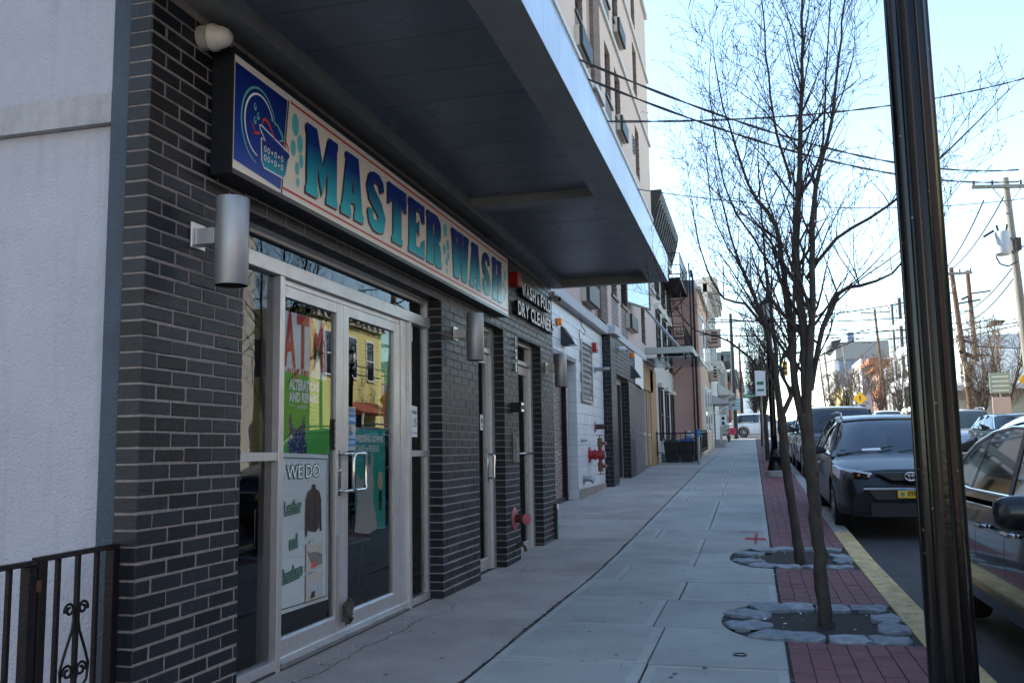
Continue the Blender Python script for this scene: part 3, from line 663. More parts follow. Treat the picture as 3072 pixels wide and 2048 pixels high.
# sticker on the first side door
o = thing('door_sticker', 'small white hand symbol sticker on the narrow door glass', 'sticker', (RX, 8.62, 1.45))
mb = MB(); mb.box(RX - .025, RX - .0235, 8.565, 8.665, 1.37, 1.52); obj('paper', mb, M['paper'], o)
mb = MB(); mb.prism(ellipse(8.62, 1.46, .026, .03, 12), fx(RX - .0225), 0, 0); mb.box(RX - .0232, RX - .0226, 8.58, 8.65, 1.395, 1.4); mb.box(RX - .0232, RX - .0226, 8.58, 8.65, 1.41, 1.415); obj('hand_print', mb, M['black'], o)
# ---------------- canopy
CX, CZ, CYA, CYB = -.947, 3.24, 2.9, 11.42
mb = MB()
mb.box(FX + .001, FX + .16, CYA, CYB, CZ, CZ + .12)                    # wall beam
mb.box(CX - .24, CX - .004, CYA, CYB, CZ + .004, CZ + .10)             # front beam underside
mb.box(FX + .161, CX - .241, CYB - .10, CYB - .001, CZ + .001, CZ + .12); mb.box(FX + .161, CX - .241, 7.36, 7.55, CZ + .03, CZ + .12); mb.box(FX + .161, CX - .241, CYA, CYA + .1, CZ, CZ + .12)
cn = obj('canopy', mb, M['beam'], bld)
mb = MB(); mb.box(FX, CX - .01, CYA, CYB - .004, CZ + .13, CZ + .31); obj('canopy_deck', mb, M['soffit'], bld)
y = CYA + .1
while y < CYB - .11:
    y1 = min(y + .435, CYB - .101)
    if y < 7.36 < y1: y1 = 7.36
    if 7.36 <= y < 7.55: y = 7.551; continue
    m1 = MB(); m1.brick(0, 0.001, 0, .001, 0, .001); m1 = MB()
    m1.hexa([(FX + .162, y + .001, CZ + .128), (CX - .242, y + .001, CZ + .128), (CX - .242, y1 - .001, CZ + .128), (FX + .162, y1 - .001, CZ + .128)],
            [(FX + .162, y + .004, CZ + .104), (CX - .242, y + .004, CZ + .104), (CX - .242, y1 - .004, CZ + .104), (FX + .162, y1 - .004, CZ + .104)])
    obj('soffit_board', m1, M['soffit'], cn); y = y1
fj = [CYA, 5.55, 8.2, 9.9, CYB]
for a, b in zip(fj, fj[1:]):
    m1 = MB(); m1.box(CX - .003, CX, a + .0015, b - .0015, CZ, CZ + .325); obj('fascia_panel', m1, M['fascia'], cn)
mb = MB(); mb.box(FX, CX - .003, CYB - .001, CYB + .002, CZ, CZ + .32); mb.box(CX - .02, CX + .002, CYA, CYB, CZ + .3255, CZ + .335); obj('fascia_trim', mb, M['fascia'], cn)
mb = MB(); mb.prism([(-1.22, 9.93), (-1.17, 9.85), (-1.13, 9.86), (-1.05, 10.12), (-1.10, 10.2), (-1.2, 10.1)], lambda u, v, w: (u, v, CZ + .1035 + w), 0, .0004); obj('vent_opening', mb, M['leather'], cn)

# ================================================================== THINGS ON THE SHOPFRONT
# ---- the big sign
SX = -2.32; S0, S1, SZ0, SZ1 = 3.69, 8.72, 2.515, 3.078
sg = thing('shop_sign', 'long light box sign reading MASTER WASH in blue letters with a laundry basket logo', 'sign', (FX, 6.2, 2.8))
mb = MB(); mb.box(FX + .004, SX - .012, S0, S1, SZ0 - .022, SZ1 + .03); mb.box(SX - .012, SX + .004, S0 - .004, S1 + .004, SZ0 - .026, SZ0 - .001); mb.box(SX - .012, SX + .004, S0 - .004, S1 + .004, SZ1 + .001, SZ1 + .034); mb.box(SX - .0121, SX + .003, S0 - .0045, S0 - .0001, SZ0 - .0259, SZ1 + .0339)
mb.box(SX - .012, SX + .0041, S1 + .0002, S1 + .0042, SZ0 - .026, SZ1 + .034)
obj('sign_case', mb, mat('sign_case_black', (.012, .013, .016), .3, noise=.3, nscale=12), sg)
mb = MB(); mb.box(SX - .0119, SX, S0, 6.18, SZ0, SZ1); mb.box(SX - .0119, SX, 6.183, S1, SZ0, SZ1); obj('sign_panel', mb, M['cream'], sg)
e = SX + .0012
mb = MB(); mb.add([(e, S0 + .01, SZ0 + .045), (e, 4.145, SZ0 + .018), (e, 4.205, SZ1 - .04), (e, S0 + .01, SZ1 - .035)], [(0, 1, 2, 3)]); obj('logo_panel', mb, M['blue'], sg, fixn=False)
mb = MB(); ribbon(mb, [(4.155, SZ0 + .0), (4.218, SZ1 - .035)], .012, e + .0006); obj('divider_line', mb, M['navy'], sg, fixn=False)
mb = MB(); ribbon(mb, [(4.24, SZ1 - .036), (S1 - .03, SZ1 - .036)], .013, e); ribbon(mb, [(4.17, SZ0 + .036), (S1 - .03, SZ0 + .036)], .013, e); obj('red_line', mb, M['red'], sg, fixn=False, stuff=False)
e += .0008
def arc(cy, cz, a, b, t0, t1, w, m, n=26, nm='ring'):
    mb = MB(); p = ellipse(cy, cz, a, b, n, t0, t1); ww = [w * max(.15, sin(pi * (.08 + .84 * i / (len(p) - 1)))) ** .5 for i in range(len(p))]; ribbon(mb, p, ww, e); obj(nm, mb, m, sg, fixn=False)
arc(3.925, 2.795, .165, .195, radians(18), radians(262), .013, M['teal2'])
arc(3.93, 2.80, .14, .16, radians(25), radians(262), .012, M['paper'])
for (cy, cz) in ((3.885, 2.885), (3.915, 2.845), (3.885, 2.815)):
    mb = MB(); mb.prism(ellipse(cy, cz, .013, .02, 14), fx(e), 0, 0); obj('bubble', mb, M['teal2'], sg); mb = MB(); mb.prism(ellipse(cy + .002, cz + .006, .007, .010, 12), fx(e + .0005), 0, 0); obj('bubble_shade', mb, M['blue'], sg)
mb = MB(); bk = [(3.945, 2.745), (3.95, 2.63), (3.975, 2.60), (4.17, 2.60), (4.195, 2.63), (4.215, 2.715), (4.235, 2.735), (4.225, 2.755)]; mb.prism(bk, fx(e + .0002), 0, 0); obj('basket', mb, gradmat('basket_gradient', (.01, .40, .50), (.01, .03, .24), 2.60, 2.72), sg)
mb = MB(); ribbon(mb, [(3.945, 2.745), (3.95, 2.63), (3.975, 2.60), (4.17, 2.60), (4.185, 2.615)], .008, e + .0008)
ribbon(mb, [(3.945, 2.745), (3.985, 2.74), (3.935, 2.785), (3.925, 2.805), (3.94, 2.81), (4.225, 2.755)], .008, e + .0008)
for r_ in range(2):
    for c_ in range(6):
        cy, cz = 3.985 + .034 * c_, 2.70 - .045 * r_; p = ellipse(cy, cz, .010, .014, 12)
        if c_ in (2, 4): mb.prism(ellipse(cy, cz, .007, .008, 8), fx(e + .0008), 0, 0)
        else: ribbon(mb, p + [p[0]], .005, e + .0008)
obj('basket_outline', mb, M['paper'], sg, fixn=False)
mb = MB(); ribbon(mb, [(3.845, 2.80), (3.87, 2.775), (3.885, 2.75), (3.86, 2.735)], [.002, .01, .012, .002], e + .001); ribbon(mb, [(3.88, 2.755), (3.905, 2.755), (3.93, 2.765)], [.01, .016, .012], e + .001)
ribbon(mb, [(3.95, 2.815), (3.96, 2.845), (3.985, 2.855), (4.02, 2.84), (4.06, 2.80), (4.08, 2.77)], [.004, .014, .018, .016, .01, .002], e + .001); ribbon(mb, [(4.17, 2.79), (4.195, 2.80), (4.215, 2.785), (4.222, 2.76)], [.004, .014, .012, .006], e + .001)
obj('red_swirl', mb, M['red'], sg, fixn=False)
mb = MB(); ribbon(mb, [(4.03, 2.872), (4.10, 2.865), (4.15, 2.83), (4.16, 2.80), (4.12, 2.785)], [.002, .012, .02, .018, .003], e + .001); obj('teal_swirl', mb, M['teal2'], sg, fixn=False)
for (cy, cz, a, b) in ((4.295, 2.935, .038, .062), (4.35, 2.845, .031, .052), (4.275, 2.80, .028, .046), (4.365, 2.755, .024, .040), (4.32, 2.70, .024, .036), (4.33, 2.625, .017, .028), (6.78, 2.93, .045, .055), (6.84, 2.82, .04, .045), (6.755, 2.77, .035, .04), (6.855, 2.735, .03, .036), (6.81, 2.68, .03, .034), (6.815, 2.605, .02, .024), (8.60, 2.89, .035, .055), (8.55, 2.79, .03, .045), (8.62, 2.74, .028, .04), (8.57, 2.67, .022, .03)):
    mb = MB(); mb.prism(ellipse(cy, cz, a, b, 20), fx(e), 0, 0); obj('bubble', mb, M['teal'], sg)
LT = {'M': ([(0, 0), (0, .1), (.03, .14), (.03, .86), (0, .9), (0, 1), (.32, 1), (.52, .50), (.70, 1), (1, 1), (1, .9), (.97, .86), (.97, .14), (1, .1), (1, 0), (.63, 0), (.63, .1), (.66, .14), (.66, .48), (.5, .06), (.34, .48), (.34, .14), (.37, .1), (.37, 0)], []),
      'A': ([(0, 0), (0, .12), (.06, .16), (.24, .9), (.2, .93), (.2, 1), (.76, 1), (.94, .16), (1, .12), (1, 0), (.58, 0), (.58, .12), (.62, .15), (.6, .24), (.42, .24), (.4, .15), (.44, .12), (.44, 0)], [[(.46, .4), (.5, .66), (.56, .4)]]),
      'T': ([(0, .62), (0, 1), (1, 1), (1, .62), (.84, .66), (.72, .78), (.72, .14), (.78, .1), (.78, 0), (.22, 0), (.22, .1), (.28, .14), (.28, .78), (.16, .66)], []),
      'E': ([(0, 0), (0, .1), (.04, .14), (.04, .86), (0, .9), (0, 1), (1, 1), (1, .66), (.84, .68), (.72, .84), (.46, .84), (.46, .6), (.58, .6), (.62, .66), (.66, .66), (.66, .38), (.62, .38), (.58, .44), (.46, .44), (.46, .16), (.72, .16), (.84, .32), (1, .36), (1, 0)], []),
      'R': ([(0, 0), (0, .1), (.04, .14), (.04, .86), (0, .9), (0, 1), (.7, 1), (.9, .92), (.95, .8), (.95, .62), (.88, .52), (.78, .49), (.9, .42), (.94, .3), (.94, .14), (1, .1), (1, 0), (.6, 0), (.54, .08), (.54, .36), (.48, .4), (.44, .4), (.44, .14), (.48, .1), (.48, 0)], [[(.44, .57), (.44, .83), (.55, .83), (.55, .57)]]),
      'W': ([(0, 1), (0, .9), (.04, .86), (.14, 0), (.42, 0), (.5, .42), (.58, 0), (.86, 0), (.96, .86), (1, .9), (1, 1), (.68, 1), (.68, .9), (.71, .86), (.68, .5), (.62, .86), (.66, .9), (.66, 1), (.34, 1), (.34, .9), (.38, .86), (.32, .5), (.29, .86), (.32, .9), (.32, 1)], []),
      'H': ([(0, 0), (0, .1), (.04, .14), (.04, .86), (0, .9), (0, 1), (.46, 1), (.46, .9), (.42, .86), (.42, .6), (.58, .6), (.58, .86), (.54, .9), (.54, 1), (1, 1), (1, .9), (.96, .86), (.96, .14), (1, .1), (1, 0), (.54, 0), (.54, .1), (.58, .14), (.58, .42), (.42, .42), (.42, .14), (.46, .1), (.46, 0)], [])}
def letS(n=30):
    c = [(.80, .72), (.76, .84), (.62, .90), (.42, .90), (.24, .84), (.20, .72), (.26, .60), (.46, .51), (.68, .41), (.80, .28), (.74, .15), (.58, .10), (.38, .10), (.24, .16), (.20, .28), (.20, .34)]
    w = [.26, .28, .24, .24, .30, .38, .38, .36, .36, .38, .40, .26, .24, .26, .30, .3]
    return c, w
for (ch, y0, y1) in (('M', 4.42, 4.815), ('A', 4.86, 5.19), ('S', 5.235, 5.55), ('T', 5.585, 5.93), ('E', 5.97, 6.30), ('R', 6.345, 6.69), ('W', 6.93, 7.41), ('A', 7.415, 7.77), ('S', 7.80, 8.09), ('H', 8.14, 8.475)):
    z0, z1 = 2.598, 2.998; w_ = y1 - y0
    for lay, (dy, dz, xx, mt, nm) in enumerate(((-.020, -.016, e + .0002, M['navy'], 'letter_shadow'), (.0035, -.003, e + .0007, M['red'], 'letter_edge'), (0, 0, e + .0012, M['grad'], 'letter'))):
        mb = MB(); F = lambda u, v, w, dy=dy, dz=dz, xx=xx: (xx, y0 + dy + u * w_, z0 + dz + v * (z1 - z0))
        if ch == 'S':
            c, ww = letS(); P = [(y0 + dy + u * w_, z0 + dz + v * (z1 - z0)) for u, v in c]; ribbon(mb, P, [q * w_ * (1 if 3 < i < 13 else .9) for i, q in enumerate(ww)], xx)
            mb.box(xx - .0001, xx, y0 + dy + .66 * w_, y0 + dy + .93 * w_, z0 + dz + .4 * .66, z0 + dz + .4 * .78) if False else None
        else: mb.prism(LT[ch][0], F, 0, 0, holes=LT[ch][1])
        obj(nm, mb, mt, sg, fixn=False)
# ---- cylinder wall lights
def make_light(y):
    t = thing('wall_light', '', 'wall light', (FX, y, 2.13), 'cylinder wall lights on the brick front')
    mb = MB(); n = 32; x = -2.255
    mb.lathe([(.073, 1.93), (.0745, 1.932), (.0745, 2.332), (.073, 2.335)], (x, y, 0), (0, 0, 1), n); mb.f = mb.f[:-2]; mb.m = mb.m[:-2]
    obj('cylinder_shade', mb, M['cyl'], t, smooth=True, auto=40)
    mb = MB(); mb.lathe([(.0705, 1.931), (.0705, 2.0), (.0705, 2.25), (.0705, 2.334)], (x, y, 0), (0, 0, 1), n); mb.f = mb.f[:-2]; mb.box(x - .045, x + .045, y - .045, y + .045, 2.02, 2.22); obj('lamp_holder', mb, M['dark_in'], t)
    mb = MB(); mb.box(FX + .001, FX + .012, y - .055, y + .055, 2.11, 2.23); obj('wall_plate', mb, M['alu'], t, bevel=.003)
    mb = MB(); mb.box(FX + .0125, x - .073, y - .032, y + .032, 2.125, 2.20); obj('bracket_arm', mb, M['alu'], t, bevel=.002)
    return t
l0 = make_light(3.60)
for i, y in enumerate((3.60, 7.36, 10.93)):
    t = l0 if i == 0 else copy_tree(l0); t.location.y = y
    t['label'] = ['large near silver cylinder wall light on the first brick pier', 'silver cylinder wall light between the double doors and first narrow door', 'silver cylinder wall light beside the roller grille, last of the row'][i]
# ---- emergency globe lamp under the canopy
t = thing('security_lamp', 'off white bulbous security lamp high on the brick under the canopy', 'lamp', (FX, 3.60, 3.10))
mb = MB(); mb.lathe([(.058, 0), (.058, .045), (.05, .05)], (FX + .002, 3.60, 3.13), (1, 0, -.05), 20); obj('lamp_base', mb, mat('aged_cream_plastic', (.42, .38, .33), .5, noise=.3, nscale=20), t, smooth=True, auto=40)
mb = MB(); mb.lathe([(.055, .046), (.064, .05), (.064, .072), (.055, .085), (.05, .11), (.038, .135), (.018, .15)], (FX + .002, 3.60, 3.13), (1, .1, -.05), 20); obj('lamp_globe', mb, mat('frosted_cream', (.52, .48, .42), .3), t, smooth=True, auto=40)
# ---- fire alarm strobe, raised letters, numbers
t = thing('fire_alarm', 'red fire alarm box with strobe right of the big sign', 'alarm', (FX, 9.3, 2.98))
mb = MB(); mb.box(FX + .002, FX + .11, 9.17, 9.35, 2.90, 3.045); obj('alarm_box', mb, M['redbox'], t, bevel=.006); mb = MB(); mb.lathe([(.02, 0), (.024, .01), (.018, .03), (.006, .035)], (FX + .07, 9.35, 2.965), (0, 1, 0), 12); obj('strobe', mb, M['white'], t, smooth=True)
t = thing('raised_lettering', 'raised white letters reading WASH & FOLD DRY CLEANERS on the brick', 'lettering', (FX, 10.3, 2.8))
def raised(s, y0, y1, z, h, t):
    wd = {'W': 1.35, 'M': 1.3, '&': .75, ' ': .45, 'I': .5, 'L': .85, 'E': .85, 'F': .85}
    tot = sum(wd.get(c, 1) for c in s); y = y0
    for c in s:
        w = wd.get(c, 1) * (y1 - y0) / tot
        if c != ' ':
            hh = h * (.72 if c == '&' else 1)
            me = text_mesh(c, hh / .70, sx=1, extrude=.022, bold=.006, mats=[M['white'], M['plastic']])
            xs = [v.co.x for v in me.vertices]; k = (w * .86) / max(1e-3, max(xs) - min(xs)); me.transform(Matrix.Translation((-min(xs), 0, 0))); me.transform(Matrix.Diagonal((k, 1, 1, 1)))
            me.transform(Matrix.Translation(Vector((FX + .032, y + w * .05, z)) - Vector(BASE[t.name])) @ MX); o = bpy.data.objects.new('letter', me); link(o, t)
            mb = MB()   # serif feet
        y += w
raised('WASH & FOLD', 9.56, 11.05, 2.866, .145, t); raised('DRY CLEANERS', 9.38, 11.24, 2.625, .150, t)
t = thing('house_number', 'metal house number 128 standing off the brick beside the narrow door', 'number', (FX, 9.36, 2.2))
for ch, z in (('1', 2.272), ('2', 2.138), ('8', 2.0)):
    text('digit', ch, (FX + .022, 9.325, z), .142, [M['steel'], M['plastic']], t, sx=.8, extrude=.006, bold=.002)
    mb = MB(); mb.tube([(FX, 9.35, z + .02), (FX + .02, 9.35, z + .02)], .004, 5); mb.tube([(FX, 9.36, z + .08), (FX + .02, 9.36, z + .08)], .004, 5); obj('stand_off', mb, M['plastic'], t)
t = thing('camera_box', 'black box with chrome face mounted between the narrow doors', 'box', (FX, 9.3, 1.6))
mb = MB(); mb.box(FX + .001, FX + .10, 9.22, 9.33, 1.565, 1.665); obj('case', mb, M['black'], t, bevel=.003); mb = MB(); mb.box(FX + .10, FX + .112, 9.225, 9.325, 1.568, 1.662); obj('face_plate', mb, M['chrome'], t, bevel=.004); mb = MB(); mb.box(FX + .1122, FX + .118, 9.25, 9.30, 1.59, 1.64); obj('lens', mb, M['black'], t, bevel=.003)
t = thing('intercom', 'tall steel intercom panel with buttons between the narrow doors', 'intercom', (FX, 9.3, 1.2))
mb = MB(); mb.box(FX + .001, FX + .045, 9.255, 9.355, 1.045, 1.355); obj('housing', mb, M['alu_d'], t, bevel=.003)
for k in range(9): mb = MB(); mb.lathe([(.007, 0), (.007, .005)], (FX + .045, 9.315, 1.09 + .024 * k), (1, 0, 0), 8); obj('button', mb, M['steel'], t)
mb = MB(); mb.box(FX + .0452, FX + .047, 9.27, 9.34, 1.30, 1.345); obj('speaker_slot', mb, M['plastic'], t)
t = thing('standpipe', 'faded red standpipe cap on round flange low on the middle brick pier', 'standpipe', (FX, 9.27, .47))
mb = MB(); mb.lathe([(.118, 0), (.118, .006), (.10, .012), (.05, .016)], (FX + .001, 9.27, .465), (1, 0, 0), 24); obj('flange', mb, M['pinkred'], t, smooth=True, auto=30)
mb = MB(); mb.lathe([(.045, .012), (.042, .05), (.048, .06), (.048, .085)], (FX, 9.27, .465), (1, 0, 0), 16); mb.tube([(FX + .07, 9.27, .465), (FX + .12, 9.25, .46)], .05, 14); obj('pipe_body', mb, M['rust'], t, smooth=True, auto=40)
mb = MB(); mb.lathe([(.052, 0), (.055, .01), (.055, .04), (.03, .045), (.03, .05), (.008, .052)], (FX + .115, 9.255, .462), (.8, -.6, -.03), 18)
for k in range(4): a = pi / 2 * k; mb.box(FX + .15, FX + .165, 9.235 + .05 * cos(a) - .006, 9.235 + .05 * cos(a) + .006, .46 + .05 * sin(a) - .006, .46 + .05 * sin(a) + .006)
obj('cap', mb, M['pinkred'], t, smooth=True, auto=40)
t = thing('wall_spigot', 'small brass spigot at the foot of the middle brick pier', 'spigot', (FX, 9.4, .17))
mb = MB(); mb.tube([(FX, 9.4, .185), (FX + .05, 9.4, .185), (FX + .075, 9.41, .16), (FX + .08, 9.42, .12)], [.02, .018, .017, .02], 10); mb.lathe([(.024, 0), (.03, .006), (.024, .012)], (FX + .045, 9.4, .205), (.2, 0, 1), 12); mb.tube([(FX + .045, 9.4, .18), (FX + .045, 9.4, .21)], .008, 8); mb.lathe([(.03, 0), (.03, .005)], (FX, 9.4, .185), (1, 0, 0), 12)
obj('spigot_body', mb, mat('old_brass', (.09, .075, .045), .6, metal=.5, noise=.4, nscale=30), t, smooth=True, auto=40)
t = thing('wall_meter', 'narrow green and grey meter strip at the corner of the last brick pier', 'meter', (FX, 11.3, .4))
mb = MB(); mb.box(FX + .001, FX + .03, 11.24, 11.30, .06, .50); obj('case', mb, M['grille'], t, bevel=.004); mb = MB(); mb.lathe([(.035, 0), (.038, .01), (.03, .02)], (FX + .03, 11.27, .46), (1, 0, 0), 16); obj('dial', mb, M['white'], t); mb = MB(); mb.box(FX + .031, FX + .034, 11.25, 11.29, .12, .36); obj('green_label', mb, M['signg'], t)
t = thing('bullet_camera', 'white bullet camera at the far end of the metal canopy', 'camera', (FX, 11.38, 3.12))
mb = MB(); mb.tube([(FX + .02, 11.42, 3.12), (FX + .10, 11.36, 3.09)], .036, 14); mb.box(FX, FX + .03, 11.38, 11.46, 3.09, 3.20); obj('camera_body', mb, M['offwhite'], t, smooth=True, auto=40); mb = MB(); mb.lathe([(.028, 0), (.026, .003)], (FX + .10, 11.36, 3.09), (.8, -.6, -.3), 14); obj('lens', mb, M['black'], t)
# ---------------- posters inside the glass (just behind it)
PXx = RX - .033
def sheet(name, label, pts, m, cat='poster', x=PXx, wob=.003):
    t = thing(name, label, cat, (x, sum(p[0] for p in pts) / 4, min(p[1] for p in pts)))
    mb = MB(); n = 8; g = []
    (a, b, c, d) = pts   # bl, br, tr, tl
    for j in range(n + 1):
        r = []
        for i in range(n + 1):
            u, v = i / n, j / n; y = (1 - u) * (1 - v) * a[0] + u * (1 - v) * b[0] + u * v * c[0] + (1 - u) * v * d[0]; z = (1 - u) * (1 - v) * a[1] + u * (1 - v) * b[1] + u * v * c[1] + (1 - u) * v * d[1]
            r.append((x - .002 + wob * sin(7 * u + 3 * v) * .5, y, z))
        g.append(r)
    mb.grid(g); obj('sheet', mb, m, t, smooth=True, fixn=False); return t
E_ = .0028
t = sheet('atm_poster', 'white poster with red letters ATM AVAILABLE high in the left door', [(4.70, 1.55), (5.27, 1.52), (5.25, 2.0), (4.675, 2.0)], M['paper'], x=PXx - .006)
xx = PXx - .006 + E_
for ch, y, s in (('A', 4.705, .43), ('T', 4.865, .43), ('M', 5.035, .43)):
    me = text_mesh(ch, .315 / .70, bold=.009, mats=[M['p_red']]); xs = [v.co.x for v in me.vertices]; me.transform(Matrix.Translation((-min(xs), 0, 0))); me.transform(Matrix.Diagonal(((.145 if ch != 'M' else .19) / (max(xs) - min(xs)), 1, 1, 1)))
    me.transform(Matrix.Translation(Vector((xx, y, 1.68)) - Vector(BASE[t.name])) @ MX); link(bpy.data.objects.new('letter', me), t)
text('printed_word', 'AVAILABLE', (xx, 4.74, 1.60), .095, [M['p_red']], t, sx=.66, bold=.003)
t = sheet('alterations_poster', 'bright green poster with polka dot dress reading ALTERATIONS AND REPAIRS', [(4.70, 1.165), (5.30, 1.165), (5.28, 1.62), (4.705, 1.645)], M['p_green'])
xx = PXx + E_
text('printed_word', 'ALTERATIONS', (xx, 4.765, 1.545), .083, [M['paper']], t, sx=.70, bold=.005); text('printed_word', 'AND REPAIRS', (xx, 4.765, 1.475), .075, [M['paper']], t, sx=.80, bold=.004); text('printed_word', 'available', (xx, 4.86, 1.435), .045, [M['paper']], t, sx=.8, shear=.4)
mb = MB(); mb.prism([(4.775, 1.168), (4.76, 1.24), (4.775, 1.29), (4.765, 1.35), (4.775, 1.40), (4.79, 1.40), (4.80, 1.345), (4.86, 1.31), (4.93, 1.345), (4.945, 1.395), (4.955, 1.395), (4.965, 1.33), (4.96, 1.27), (4.985, 1.21), (4.985, 1.168)], fx(xx), 0, 0); obj('printed_dress', mb, M['dot'], t)
mb = MB(); ribbon(mb, [(4.76, 1.455), (4.84, 1.448)], .003, xx); ribbon(mb, [(5.03, 1.43), (5.12, 1.43)], .003, xx); obj('printed_line', mb, M['paper'], t, fixn=False)
t = sheet('cleaning_poster', 'tall white poster reading WE DO Leather and Sneakers with jacket picture', [(4.655, .285), (5.275, .275), (5.27, 1.16), (4.65, 1.178)], M['paper'], x=PXx + .007, wob=.004)
xx = PXx + .0105
mb = MB(); b_ = [(4.68, .31), (5.25, .30), (5.245, 1.135), (4.675, 1.15), (4.68, .31)]; ribbon(mb, b_[:2], .006, xx); ribbon(mb, b_[1:3], .006, xx); ribbon(mb, b_[2:4], .006, xx); ribbon(mb, b_[3:], .006, xx); obj('printed_border', mb, M['p_dgreen'], t, fixn=False)
def outlined(s, y, z, size, sx, rot=0, inner='paper', sp=1):
    text('printed_word', s, (xx, y, z), size, [M['p_dgreen']], t, sx=sx, bold=size * .06, rot=rot, space=sp); text('printed_word_fill', s, (xx + .0006, y, z), size, [M[inner]], t, sx=sx, bold=size * .0, rot=rot, space=sp)
M['pale_green'] = mat('print_pale_green', (.13, .24, .19), .5)
outlined('WE DO', 4.735, 1.03, .105, 1.16); outlined('Leather', 4.71, .825, .105, .62, .05, 'pale_green'); outlined('and', 4.775, .63, .105, .66, .05, 'pale_green'); outlined('Sneakers', 4.69, .445, .112, .62, .08, 'pale_green')
mb = MB(); mb.prism([(4.965, .685), (4.97, .90), (4.995, .945), (5.04, .96), (5.045, .985), (5.085, .985), (5.09, .96), (5.14, .94), (5.165, .89), (5.175, .70), (5.15, .70), (5.14, .84), (5.135, .72), (5.11, .71), (5.095, .70), (5.0, .715), (5.0, .83), (4.985, .685)], fx(xx), 0, 0); obj('printed_jacket', mb, M['leather'], t)
mb = MB(); ribbon(mb, [(5.085, .97), (5.09, .72)], .012, xx + .0004); obj('printed_zip', mb, M['navy'], t, fixn=False)
for (z0, z1, w, mm) in ((.475, .64, 'Before', M['shoe']), (.305, .46, 'After', mat('printed_clean_shoe', (.42, .45, .52), .6, noise=.3, nscale=20))):
    mb = MB(); mb.prism([(4.975, z0), (5.19, z0 + .008), (5.19, z1), (4.975, z1)], fx(xx), 0, 0); obj('printed_photo', mb, M['photo_bg'], t)
    mb = MB(); mb.prism([(4.985, z1 - .04), (5.02, z1 - .055), (5.10, z1 - .055), (5.185, z0 + .085), (5.185, z0 + .03), (5.10, z0 + .02), (5.03, z0 + .05)], fx(xx + .0005), 0, 0); obj('printed_shoe', mb, mm, t)
    mb = MB(); mb.prism([(5.03, z0 + .012), (5.09, z0 + .014), (5.09, z0 + .05), (5.05, z0 + .05)], fx(xx + .0009), 0, 0); obj('printed_lace', mb, M['p_red'] if w == 'Before' else M['leather'], t)
    text('printed_word', w, (xx + .001, 5.02, z1 - .012 if w == 'Before' else z1 + .008), .042, [M['p_dgreen']], t, sx=.9, bold=.0022); text('printed_word_fill', w, (xx + .0015, 5.02, z1 - .012 if w == 'Before' else z1 + .008), .042, [M['paper']], t, sx=.9)
t = sheet('gown_poster', 'teal poster reading WEDDING GOWNS CLEANED and PRESERVED in the right door', [(5.69, .66), (6.20, .625), (6.20, 1.33), (5.66, 1.33)], M['p_teal'])
xx = PXx + E_
text('printed_word', 'WEDDING GOWNS', (xx, 5.675, 1.243), .064, [M['paper']], t, sx=.83, bold=.003); text('printed_word', 'CLEANED and PRESERVED', (xx, 5.675, 1.175), .064, [M['paper']], t, sx=.56, bold=.001)
mb = MB(); mb.prism([(5.665, .645), (5.70, .78), (5.71, .86), (5.69, .95), (5.67, 1.0), (5.70, 1.03), (5.78, .985), (5.86, 1.05), (5.93, 1.10), (5.92, 1.16), (5.96, 1.17), (5.99, 1.13), (5.965, 1.05), (5.985, .95), (5.97, .86), (6.02, .74), (6.05, .64), (5.9, .615)], fx(xx), 0, 0); obj('printed_gown', mb, M['gown'], t)
mb = MB(); mb.prism(ellipse(6.10, .97, .05, .07, 14), fx(xx), 0, 0); obj('printed_bouquet', mb, M['flower'], t); mb = MB(); mb.prism([(6.09, .77), (6.13, .76), (6.13, .90), (6.09, .90)], fx(xx + .0003), 0, 0); obj('printed_stems', mb, M['leather'], t)
t = sheet('fashion_poster', 'narrow green poster edge reading REPAIR EXPERTS in the right door', [(6.08, 1.335), (6.27, 1.335), (6.27, 2.03), (6.10, 2.04)], M['p_green'], x=PXx - .005)
text('printed_word', 'OUR', (PXx - .0015, 6.13, 1.86), .075, [M['paper']], t, sx=.75); text('printed_word', 'TS', (PXx - .0015, 6.15, 1.77), .075, [M['paper']], t, sx=.9); mb = MB(); mb.prism([(6.11, 1.34), (6.25, 1.34), (6.24, 1.52), (6.26, 1.66), (6.13, 1.66), (6.14, 1.5)], fx(PXx - .0015), 0, 0); obj('printed_figure', mb, mat('printed_dark_red', (.16, .02, .03), .6), t)
t['label'] = 'narrow green poster edge with dark red figure high in the right door'
t = sheet('notice_sign', 'blue and white NOTICE NO MASK NO ENTRY sign above the door handle', [(5.515, 1.185), (5.675, 1.185), (5.675, 1.475), (5.515, 1.475)], M['paper'], 'notice', x=PXx + .006)
xx = PXx + .0092
for z0, z1 in ((1.36, 1.425), (1.215, 1.265)): mb = MB(); mb.box(xx - .001, xx, 5.518, 5.672, z0, z1); obj('printed_band', mb, M['p_blue'], t)
text('printed_word', 'NOTICE', (xx, 5.535, 1.438), .034, [M['p_blue']], t, sx=.9, bold=.0008); text('printed_word', 'NO MASK', (xx + .0006, 5.53, 1.38), .036, [M['paper']], t, sx=.8, bold=.0008); text('printed_word', 'NO ENTRY', (xx + .0006, 5.527, 1.228), .033, [M['paper']], t, sx=.8)
mb = MB(); mb.prism(ellipse(5.595, 1.315, .022, .034, 16), fx(xx), 0, 0); obj('printed_face', mb, mat('printed_skin', (.5, .28, .2), .6), t); mb = MB(); mb.prism(ellipse(5.595, 1.30, .023, .016, 14), fx(xx + .0005), 0, 0); obj('printed_mask', mb, M['p_blue'], t)
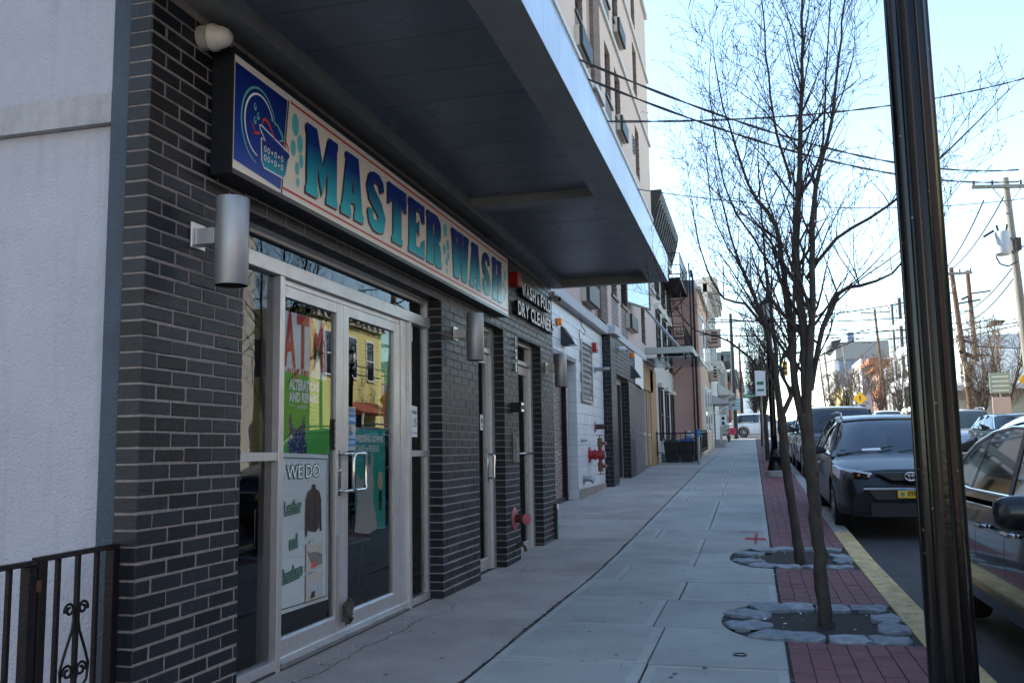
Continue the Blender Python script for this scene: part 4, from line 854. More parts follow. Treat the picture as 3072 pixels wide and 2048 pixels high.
t = sheet('last_wash_sign', 'white card reading Last Wash 8:15 in the right sidelight', [(6.60, 1.285), (6.815, 1.285), (6.815, 1.525), (6.60, 1.535)], M['paper'], 'card', x=RX - .016, wob=.001)
xx = RX - .0165
text('printed_word', 'Last Wash', (xx, 6.61, 1.465), .047, [M['plastic']], t, sx=.95, bold=.0006); text('printed_word', '8 : 15', (xx, 6.64, 1.365), .098, [M['plastic']], t, sx=.72, bold=.001); text('printed_word', 'Thank You!', (xx, 6.71, 1.31), .022, [M['plastic']], t)
t = sheet('surveillance_sign', 'small white card with black camera mark reading SURVEILLANCE AT ALL TIMES', [(6.60, 2.035), (6.715, 2.035), (6.715, 2.16), (6.60, 2.165)], M['paper'], 'card', x=RX - .016, wob=.001)
text('printed_word', 'SURVEILLANCE', (xx, 6.612, 2.075), .015, [M['plastic']], t, sx=.8); text('printed_word', 'AT ALL TIMES', (xx, 6.615, 2.052), .014, [M['plastic']], t, sx=.8); mb = MB(); mb.prism([(6.63, 2.12), (6.66, 2.10), (6.69, 2.12), (6.68, 2.135), (6.64, 2.135)], fx(xx), 0, 0); ribbon(mb, [(6.605, 2.145), (6.71, 2.145)], .003, xx); obj('printed_camera', mb, M['plastic'], t)
# laundry cart inside
t = thing('laundry_cart', 'chrome wire laundry cart standing behind the right door glass', 'cart', (-3.05, 6.1, 0))
mb = MB()
for z in (.52, .80): mb.tube([(-3.35, 5.7, z), (-2.85, 5.7, z), (-2.85, 6.5, z), (-3.35, 6.5, z), (-3.35, 5.7, z)], .008, 6)
for k in range(17): y = 5.7 + .05 * k; mb.tube([(-2.85, y, .52), (-2.85, y, .80)], .0025, 4); mb.tube([(-3.35, y, .52), (-3.35, y, .80)], .0025, 4)
for k in range(5): mb.tube([(-2.85, 5.7, .56 + .05 * k), (-2.85, 6.5, .56 + .05 * k)], .0025, 4)
obj('wire_basket', mb, M['steel'], t)
for x, y in ((-2.85, 5.85), (-2.85, 6.35), (-3.35, 5.85), (-3.35, 6.35)):
    mb = MB(); mb.tube([(x, y + .1, .52), (x, y + .02, .50), (x, y, .44), (x, y, .1)], .011, 6); obj('leg', mb, M['steel'], t); mb = MB(); mb.lathe([(.035, -.012), (.035, .012)], (x, y, .05), (1, 0, 0), 12); obj('caster', mb, M['plastic'], t)
t = thing('front_load_washer', 'pale washing machine dimly seen inside behind the left sidelight', 'washing machine', (-5.2, 5, 0))
mb = MB(); mb.box(-5.6, -4.9, 4.6, 5.3, .03, 1.1); obj('cabinet', mb, M['offwhite'], t, bevel=.01); mb = MB(); mb.lathe([(.22, 0), (.22, .03), (.15, .04)], (-4.9, 4.95, .55), (1, 0, 0), 24); obj('round_door', mb, M['chrome'], t, smooth=True, auto=40)

# ================================================================== AREAWAY GATE
t = thing('iron_railing', 'black wrought iron railing with scrolls in front of the pale stucco', 'railing', (-2.52, 3.0, 0))
def rail_panel(t, y0, y1, ztop, x, posts=True, scroll=True):
    mb = MB(); rr = random.Random(4); n = 10
    mb2 = MB()
    mb.hexa([(x - .018, y0 - .01, ztop - .018), (x + .018, y0 - .01, ztop - .018), (x + .018, y1 + .01, ztop - .012), (x - .018, y1 + .01, ztop - .012)], [(x - .016, y0 - .012, ztop), (x + .016, y0 - .012, ztop), (x + .016, y1 + .012, ztop + .006), (x - .016, y1 + .012, ztop + .006)])
    obj('top_rail', mb, M['iron'], t, bevel=.003)
    for k, yy in enumerate((y0 + .012, y1 - .012)):
        mb = MB(); mb.box(x - .02, x + .02, yy - .02, yy + .02, -.2, ztop - .014); obj('post', mb, M['iron'], t, bevel=.002)
    nb = 3 if y1 - y0 < .6 else 9
    for k in range(nb):
        yy = y0 + (y1 - y0) * (k + 1) / (nb + 1); mb = MB(); mb.box(x - .008, x + .008, yy - .008, yy + .008, -.1, ztop - .013); obj('baluster', mb, M['iron'], t)
    mb = MB(); mb.box(x - .012, x + .012, y0, y1, -.12, -.10); obj('bottom_rail', mb, M['iron'], t)
    if scroll:
        yc = y0 + (y1 - y0) * 2 / (nb + 1); mb = MB()
        def spiral(cy, cz, r, s, ph, turns=1.4, n=22):
            return [(x, cy + s * (r * (1 - .75 * i / n)) * cos(ph + 2 * pi * turns * i / n), cz + (r * (1 - .75 * i / n)) * sin(ph + 2 * pi * turns * i / n)) for i in range(n)]
        for s in (1, -1):
            a = spiral(yc + s * .036, .60, .028, s, -.4); arm = [(x, yc + s * (.036 + .02), .59)]
            mb.tube(spiral(yc + s * .036, .60, .027, s, -.3), .0055, 6)
            mb.tube([(x, yc + s * .010, .575), (x, yc + s * .02, .52), (x, yc + s * .055, .44), (x, yc + s * .075, .385), (x, yc + s * .068, .33), (x, yc + s * .04, .30), (x, yc + s * .01, .29)], .0055, 6)
            mb.tube(spiral(yc + s * .036, .372, .030, s, -.3), .0055, 6); mb.tube(spiral(yc + s * .036, .245, .028, s, .8), .0055, 6)
            mb.tube([(x, yc + s * .01, .60), (x, yc + s * .012, .57)], .006, 6)
        mb.box(x - .009, x + .009, yc - .011, yc + .011, .565, .59); mb.box(x - .009, x + .009, yc - .011, yc + .011, .345, .365)
        obj('scroll_ornament', mb, M['iron'], t, smooth=False)
rail_panel(t, 2.80, 3.215, .815, -2.52)
mb = MB(); mb.box(-2.53, -2.51, 3.19, 3.21, .785, .80); obj('rust_patch', mb, M['rust'], t)
t = thing('iron_gate', 'plain black iron gate section hinged left of the scrolled railing', 'gate', (-2.52, 2.4, 0)); rail_panel(t, 1.75, 2.775, .80, -2.52, scroll=False)
mb = MB(); mb.box(-2.535, -2.505, 2.765, 2.81, .70, .73); mb.lathe([(.013, -.02), (.013, .02)], (-2.505, 2.79, .715), (0, 0, 1), 10); obj('hinge', mb, M['rust'], t)

# ================================================================== FLUTED LAMP POST IN FRONT
def lamp_post(name, label, x, y, s=1, fine=True, grp='black ornamental street lamps', low=False):
    z = gz(y); t = thing(name, label, 'street lamp', (x, y, z), grp); n = 180 if fine else 16
    fl = (lambda a: 1 - .055 * abs(sin(6 * a)) ** .6 if True else 1) if fine else None
    def flut(a):
        c = abs(((a * 15 / (2 * pi)) % 1) - .5) * 2   # 0 centre of flute .. 1 ridge
        return 1 - .06 * (1 - c ** 3)
    b = MB(); b.lathe([(.21, 0), (.21, .06), (.19, .10), (.13, .20), (.12, .26), (.09, .32), (.070, .36)] if low else [(.21, 0), (.21, .10), (.20, .14), (.155, .30), (.15, .42), (.17, .46), (.14, .52), (.105, .60), (.085, .66)], (x, y, z), (0, 0, 1), 24); obj('lamp_base', b, M['post'], t, smooth=True, auto=35)
    mb = MB(); z0_ = .34 if low else .64; pr = [((.0665 if low else .0755) - .0065 * k / 8, z0_ + (3.59 - z0_) * k / 8) for k in range(9)]; mb.lathe(pr, (x, y, z), (0, 0, 1), n, flute=flut if fine else None); obj('fluted_shaft', mb, M['post'], t, smooth=True, auto=50 if fine else None)
    mb = MB(); mb.lathe([(.085, 3.55), (.095, 3.60), (.06, 3.66), (.05, 3.74), (.11, 3.80), (.12, 3.83)], (x, y, z), (0, 0, 1), 20); mb.lathe([(.20, 4.22), (.19, 4.25), (.12, 4.33), (.05, 4.37), (.03, 4.42), (.035, 4.46), (.008, 4.53)], (x, y, z), (0, 0, 1), 20)
    for k in range(4): a = pi / 4 + pi / 2 * k; mb.tube([(x + .11 * cos(a), y + .11 * sin(a), z + 3.82), (x + .19 * cos(a), y + .19 * sin(a), z + 4.23)], .008, 6)
    obj('lantern_frame', mb, M['post'], t, smooth=True, auto=35)
    mb = MB(); mb.lathe([(.10, 3.831), (.13, 3.95), (.18, 4.215)], (x, y, z), (0, 0, 1), 20); obj('lantern_glass', mb, mat('frosted_lantern', (.55, .55, .52), .3) if 'frosted_lantern' not in bpy.data.materials else bpy.data.materials['frosted_lantern'], t, smooth=True)
    return t
lamp_post('street_lamp', 'near fluted black lamp post crossing the right of the picture', .512, 2.87, low=True)
b2 = MB(); L2 = lamp_post('street_lamp', 'black street lamp behind the second tree on its concrete footing', .48, 23.2, fine=False)
mb = MB(); mb.lathe([(.25, -.05), (.25, .12), (.22, .14)], (.48, 23.2, gz(23.2)), (0, 0, 1), 20); obj('concrete_footing', mb, M['curb'], L2)

# ================================================================== APARTMENT BUILDING BESIDE THE LAUNDRY
AX = -3.10
apt = thing('apartment_building', 'tall pinkish apartment building with brown brick pilasters, roller grille and white block base', 'building', (AX, 20, gz(20)))
T0 = 17.2
mb = MB(); mb.box(-14, AX - .17, 3.45, 31.35, 3.62, 16.9); mb.box(-14, AX - .36, 11.36, 20.2, -.1, 3.62); mb.box(-14, AX - .35, 20.2, 31.35, .2, 3.62); obj('wall', mb, M['apt'], apt)
# front stucco skin split at windows (kept proud of the core so that openings are recessed)
def panels(mb, y0, y1, z0, z1, holes, x0, x1):
    ys_ = sorted({y0, y1} | {min(max(h[i], y0), y1) for h in holes for i in (0, 1)}); zs_ = sorted({z0, z1} | {min(max(h[i], z0), z1) for h in holes for i in (2, 3)})
    for a, b in zip(ys_, ys_[1:]):
        for c, d in zip(zs_, zs_[1:]):
            cy, cz = (a + b) / 2, (c + d) / 2
            if not any(h[0] < cy < h[1] and h[2] < cz < h[3] for h in holes): mb.box(x0, x1, a, b, c, d)
floors = [(3.86, 6.45), (6.45, 9.05), (9.05, 11.75), (11.75, 14.1), (14.1, 16.45)]
holes = []; wins = []
for i, (a, b) in enumerate(floors):
    zs0 = a + .95; zs1 = a + 2.1
    for (y0, y1) in ((21.2, 22.15), (22.85, 23.95)): wins.append((y0, y1, zs0 - (.25 if i else 0), zs1))
    wins.append((27.15, 28.15, a + .45, zs1 - .05)); wins.append((17.3, 18.2, zs0, zs1)); wins.append((12.8, 13.9, zs0, zs1)); wins.append((8, 9.2, zs0, zs1))
holes = [w for w in wins]
mb = MB(); 

for seg in ((3.45, 18.70), (20.35, 31.35)):
    mb = MB(); panels(mb, seg[0], seg[1], 3.90, 17.0, holes, AX - .16, AX + .0); obj('facade_skin', mb, M['apt'], apt)
fr_me = None
for (y0, y1, z0, z1) in wins:
    mb = MB(); q = .045; X0, X1 = AX - .15, AX - .09
    mb.box(X0, X1, y0, y0 + q, z0, z1); mb.box(X0, X1, y1 - q, y1, z0, z1); mb.box(X0, X1, y0 + q, y1 - q, z0, z0 + q); mb.box(X0, X1, y0 + q, y1 - q, z1 - q, z1); mb.box(X0, X1 - .01, y0 + q, y1 - q, (z0 + z1) / 2 - .02, (z0 + z1) / 2 + .02)
    w = obj('window', mb, M['bmetal'], apt); mb = MB(); mb.box(X0, X0 + .02, y0 + q, y1 - q, z0 + q, z1 - q); obj('pane', mb, M['wglass'], w)
    if y0 < 26: mb = MB(); mb.box(AX - .02, AX + .05, y0 - .08, y1 + .08, z0 - .07, z0 - .001); obj('window_sill', mb, M['bmetal'], apt)
# purple-grey brick infill between the windows, brown brick right jambs, pilaster
bk = MB()
for (y0, y1, z0, z1) in [w for w in wins if 17 < w[0] < 26]:
    lo = [f for f in floors if f[0] <= z0 < f[1]][0][0]
    for (a, b, c, d) in wall_bricks(y0 - .05, y1 + .05, lo + .06, z0 - .08, .10, .30, .012): bk.brick(AX - .05, AX + .004, a, b, c, d)
obj('infill_brick', bk, M['greybrick'], apt, stuff=True, fixn=False)
bk = MB()
for (a, b, c, d) in wall_bricks(19.05, 19.95, 3.95, 17.0, .145, .30, .014): bk.brick(AX - .1, AX + .09, a, b, c, d)
for (a, b, c, d) in wall_bricks(AX - .15, AX + .09, 3.95, 9.3, .145, .30, .014):   # pilaster return towards the camera
    bk.box(a, b, 19.035, 19.0501, c, d)
obj('pilaster_brick', bk, M['apt_brick'], apt, stuff=True, fixn=False)
mb = MB(); mb.box(AX - .3, AX + .082, 19.056, 19.945, 3.92, 17.2); mb.box(AX - .2, AX + .004, 18.70, 19.05, 3.9, 17.0); mb.box(AX - .2, AX + .004, 19.95, 20.35, 3.9, 17.0); obj('pilaster', mb, M['apt_mortar'], apt)
bk = MB()
for (y0, y1, z0, z1) in [w for w in wins if 17 < w[0] < 30]:
    for (a, b, c, d) in wall_bricks(AX - .149, AX - .0, z0 + .01, z1 - .01, .10, .30, .012): bk.box(a, b, y1 - .012, y1 - .001, c, d)
obj('jamb_brick', bk, M['apt_brick'], apt, stuff=True, fixn=False)
for k, (a, b) in enumerate(floors):   # stone string courses
    mb = MB()
    if k == 0:
        mb.box(AX - .3, AX + .06, 11.40, 20.12, 3.70, 3.90); mb.box(AX - .3, AX + .22, 20.122, 20.95, 3.72, 3.92); mb.box(AX - .3, AX + .13, 20.952, 27.0, 3.72, 3.91)
        o = obj('stone_band', mb, M['stone'], apt, bevel=.012)
    else:
        mb.box(AX - .1, AX + .07, 3.45, 18.9, a - .05, a + .07); mb.box(AX - .1, AX + .15, 18.902, 20.10, a - .06, a + .09); mb.box(AX - .1, AX + .07, 20.102, 31.40, a - .05, a + .07); obj('stone_band', mb, M['stone'], apt, bevel=.01)
mb = MB(); mb.box(-14, AX + .10, 3.45, 31.42, 16.45, 16.65); obj('roof_coping', mb, M['stone'], apt)
def ac(y, z, w=1.2, h=.42):
    mb = MB(); mb.box(AX, AX + .10, y - w / 2, y + w / 2, z - h / 2, z + h / 2); o = obj('air_conditioner', mb, M['beige'], apt, bevel=.006)
    mb = MB(); mb.box(AX + .101, AX + .17, y - w / 2 + .01, y + w / 2 - .01, z - h / 2 + .01, z + h / 2 - .02); g = obj('outer_grille', mb, M['grille'], o)
for a, b in floors: ac(17.75, a + .36); ac(23.6, a + .62) if a > 4 else ac(24.3, 4.5, 1.3, .40)
mb = MB(); mb.box(AX, AX + .03, 26.35, 26.75, 9.95, 10.5)
vt = obj('vent', mb, M['zinc'], apt)
for k in range(5): mb = MB(); mb.box(AX + .03, AX + .05, 26.38, 26.72, 9.98 + .1 * k, 10.03 + .1 * k); obj('vent_slat', mb, M['grille'], vt)
# tilted open window sash
mb = MB(); q = .05; pts = [(0, 0), (1.55, 0), (1.55, .95), (0, .95)]
P = lambda u, v, w: (AX + .02 + .45 * (u / 1.55) + w * .9, 23.6 + u * 1.0, 4.95 + v * 1.1)
for (a, b, c, d) in ((0, 1.55, 0, q), (0, 1.55, .95 - q, .95), (0, q, q, .95 - q), (1.55 - q, 1.55, q, .95 - q)): mb.hexa([P(a, c, 0), P(b, c, 0), P(b, d, 0), P(a, d, 0)], [P(a, c, .04), P(b, c, .04), P(b, d, .04), P(a, d, .04)])
o = obj('open_sash', mb, M['bmetal'], apt); mb = MB(); mb.add([P(q, q, .02), P(1.5, q, .02), P(1.5, .9, .02), P(q, .9, .02)], [(0, 1, 2, 3)]); obj('pane', mb, mat('pale_blue_reflective_glass', (.35, .55, .65), .12, spec=1, coat=1), o, fixn=False)
# ground floor: white glazed blocks
WX = -3.17; GY0, GY1, GZ = 11.4, 16.80, 2.77
mb = MB(); mb.box(WX - .19, WX - .007, GY1, 19.98, -.05, 3.70); mb.box(WX - .19, WX - .007, 11.36, GY1, GZ + .004, 3.70)
bw = obj('block_wall', mb, M['block_m'], apt); nb = 0
for (a, b, c, d) in wall_bricks(11.36, 19.98, .24, 3.70, .2005, .40, .006):
    for (ya, yb) in (((a, b),) if c > GZ - .02 else ((max(a, GY1), b),)):
        if yb - ya < .03 or (c < GZ - .02 and b < GY1 + .02): continue
        if 17.30 < (ya + yb) / 2 < 18.50 and 2.1 < c + .1 < 3.3: continue
        m1 = MB(); m1.brick(WX - .03, WX, ya, yb, max(c, .0), d); obj('block', m1, M['block'], bw, fixn=False); nb += 1
for (a, b, c, d) in wall_bricks(WX - .19, WX - .002, .24, GZ, .2005, .40, .006):   # reveal of the grille opening facing the camera
    m1 = MB(); m1.box(a, b, GY1 - .012, GY1 - .001, c, d); obj('block', m1, M['block'], bw, fixn=False)
mb = MB(); mb.box(WX + .002, WX + .02, GY1 + .02, 19.95, .15, .42); o = obj('dirty_base', mb, mat('stained_render', (.32, .28, .24), .95, noise=.5, nscale=4), apt)
# louvre
mb = MB(); 
for (a, b, c, d) in ((17.28, 17.33, 2.08, 3.30), (18.45, 18.50, 2.08, 3.30), (17.33, 18.45, 2.08, 2.13), (17.33, 18.45, 3.25, 3.30)): mb.box(WX - .05, WX + .03, a, b, c, d)
lv = obj('louvre', mb, M['zinc'], apt); mb = MB(); mb.box(WX - .08, WX - .06, 17.3, 18.48, 2.1, 3.28); obj('louvre_back', mb, M['black'], apt)
for k in range(10): mb = MB(); z = 2.15 + .112 * k; mb.hexa([(WX - .03, 17.33, z + .028), (WX + .025, 17.33, z), (WX + .025, 18.45, z), (WX - .03, 18.45, z + .028)], [(WX - .03, 17.33, z + .036), (WX + .025, 17.33, z + .012), (WX + .025, 18.45, z + .012), (WX - .03, 18.45, z + .036)]); obj('slat', mb, M['zinc'], lv)
# roller grille opening
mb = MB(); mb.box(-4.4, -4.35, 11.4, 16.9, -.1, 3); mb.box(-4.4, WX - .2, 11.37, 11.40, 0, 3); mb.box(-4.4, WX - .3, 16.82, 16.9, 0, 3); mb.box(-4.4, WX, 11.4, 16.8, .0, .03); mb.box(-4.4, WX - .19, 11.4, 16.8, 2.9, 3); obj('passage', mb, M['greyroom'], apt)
mb = MB(); mb.box(-3.55, -3.53, 11.45, 16.75, .1, 1.42); obj('orange_hoarding', mb, mat('orange_hoarding', (.55, .20, .02), .6, noise=.3), apt); mb = MB(); mb.box(-3.529, -3.51, 11.45, 15.6, .1, 1.25); obj('grey_hoarding', mb, M['grey'], apt)
rg = thing('roller_grille', 'rolling rod grille with bent links closing the dark passage in front of the orange board', 'security grille', (-3.4, 14, gz(14)))
mb = MB(); mb.box(WX - .27, WX - .17, 16.70, 16.78, .2, 2.76); mb.box(WX - .30, WX - .2, 11.42, 16.69, .22, .30); obj('guide_rail', mb, M['black'], rg); mb = MB(); mb.tube([(WX - .16, 16.62, .25), (WX - .16, 16.62, 2.3), (WX - .18, 16.5, 2.42)], .018, 8); obj('conduit', mb, M['zinc'], rg)
rr = random.Random(9)
for k in range(42):
    z = .30 + .057 * k; bend = max(0, 1 - abs(z - 1.1) / .9) * .05
    mb = MB(); pts = [(WX - .23 + rr.uniform(-.004, .004), 11.45 + .375 * j, z + bend * sin(j * .7 + k * .3) * (1 if j > 9 else .4)) for j in range(14)] + [(WX - .23, 16.7, z + .01)]; mb.tube(pts, .008, 5); obj('rod', mb, M['steel'], rg, smooth=True)
lk = MB()
for k in range(41):
    z = .30 + .057 * k
    for j in range(13): y = 11.6 + .38 * j + (.19 if k % 2 else 0); lk.box(WX - .238, WX - .222, y - .012, y + .012, z, z + .057)
obj('chain_link', lk, M['zinc'], rg, stuff=True)
# dark glazed piers, garage
bk = MB()
def bpier(x0, x1, y0, y1, z0, z1, m=bk, co=.0985, L=.40):
    for (a, b, c, d) in wall_bricks(y0, y1, z0, z1, co, L, .008): m.brick(x1 - .05, x1, a, b, c, d)
    for (a, b, c, d) in wall_bricks(x0, x1, z0, z1, co, L, .008): m.box(a, b - .001, y0 + .002, y0 + .05, c, d)
bpier(-3.30, -2.99, 20.02, 20.86, .30, 3.70); bpier(-3.30, -2.99, 22.95, 24.05, .36, 2.86)
obj('glazed_brick', bk, M['brick'], apt, stuff=True, fixn=False)
mb = MB(); mb.box(-3.32, -2.998, 20.03, 20.855, -.05, 3.70); mb.box(-3.32, -2.998, 22.96, 24.045, -.05, 2.86); mb.box(-3.4, -2.998, 20.861, 26.0, 2.875, 3.70); obj('pier_core', mb, M['mortar'], apt)
bk = MB()
for (a, b, c, d) in wall_bricks(20.87, 26.0, 2.875, 3.70, .0985, .30, .010): bk.brick(-3.04, -2.985, a, b, c, d)
for (a, b, c, d) in wall_bricks(24.06, 26.0, .45, 2.87, .0985, .30, .010): bk.brick(-3.06, -3.0, a, b, c, d)
obj('grey_brickwork', bk, M['greybrick'], apt, stuff=True, fixn=False)
mb = MB(); mb.box(-3.4, -3.01, 24.06, 26.0, 0, 2.87); obj('infill_wall', mb, M['mortar'], apt)
gg = thing('garage_gate', 'dark mesh garage gate between the glazed brick piers', 'gate', (-3.2, 21.9, gz(21.9)))
mb = MB(); mb.box(-3.22, -3.18, 20.87, 20.93, .36, 2.86); mb.box(-3.22, -3.18, 22.88, 22.94, .36, 2.86); mb.box(-3.23, -3.17, 20.93, 22.88, .36, .46); mb.box(-3.23, -3.17, 20.93, 22.88, 2.72, 2.86); obj('gate_frame', mb, M['zinc'], gg)
mb = MB()
for k in range(26): y = 20.95 + .075 * k; mb.tube([(-3.2, y, .46), (-3.2, y, 2.72)], .005, 4)
for k in range(30): z = .5 + .075 * k; mb.tube([(-3.2, 20.93, z), (-3.2, 22.88, z)], .005, 4)
obj('mesh', mb, M['grille'], gg, stuff=True)
mb = MB(); mb.box(-3.34, -3.3, 20.87, 22.94, .3, 2.9); obj('garage_back', mb, M['black'], gg); mb = MB(); mb.box(-3.295, -3.29, 21.1, 22.7, 1.45, 1.66); obj('reflector_band', mb, M['orange'], gg)
# wood and glass entrance
en = thing('wooden_entrance', 'orange wood panelled entrance with narrow glazed doors under the glass canopy', 'entrance', (-3.1, 29, gz(29)))
mb = MB(); mb.box(-3.4, -3.12, 26.0, 26.35, .4, 3.72); obj('steel_jamb', mb, M['zinc'], en)
for (a, b, c, d) in ((26.4, 27.2, .55, 3.7), (27.2, 30.2, 2.95, 3.7), (28.2, 28.45, .6, 2.95), (29.4, 31.2, .6, 3.7)): mb = MB(); mb.box(-3.3, -3.13, a + .004, b - .004, c + .003, d); obj('wood_panel', mb, M['wood'], en)
for (a, b) in ((27.25, 28.18), (28.5, 29.38)): mb = MB(); mb.box(-3.22, -3.2, a, b, .62, 2.94); obj('glass_door', mb, M['wglass'], en); mb = MB(); mb.box(-3.2, -3.17, a, a + .07, .62, 2.94); mb.box(-3.2, -3.17, b - .07, b, .62, 2.94); mb.box(-3.2, -3.17, a + .07, b - .07, 1.55, 1.62); obj('door_frame', mb, M['beige'], en)
# glass entrance canopy
gc = thing('glass_canopy', 'glass and steel canopy hung on a diagonal rod over the wooden entrance', 'canopy', (-3, 29, 4))
for y in (27.9, 31.0): mb = MB(); mb.box(-3.12, -1.68, y, y + .12, 4.02, 4.22); obj('beam', mb, M['zinc'], gc, bevel=.005)
mb = MB(); mb.box(-1.80, -1.66, 28.02, 31.0, 4.03, 4.21); obj('front_beam', mb, M['zinc'], gc)
for k in range(2): mb = MB(); y0 = 27.8 + 1.75 * k; mb.box(-3.05, -1.45, y0 + .01, y0 + 1.73, 3.86, 3.885); obj('glass_panel', mb, M['glass_c'], gc)
for x, y in ((-2.7, 28.2), (-1.9, 28.2), (-2.7, 30.8), (-1.9, 30.8)): mb = MB(); mb.lathe([(.03, 3.84), (.03, 4.03)], (x, y, 0), (0, 0, 1), 8); obj('glass_clamp', mb, M['grille'], gc)
mb = MB(); mb.tube([(-3.1, 27.96, 5.5), (-2.05, 27.96, 4.2)], .035, 8); obj('tie_rod', mb, M['zinc'], gc); mb = MB(); mb.tube([(-3.1, 31.06, 5.5), (-2.05, 31.06, 4.2)], .035, 8); obj('tie_rod', mb, M['zinc'], gc)
# wall things
def wedge(name, label, y, z, s=1.0, x=AX):
    t = thing(name, label, 'light', (x, y, z), 'wedge shaped wall pack lights'); mb = MB()
    mb.hexa([(x, y - .15 * s, z), (x + .20 * s, y - .12 * s, z), (x + .20 * s, y + .12 * s, z), (x, y + .15 * s, z)], [(x, y - .13 * s, z + .26 * s), (x + .03, y - .11 * s, z + .26 * s), (x + .03, y + .11 * s, z + .26 * s), (x, y + .13 * s, z + .26 * s)]); obj('housing', mb, M['plastic'], t, bevel=.004)
    mb = MB(); mb.hexa([(x + .10 * s, y - .11 * s, z - .004), (x + .205 * s, y - .11 * s, z - .004), (x + .205 * s, y + .11 * s, z - .004), (x + .10 * s, y + .11 * s, z - .004)], [(x + .15 * s, y - .10 * s, z + .09), (x + .165 * s, y - .10 * s, z + .09), (x + .165 * s, y + .10 * s, z + .09), (x + .15 * s, y + .10 * s, z + .09)]); obj('diffuser', mb, mat('greenish_lens', (.45, .48, .36), .3), t)
    return t
wedge('wedge_light', 'black wedge light above the roller grille passage', 15.6, 2.98, 1.25, WX); wedge('wedge_light', 'black wedge light beside the blank white sign', 23.6, 2.98, 1.2, -2.985)
def beacon(label, x, y, z):
    t = thing('amber_beacon', label, 'beacon', (x, y, z), 'amber wall beacons'); mb = MB(); mb.box(x, x + .09, y - .055, y + .055, z - .06, z + .06); obj('lens', mb, M['orange'], t, bevel=.012, seg=2); mb = MB(); mb.box(x - .01, x, y - .06, y + .06, z - .065, z + .065); obj('backplate', mb, M['plastic'], t)
beacon('small amber beacon above the wedge light on white blocks', WX + .01, 15.1, 3.33); beacon('small amber beacon beside the blank white sign', -2.975, 23.5, 3.55)
t = thing('strobe_alarm', 'red strobe alarm box beside the louvre', 'alarm', (WX, 18.7, 3.25)); mb = MB(); mb.box(WX + .002, WX + .10, 18.58, 18.78, 3.16, 3.36); obj('alarm_box', mb, M['redbox'], t, bevel=.006); mb = MB(); mb.lathe([(.03, 0), (.03, .03), (.01, .05)], (WX + .10, 18.7, 3.22), (1, 0, 0), 10); obj('strobe', mb, M['white'], t)
t = thing('dome_camera', 'white dome camera on the grey brick above the garage', 'camera', (-2.98, 21.3, 3.48)); mb = MB(); mb.tube([(-2.98, 21.3, 3.5), (-2.84, 21.3, 3.48)], [.06, .07], 12); mb.tube([(-2.84, 21.3, 3.48), (-2.78, 21.26, 3.45)], .045, 12); obj('camera_body', mb, M['white'], t, smooth=True, auto=40); mb = MB(); mb.lathe([(.03, 0), (.03, .006)], (-2.778, 21.26, 3.45), (.8, -.5, -.2), 10); obj('lens', mb, M['black'], t)
t = thing('blank_sign', 'blank white curled banner hung on the grey brick', 'banner', (-2.97, 25, 3.3)); mb = MB(); mb.grid([[(-2.96 + .02 * sin(u * 3), 24.1 + 1.85 * u, 3.68 - v * (.83 + .03 * u) + .02 * sin(u * 6) * v) for u in [i / 10 for i in range(11)]] for v in [0, .25, .5, .75, 1]]); obj('sheet', mb, M['white'], t, smooth=True, fixn=False); mb = MB(); mb.box(-2.98, -2.965, 24.08, 26, 3.68, 3.70); obj('batten', mb, M['zinc'], t)
t = thing('standpipe_valves', 'red double standpipe valve with handwheels on the white blocks', 'standpipe', (WX, 18.0, 1.05)); zc = 1.05; yc = 18.0; xc = WX
mb = MB(); mb.lathe([(.0, 0), (.24, .002), (.24, .03), (.14, .05), (.13, .12), (.17, .14), (.17, .18), (.10, .20)], (xc, yc, zc), (1, 0, 0), 20); obj('flange', mb, M['redbox'], t, smooth=True, auto=35)
mb = MB(); mb.tube([(xc + .18, yc, zc), (xc + .36, yc, zc), (xc + .44, yc, zc)], [.12, .15, .10], 16); mb.tube([(xc + .30, yc, zc - .24), (xc + .30, yc, zc + .24)], .055, 10); obj('valve_body', mb, mat('red_cast_iron', (.28, .03, .03), .5, noise=.3, nscale=20), t, smooth=True, auto=50)
for s in (1, -1):
    mb = MB(); mb.tube([(xc + .30, yc, zc + s * .24), (xc + .30, yc, zc + s * .50)], [.075, .065], 12); mb.tube([(xc + .30, yc, zc + s * .34), (xc + .44, yc, zc + s * .34)], .05, 10); o = obj('brass_valve', mb, mat('tarnished_brass', (.14, .09, .05), .5, metal=.6), t, smooth=True, auto=40)
    mb = MB(); mb.lathe([(.06, 0), (.06, .04)], (xc + .44, yc, zc + s * .34), (1, 0, 0), 10); obj('cap', mb, M['pinkred'], o)
    mb = MB(); mb.tube([(xc + .30, yc, zc + s * .50), (xc + .30, yc, zc + s * .58)], .014, 6); mb.tube([(xc + .30 + .10 * cos(k * pi / 8), yc + .10 * sin(k * pi / 8), zc + s * .58) for k in range(17)], .010, 6, cap=False); mb.tube([(xc + .2, yc, zc + s * .58), (xc + .4, yc, zc + s * .58)], .008, 5); obj('handwheel', mb, M['redbox'], o)
mb = MB(); mb.tube([(xc + .45, yc - .06 + .085 * cos(k * pi / 8), zc + .085 * sin(k * pi / 8)) for k in range(17)], .013, 6, cap=False)
for k in range(3): a = pi / 3 * k; mb.tube([(xc + .45, yc - .06 - .08 * cos(a), zc - .08 * sin(a)), (xc + .45, yc - .06 + .08 * cos(a), zc + .08 * sin(a))], .008, 5)
obj('handwheel', mb, M['zinc'], t, smooth=True)
t.scale = (.72, .66, .66)
